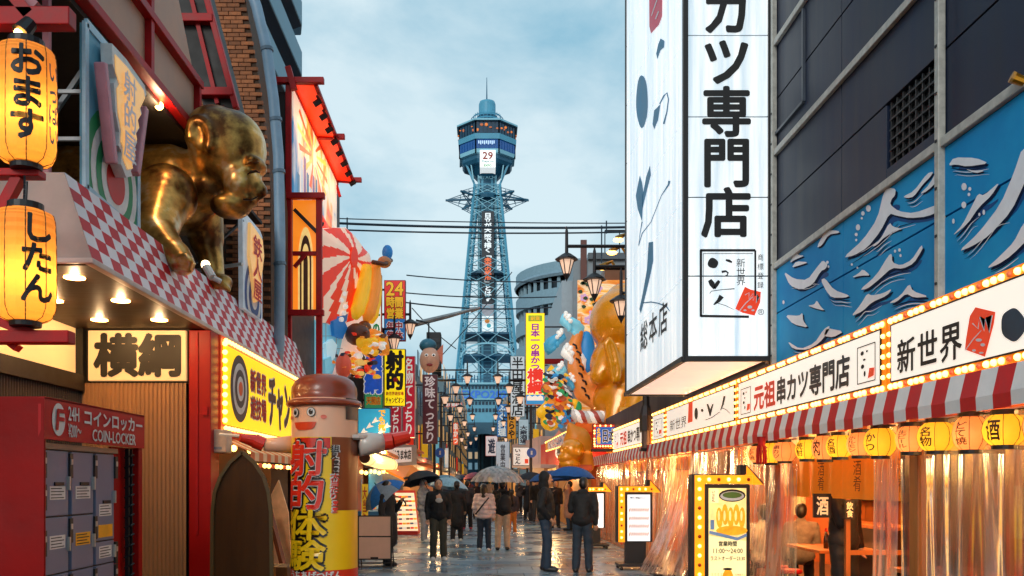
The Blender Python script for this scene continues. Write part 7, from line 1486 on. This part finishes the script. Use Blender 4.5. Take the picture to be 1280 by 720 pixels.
# overhead cables
CAB = mat('cable_dark', '#2a3a48', .5)
def cable(label, a, c, r, sag=.2):
    t = thing('overhead_cable', label, 'cable', a, 'overhead cables'); a = Vector(a); c = Vector(c)
    MB().tube([a.lerp(c, k/14)-Vector((0, 0, sag*4*(k/14)*(1-k/14))) for k in range(15)], r, 5).build('line', CAB, t); return t
cable('uppermost thin cable crossing the street in front of the tower', P(418, 273, 30), P(792, 279, 30), .02, .05); cable('thick upper cable crossing the street in front of the tower', P(418, 279, 30), P(792, 284, 30), .045, .08); t = cable('double cable just under the thick cable in front of the tower', P(418, 287, 30), P(792, 290, 30), .03, .08)
for px, y0, y1 in ((434, 272, 290), (758, 276, 292), (752, 282, 330)): MB().tube([P(px, y0, 30), P(px, y1, 30)], .025, 5).build('spacer', CAB, t)
cable('cable sloping past the left hanging signs at mid height of the tower', P(508, 344, 34), P(700, 352, 34), .025, .1); cable('lower cable across the tower from the left signs', P(506, 366, 34), P(696, 371, 34), .025, .1); cable('lowest level cable across the tower from the left signs', P(506, 378, 34), P(690, 384, 34), .03, .15)
cable('cable slanting down across the tower from the right', P(640, 340, 36), P(545, 452, 36), .02, .1); cable('cable slanting down to the right from the left signs', P(515, 385, 34), P(570, 436, 36), .02, .1)
t = thing('lamp_outreach', 'plain grey tapering lamp arm reaching from the left signs', 'lamp arm', P(520, 403, 30)); MB().tube([P(515, 406, 30), P(560, 395, 30), P(590, 387, 30)], [.1, .08, .05], 8).build('arm', GREYM, t); MB().tube([P(588, 387.5, 30), P(600, 385, 30)], [.09, .05], 8).build('head', GREYM, t)
# ---------------------------------------------------------------- people
SKN = mat('skin', '#c99878', .5, var=.06); HAIRB = mat('black_hair', '#120d0b', .4, var=.3, scale=30); SHW = mat('white_shoe', '#d8d6d2', .5); SHB = mat('black_shoe', '#141416', .4)
CL = {}
def cloth(c): return mat('cloth_'+cn(c), c, .75, var=.22, scale=14, bump=.25)
def person(label, px, fy, yaw, H, top, bot, kind='jacket', hair='short', arms=('down', 'down'), shoes=SHB, far=False, stride=.0, lean=0., head=0., build=1., at=None, seated=False, group=None):
    d = F*EYE/(fy-CY) if at is None else at[1]; x = (px-CX)/F*d if at is None else at[0]
    s = H/1.7; base = Vector((x, d, 0)); M = Matrix.Rotation(math.radians(yaw), 3, 'Z')
    t = thing('person', label, 'person', base, group)
    def w(a, b, c):
        if c > 1.0: b = b-lean*(c-1.0)
        return base+M @ (Vector((a, b, c))*s)
    MH = M @ Matrix.Rotation(math.radians(head), 3, 'Z')
    def e(c, r, m=M): return ('e', w(*c), tuple(q*s for q in r), m)
    def c(a, b, ra, rb): return ('c', w(*a), w(*b), ra*s, rb*s)
    vox = .0095 if not far else .016
    # joints
    if seated: legs = [((sx*.09, 0, .52), (sx*.11, -.4, .5), (sx*.11, -.42, .08)) for sx in (-1, 1)]; dz = -.4
    else: legs = [((sx*.09, 0, .92), (sx*.1, -.03+stride*sx*.5, .5), (sx*.105+.01*sx, stride*sx, .08)) for sx in (-1, 1)]; dz = 0
    def z(v): return v+dz
    A = {}
    for sx, a in zip((-1, 1), arms):
        sh = (sx*.185, .0, z(1.39))
        el, wr = {'down': ((sx*.235, .02, z(1.12)), (sx*.225, -.05, z(.88))), 'pocket': ((sx*.27, .05, z(1.12)), (sx*.17, -.09, z(.93))), 'phone': ((sx*.22, -.06, z(1.12)), (sx*.1, -.28, z(1.22))), 'hold': ((sx*.22, -.08, z(1.12)), (sx*.14, -.24, z(1.3))), 'face': ((sx*.21, -.14, z(1.15)), (sx*.07, -.2, z(1.42))), 'bag': ((sx*.24, -.02, z(1.12)), (sx*.2, -.12, z(.93)))}[a]
        A[sx] = (sh, el, wr)
    hz0 = z(1.6)
    S = [e((0, 0, z(.95)), (.16*build, .11, .13)), c((0, 0, z(1.0)), (0, 0, z(1.3)), .115*build, .13*build), e((0, 0, z(1.28)), (.165*build, .105, .16)), c((-.14, 0, z(1.39)), (.14, 0, z(1.39)), .055, .055), c((0, 0, z(1.42)), (0, -.015, z(1.52)), .055, .05),
         e((0, -.015, hz0), (.076, .094, .112), MH), e((0, -.045, z(1.535)), (.054, .056, .045), MH)]
    hd = lambda a, b, cc: tuple((M.inverted() @ (MH @ Vector((a, b, 0))))[:2])+(cc,)
    S += [c(hd(0, -.1, z(1.6)), hd(0, -.118, z(1.578)), .012, .016), ('e', w(*hd(.076, .0, z(1.59))), tuple(q*s for q in (.012, .024, .032)), MH), ('e', w(*hd(-.076, .0, z(1.59))), tuple(q*s for q in (.012, .024, .032)), MH)]
    for sx in (-1, 1):
        sh, el, wr = A[sx]; S += [c(sh, el, .045, .038), c(el, wr, .037, .027)]
        dv = (Vector(wr)-Vector(el)).normalized(); up = Vector((0, 0, 1)) if abs(dv.z) < .8 else Vector((0, -1, 0)); lat = dv.cross(up).normalized(); cu = lat.cross(dv).normalized()*(-1 if arms[0 if sx < 0 else 1] != 'down' else 1)
        pm_ = Vector(wr)+dv*.05; S.append(c(tuple(Vector(wr)+dv*.01), tuple(pm_), .028, .032))
        for q in range(4):
            o = lat*(-.027+.018*q); L_ = (.07, .082, .078, .062)[q]; k0 = pm_+dv*.022+o; k1 = k0+dv*L_*.5+cu*.008; k2 = k1+dv*L_*.35+cu*.028
            S += [c(tuple(k0), tuple(k1), .0105, .0095), c(tuple(k1), tuple(k2), .0095, .0085)]
        th0 = Vector(wr)+dv*.03+lat*.026; th1 = th0+dv*.03+lat*.022+cu*.012; S += [c(tuple(th0), tuple(th1), .012, .011), c(tuple(th1), tuple(th1+dv*.03+cu*.012), .011, .009)]
    for sx, (h_, k_2, a_) in zip((-1, 1), legs): S += [c(h_, k_2, .078*build, .052), c(k_2, a_, .052, .036), c(a_, (a_[0]+.01*sx, a_[1]-.13, .04), .036, .03)]
    rem(S, vox, 'body', SKN, t, 2)
    if kind == 'puffer': dp = lambda co: .016*abs(math.sin((co.z)*30))-.006
    else: dp = lambda co: .010*mnoise.noise(co*7)+.006*mnoise.noise(co*19)
    # top
    g = {'jacket': .028, 'puffer': .05, 'coat': .032, 'sweater': .02}[kind]; hem = {'jacket': .86, 'puffer': .84, 'coat': .5, 'sweater': .86}[kind]
    S = [e((0, 0, z(1.28)), (.175*build+g, .115+g, .17)), c((-.15, 0, z(1.39)), (.15, 0, z(1.39)), .06+g*.5, .06+g*.5), c((0, .0, z(1.2)), (0, 0, z(1.0)), .13*build+g, .135*build+g), e((0, 0, z(hem+.1)), (.18*build+g, .125+g, .14)), c((0, .01, z(1.42)), (0, 0, z(1.47)), .075, .068)]
    if kind == 'coat': S.append(c((0, 0, 1.0), (0, 0, .55), .16*build+g, .19+g))
    for sx in (-1, 1):
        sh, el, wr = A[sx]; wr2 = tuple(Vector(el).lerp(Vector(wr), .94)); S += [c(sh, el, .058+g*.6, .05+g*.6), c(el, wr2, .048+g*.6, .038+g*.5)]
    if hair == 'hood': S += [('e', w(*hd(0, .02, z(1.615))), tuple(q*s for q in (.105, .105, .135)), MH), c((0, .04, z(1.48)), (0, .02, z(1.55)), .1, .1)]
    elif kind in ('jacket', 'puffer'): S.append(c((-.05, .07, z(1.45)), (.05, .07, z(1.45)), .055, .055))
    rem(S, vox*1.25, {'jacket': 'jacket', 'puffer': 'puffer_jacket', 'coat': 'coat', 'sweater': 'sweater'}[kind], cloth(top), t, 3, disp=dp)
    S = [e((0, 0, z(.95)), (.165*build+.012, .12, .13))]
    for sx, (h_, k_2, a_) in zip((-1, 1), legs): S += [c(h_, k_2, .1*build, .083), c(k_2, (a_[0], a_[1], a_[2]+.02), .083, .074)]
    rem(S, vox*1.25, 'trousers', cloth(bot), t, 2, disp=lambda co: .009*mnoise.noise(co*9)+.006*math.sin(co.z*45)*mnoise.noise(co*5))
    for sx, (h_, k_2, a_) in zip((-1, 1), legs):
        rem([c((a_[0], a_[1]+.03, .052), (a_[0]+.012*sx, a_[1]-.16, .042), .054, .046), c((a_[0], a_[1]+.01, .08), (a_[0], a_[1], .1), .045, .042)], .012, 'shoe', shoes, t, 2)
    if hair != 'hood':
        S = [('e', w(*hd(0, .012, z(1.632))), tuple(q*s for q in (.086, .096, .096)), MH), ('e', w(*hd(0, .05, z(1.6))), tuple(q*s for q in (.08, .065, .1)), MH)]
        if hair == 'long': S += [c(hd(0, .07, z(1.6)), hd(0, .085, z(1.36)), .075, .06), c(hd(-.07, .02, z(1.6)), hd(-.07, .05, z(1.4)), .03, .03), c(hd(.07, .02, z(1.6)), hd(.07, .05, z(1.4)), .03, .03)]
        rem(S, .014, 'beanie' if hair == 'beanie' else 'hair', HAIRB if hair != 'beanie' else cloth('#2a2c30'), t, 2)
    for sx in (-1, 1): MB().ball(w(*hd(sx*.03, -.1, z(1.612))), .009*s, 8, 6).build('eye', INK, t, True)
    m0 = MB(); m0.tube([w(*hd(-.022, -.102, z(1.548))), w(*hd(0, -.11, z(1.546))), w(*hd(.022, -.102, z(1.548)))], .005*s, 5); m0.build('mouth', mat('lips', '#8a4a40', .5), t)
    b = MB(); b.tube([w(*hd(-.045, -.094, z(1.632))), w(*hd(-.015, -.104, z(1.634)))], .004, 4); b.tube([w(*hd(.015, -.104, z(1.634))), w(*hd(.045, -.094, z(1.632)))], .004, 4); b.build('brows', HAIRB, t)
    t['hand'] = 0; del t['hand']
    HANDS[t.name] = {sx: w(*(Vector(A[sx][2])+(Vector(A[sx][2])-Vector(A[sx][1])).normalized()*.07)) for sx in (-1, 1)}
    t_w[t.name] = w
    return t
HANDS = {}; t_w = {}
def umbrella(label, top, tilt, r, m, hand=None, m2=None, far=False, depth=.3):
    """canopy tip at top, axis leaning by tilt = (x, y) slopes"""
    ax = Vector((tilt[0], tilt[1], 1)).normalized(); t = thing('umbrella', label, 'umbrella', top, 'open umbrellas'); x = ax.cross(Vector((0, 1, 0))).normalized(); y = ax.cross(x)
    n = 8; sub = 4
    def pt(k, q): 
        a = 2*math.pi*k/(n*sub); fr = (k % sub)/sub; sc = 1-.055*q*math.sin(math.pi*fr); th = q*1.12; rr = r*math.sin(th)/math.sin(1.12)*sc
        return top+x*rr*math.cos(a)+y*rr*math.sin(a)-ax*(depth*(1-math.cos(th))/(1-math.cos(1.12)))+ax*(.02*q*q*math.sin(math.pi*fr))
    b = MB(); rows = 6; vs = [pt(k, q/rows) for q in range(1, rows+1) for k in range(n*sub)]; K = n*sub; fs = []
    for q in range(rows-1):
        for k in range(K): b.m.append((k//sub) % 2 if m2 else 0); fs.append((q*K+k, q*K+(k+1) % K, (q+1)*K+(k+1) % K, (q+1)*K+k))
    mm = b.m; b.m = []; b.v = vs+[top]; b.f = fs+[(len(vs), k, (k+1) % K) for k in range(K)]; b.m = mm+[((k//sub) % 2 if m2 else 0) for k in range(K)]
    b.build('canopy', [m, m2] if m2 else m, t, True)
    for k in range(n): MB().tube([pt(k*sub, q/rows)-ax*.006 for q in range(0, rows+1)], .005, 4).build('rib', STEEL, t)
    e_ = hand if hand is not None else top-ax*.8; MB().tube([top+ax*.05, top-ax*.1, e_], .008, 6).build('shaft', STEEL, t); MB().tube([e_+ax*.02, e_-ax*.1, e_-ax*.14+x*.03, e_-ax*.12+x*.06], .016, 7).build('handle', BLACK, t)
    return t
p = person('man in a black hooded jacket and blue jeans standing sideways on the right', 682, 714, 78, 1.75, '#101216', '#26384c', 'jacket', 'hood', ('pocket', 'pocket'), stride=.04)
q = person('man in a black jacket and dark jeans with his back turned beside the hooded man', 728, 716, 165, 1.66, '#0d0e11', '#22303e', 'jacket', 'short', ('down', 'phone'), stride=.03, lean=.25)
q = person('man in a black sweater and camouflage trousers facing the street camera', 548, 701, 8, 1.64, '#0e0f12', '#3a3a30', 'sweater', 'beanie', ('down', 'down'), SHW, stride=.03, build=1.08)
w = t_w[q.name]; MB().ball(w(.0, -.165, 1.27), (.075, .012, .05), 12, 7).build('chest_print', mat('print_pale2', '#b8b4ae', .6), q, True)
q = person('woman in a pale pink puffer jacket and jeans under the clear umbrella', 605, 689, 172, 1.52, '#d8bdb6', '#1c2a3a', 'puffer', 'long', ('down', 'bag'), SHW, stride=.02)
w = t_w[q.name]; MB().tube([w(-.14, .12, 1.38), w(0, .19, 1.2), w(.2, .15, .95)], .018, 6).build('bag_strap', BLACK, q)
q = person('man in a black jacket and beige trousers holding the clear umbrella', 628, 688, 176, 1.62, '#0f1013', '#b59a80', 'jacket', 'short', ('hold', 'down'), stride=.05, build=1.12)
bk = thing('backpack', 'black backpack worn on the man under the clear umbrella', 'backpack', q.location+Vector((.1, -.2, .9))); w = t_w[q.name]
rem([('e', w(-.08, .24, 1.16), (.15, .1, .2)), ('e', w(-.08, .26, 1.06), (.13, .09, .1))], .015, 'bag', cloth('#17181b'), bk, 3)
for sx in (-1, 1): MB().tube([w(-.08+sx*.1, .2, 1.3), w(-.06+sx*.12, .05, 1.5), w(-.06+sx*.14, -.16, 1.32)], .018, 6).build('strap', BLACK, bk)
umbrella('large clear umbrella over the couple in the middle of the street', P(622, 582.5, 20.0), (.02, 0), .63, vinyl('umbrella_vinyl', .85, .7), HANDS[q.name][-1], depth=.38)
MB().poly([P(613, 600, 19.5)+Vector((.06*math.cos(k), 0, .06*math.sin(k))) for k in range(6)], (0, .02, 0)).build('print_patch', PY, bpy.data.objects['umbrella'])
q = person('woman in a long dark coat by the panel board with a tilted blue umbrella', 484, 707, 70, 1.6, '#14161c', '#15171c', 'coat', 'long', ('down', 'hold'), stride=.08)
umbrella('grey and bright blue umbrella tilted over the woman by the panel board', P(470, 606, 16.9), (-.75, -.25), .46, cloth('#7f8f9e'), HANDS[q.name][1], cloth('#1c6ab8'))
q = person('person in a grey hooded puffer jacket near the red menu board', 530, 678, 60, 1.62, '#8a8f9e', '#8a8e98', 'puffer', 'hood', ('hold', 'down'), SHW, stride=.06)
umbrella('dark navy umbrella tilted above the grey hooded jacket', P(524, 589, 23), (-.25, .2), .5, cloth('#1a2430'), HANDS[q.name][-1])
q = person('person in a long black coat walking behind the man in camouflage trousers', 571, 677, 185, 1.6, '#121317', '#131418', 'coat', 'short', ('down', 'hold'), SHW, stride=.07)
umbrella('pale blue umbrella above the long black coat', P(562, 597, 24), (.1, .1), .55, cloth('#9cc4d4'), HANDS[q.name][1])
q = person('person in a black jacket and pink shoes walking away in mid street', 584, 662, 175, 1.62, '#2a2c34', '#17181c', 'jacket', 'short', ('down', 'bag'), mat('pink_shoe', '#b8405a', .5), far=True, stride=.06)
umbrella('second pale blue umbrella just behind the first one', P(553, 594, 30), (-.1, .1), .62, cloth('#7fb0c8'), None)
q = person('child in orange trousers beside the man with the backpack', 640, 668, 178, 1.35, '#3a3034', '#c8742a', 'jacket', 'short', ('down', 'down'), SHW, far=True, stride=.06)
q = person('person in a peach coat with one hand raised to the face', 712, 663, 250, 1.6, '#b8846a', '#2a4258', 'coat', 'short', ('face', 'down'), far=True)
umbrella('bright blue umbrella held low over the peach coat', P(715, 583, 22.5), (.05, .05), .62, cloth('#0e4f96'), HANDS[q.name][-1])
q = person('person in dark clothes under the wide blue umbrella behind the hooded man', 694, 660, 10, 1.62, '#14151a', '#1a1c22', 'jacket', 'short', ('hold', 'down'), far=True)
umbrella('wide blue umbrella behind the head of the hooded man', P(690, 588, 25), (-.05, .05), .68, cloth('#0f4a8c'), HANDS[q.name][-1])
q = person('person in a dark coat under the navy umbrella beyond the couple', 660, 650, 350, 1.66, '#1a1a1e', '#22242a', 'coat', 'short', ('hold', 'down'), far=True, stride=.06)
umbrella('navy umbrella beyond the couple', P(664, 590, 34), (0, 0), .56, cloth('#141e2c'), HANDS[q.name][-1])
q = person('bareheaded person in a black jacket beside the navy umbrella', 671, 652, 0, 1.68, '#101114', '#2a3038', 'jacket', 'short', ('down', 'down'), far=True, stride=.05)
FARC = [(596, 648, 'person in a dark jacket under the pink umbrella', '#2a2228', '#1a1a20', '#a85a6a'), (560, 648, 'person in a blue jacket at the left far kerb', '#2a3e58', '#1c1c22', None), (649, 640, 'person in a grey coat right of the clear umbrella', '#5a5a60', '#1c1c22', '#c8ccd0'), (612, 634, 'person in a beige jacket behind the clear umbrella', '#8a7a6a', '#20242c', '#c8c0bc'), (578, 636, 'person in black far behind the pale umbrellas', '#121216', '#18181c', '#1c3450'), (588, 628, 'small far walker in red left of mid street', '#7a2a24', '#1a1a20', None), (630, 629, 'small far walker in navy right of mid street', '#1a2a48', '#1a1a20', '#2a5a8a'), (604, 624, 'smallest far walker in white at mid street', '#b0b0b0', '#2a2a30', None), (619, 624, 'smallest far walker in black at mid street', '#15151a', '#1a1a20', '#3a3a44'), (570, 630, 'small far walker in brown near the left shops', '#5a3a2a', '#1a1a20', '#28506e')]
for k, (px, fy, lab_, a, b_, uc) in enumerate(FARC):
    q = person(lab_, px, fy, (0, 180, 20, 170)[k % 4], 1.6+.02*(k % 5), a, b_, 'jacket', 'short', ('hold' if uc else 'down', 'down'), far=True, stride=.06)
    if uc: h_ = HANDS[q.name][-1]; umbrella(('pink', 'near white', 'pale grey', 'deep navy', 'mid blue', 'charcoal', 'sea blue')[['#a85a6a', '#c8ccd0', '#c8c0bc', '#1c3450', '#2a5a8a', '#3a3a44', '#28506e'].index(uc)]+' umbrella held over a far walker', Vector((h_.x, h_.y+.1, 2.0)), (.05*(k % 3-1), .05), .52, cloth(uc), h_, far=True)
# shadowed person behind the wooden signboard
person('person in black standing in the shade between the red pillar and the wooden signboard', 256, 768, 140, 1.66, '#0d0d10', '#5a5048', 'jacket', 'short', ('down', 'pocket'), at=(-2.98, 10.75))
# guests in the restaurant
person('guest in a white shirt seated at the restaurant table', 0, 0, 200, 1.66, '#cfc4b8', '#2a2a30', 'sweater', 'short', ('phone', 'phone'), at=(3.85, 12.1), seated=True, far=True)
person('guest in a patterned grey sweater seated inside the open doorway', 0, 0, 160, 1.66, '#8a7a70', '#24242a', 'sweater', 'short', ('phone', 'down'), at=(4.55, 12.6), seated=True, far=True)
person('restaurant worker in a dark apron standing by the framed characters', 0, 0, 30, 1.7, '#1a1412', '#14100e', 'sweater', 'short', ('face', 'down'), at=(3.95, 9.65), far=True)

bpy.data.batch_remove(TRASH); bpy.data.scenes.remove(TMP)
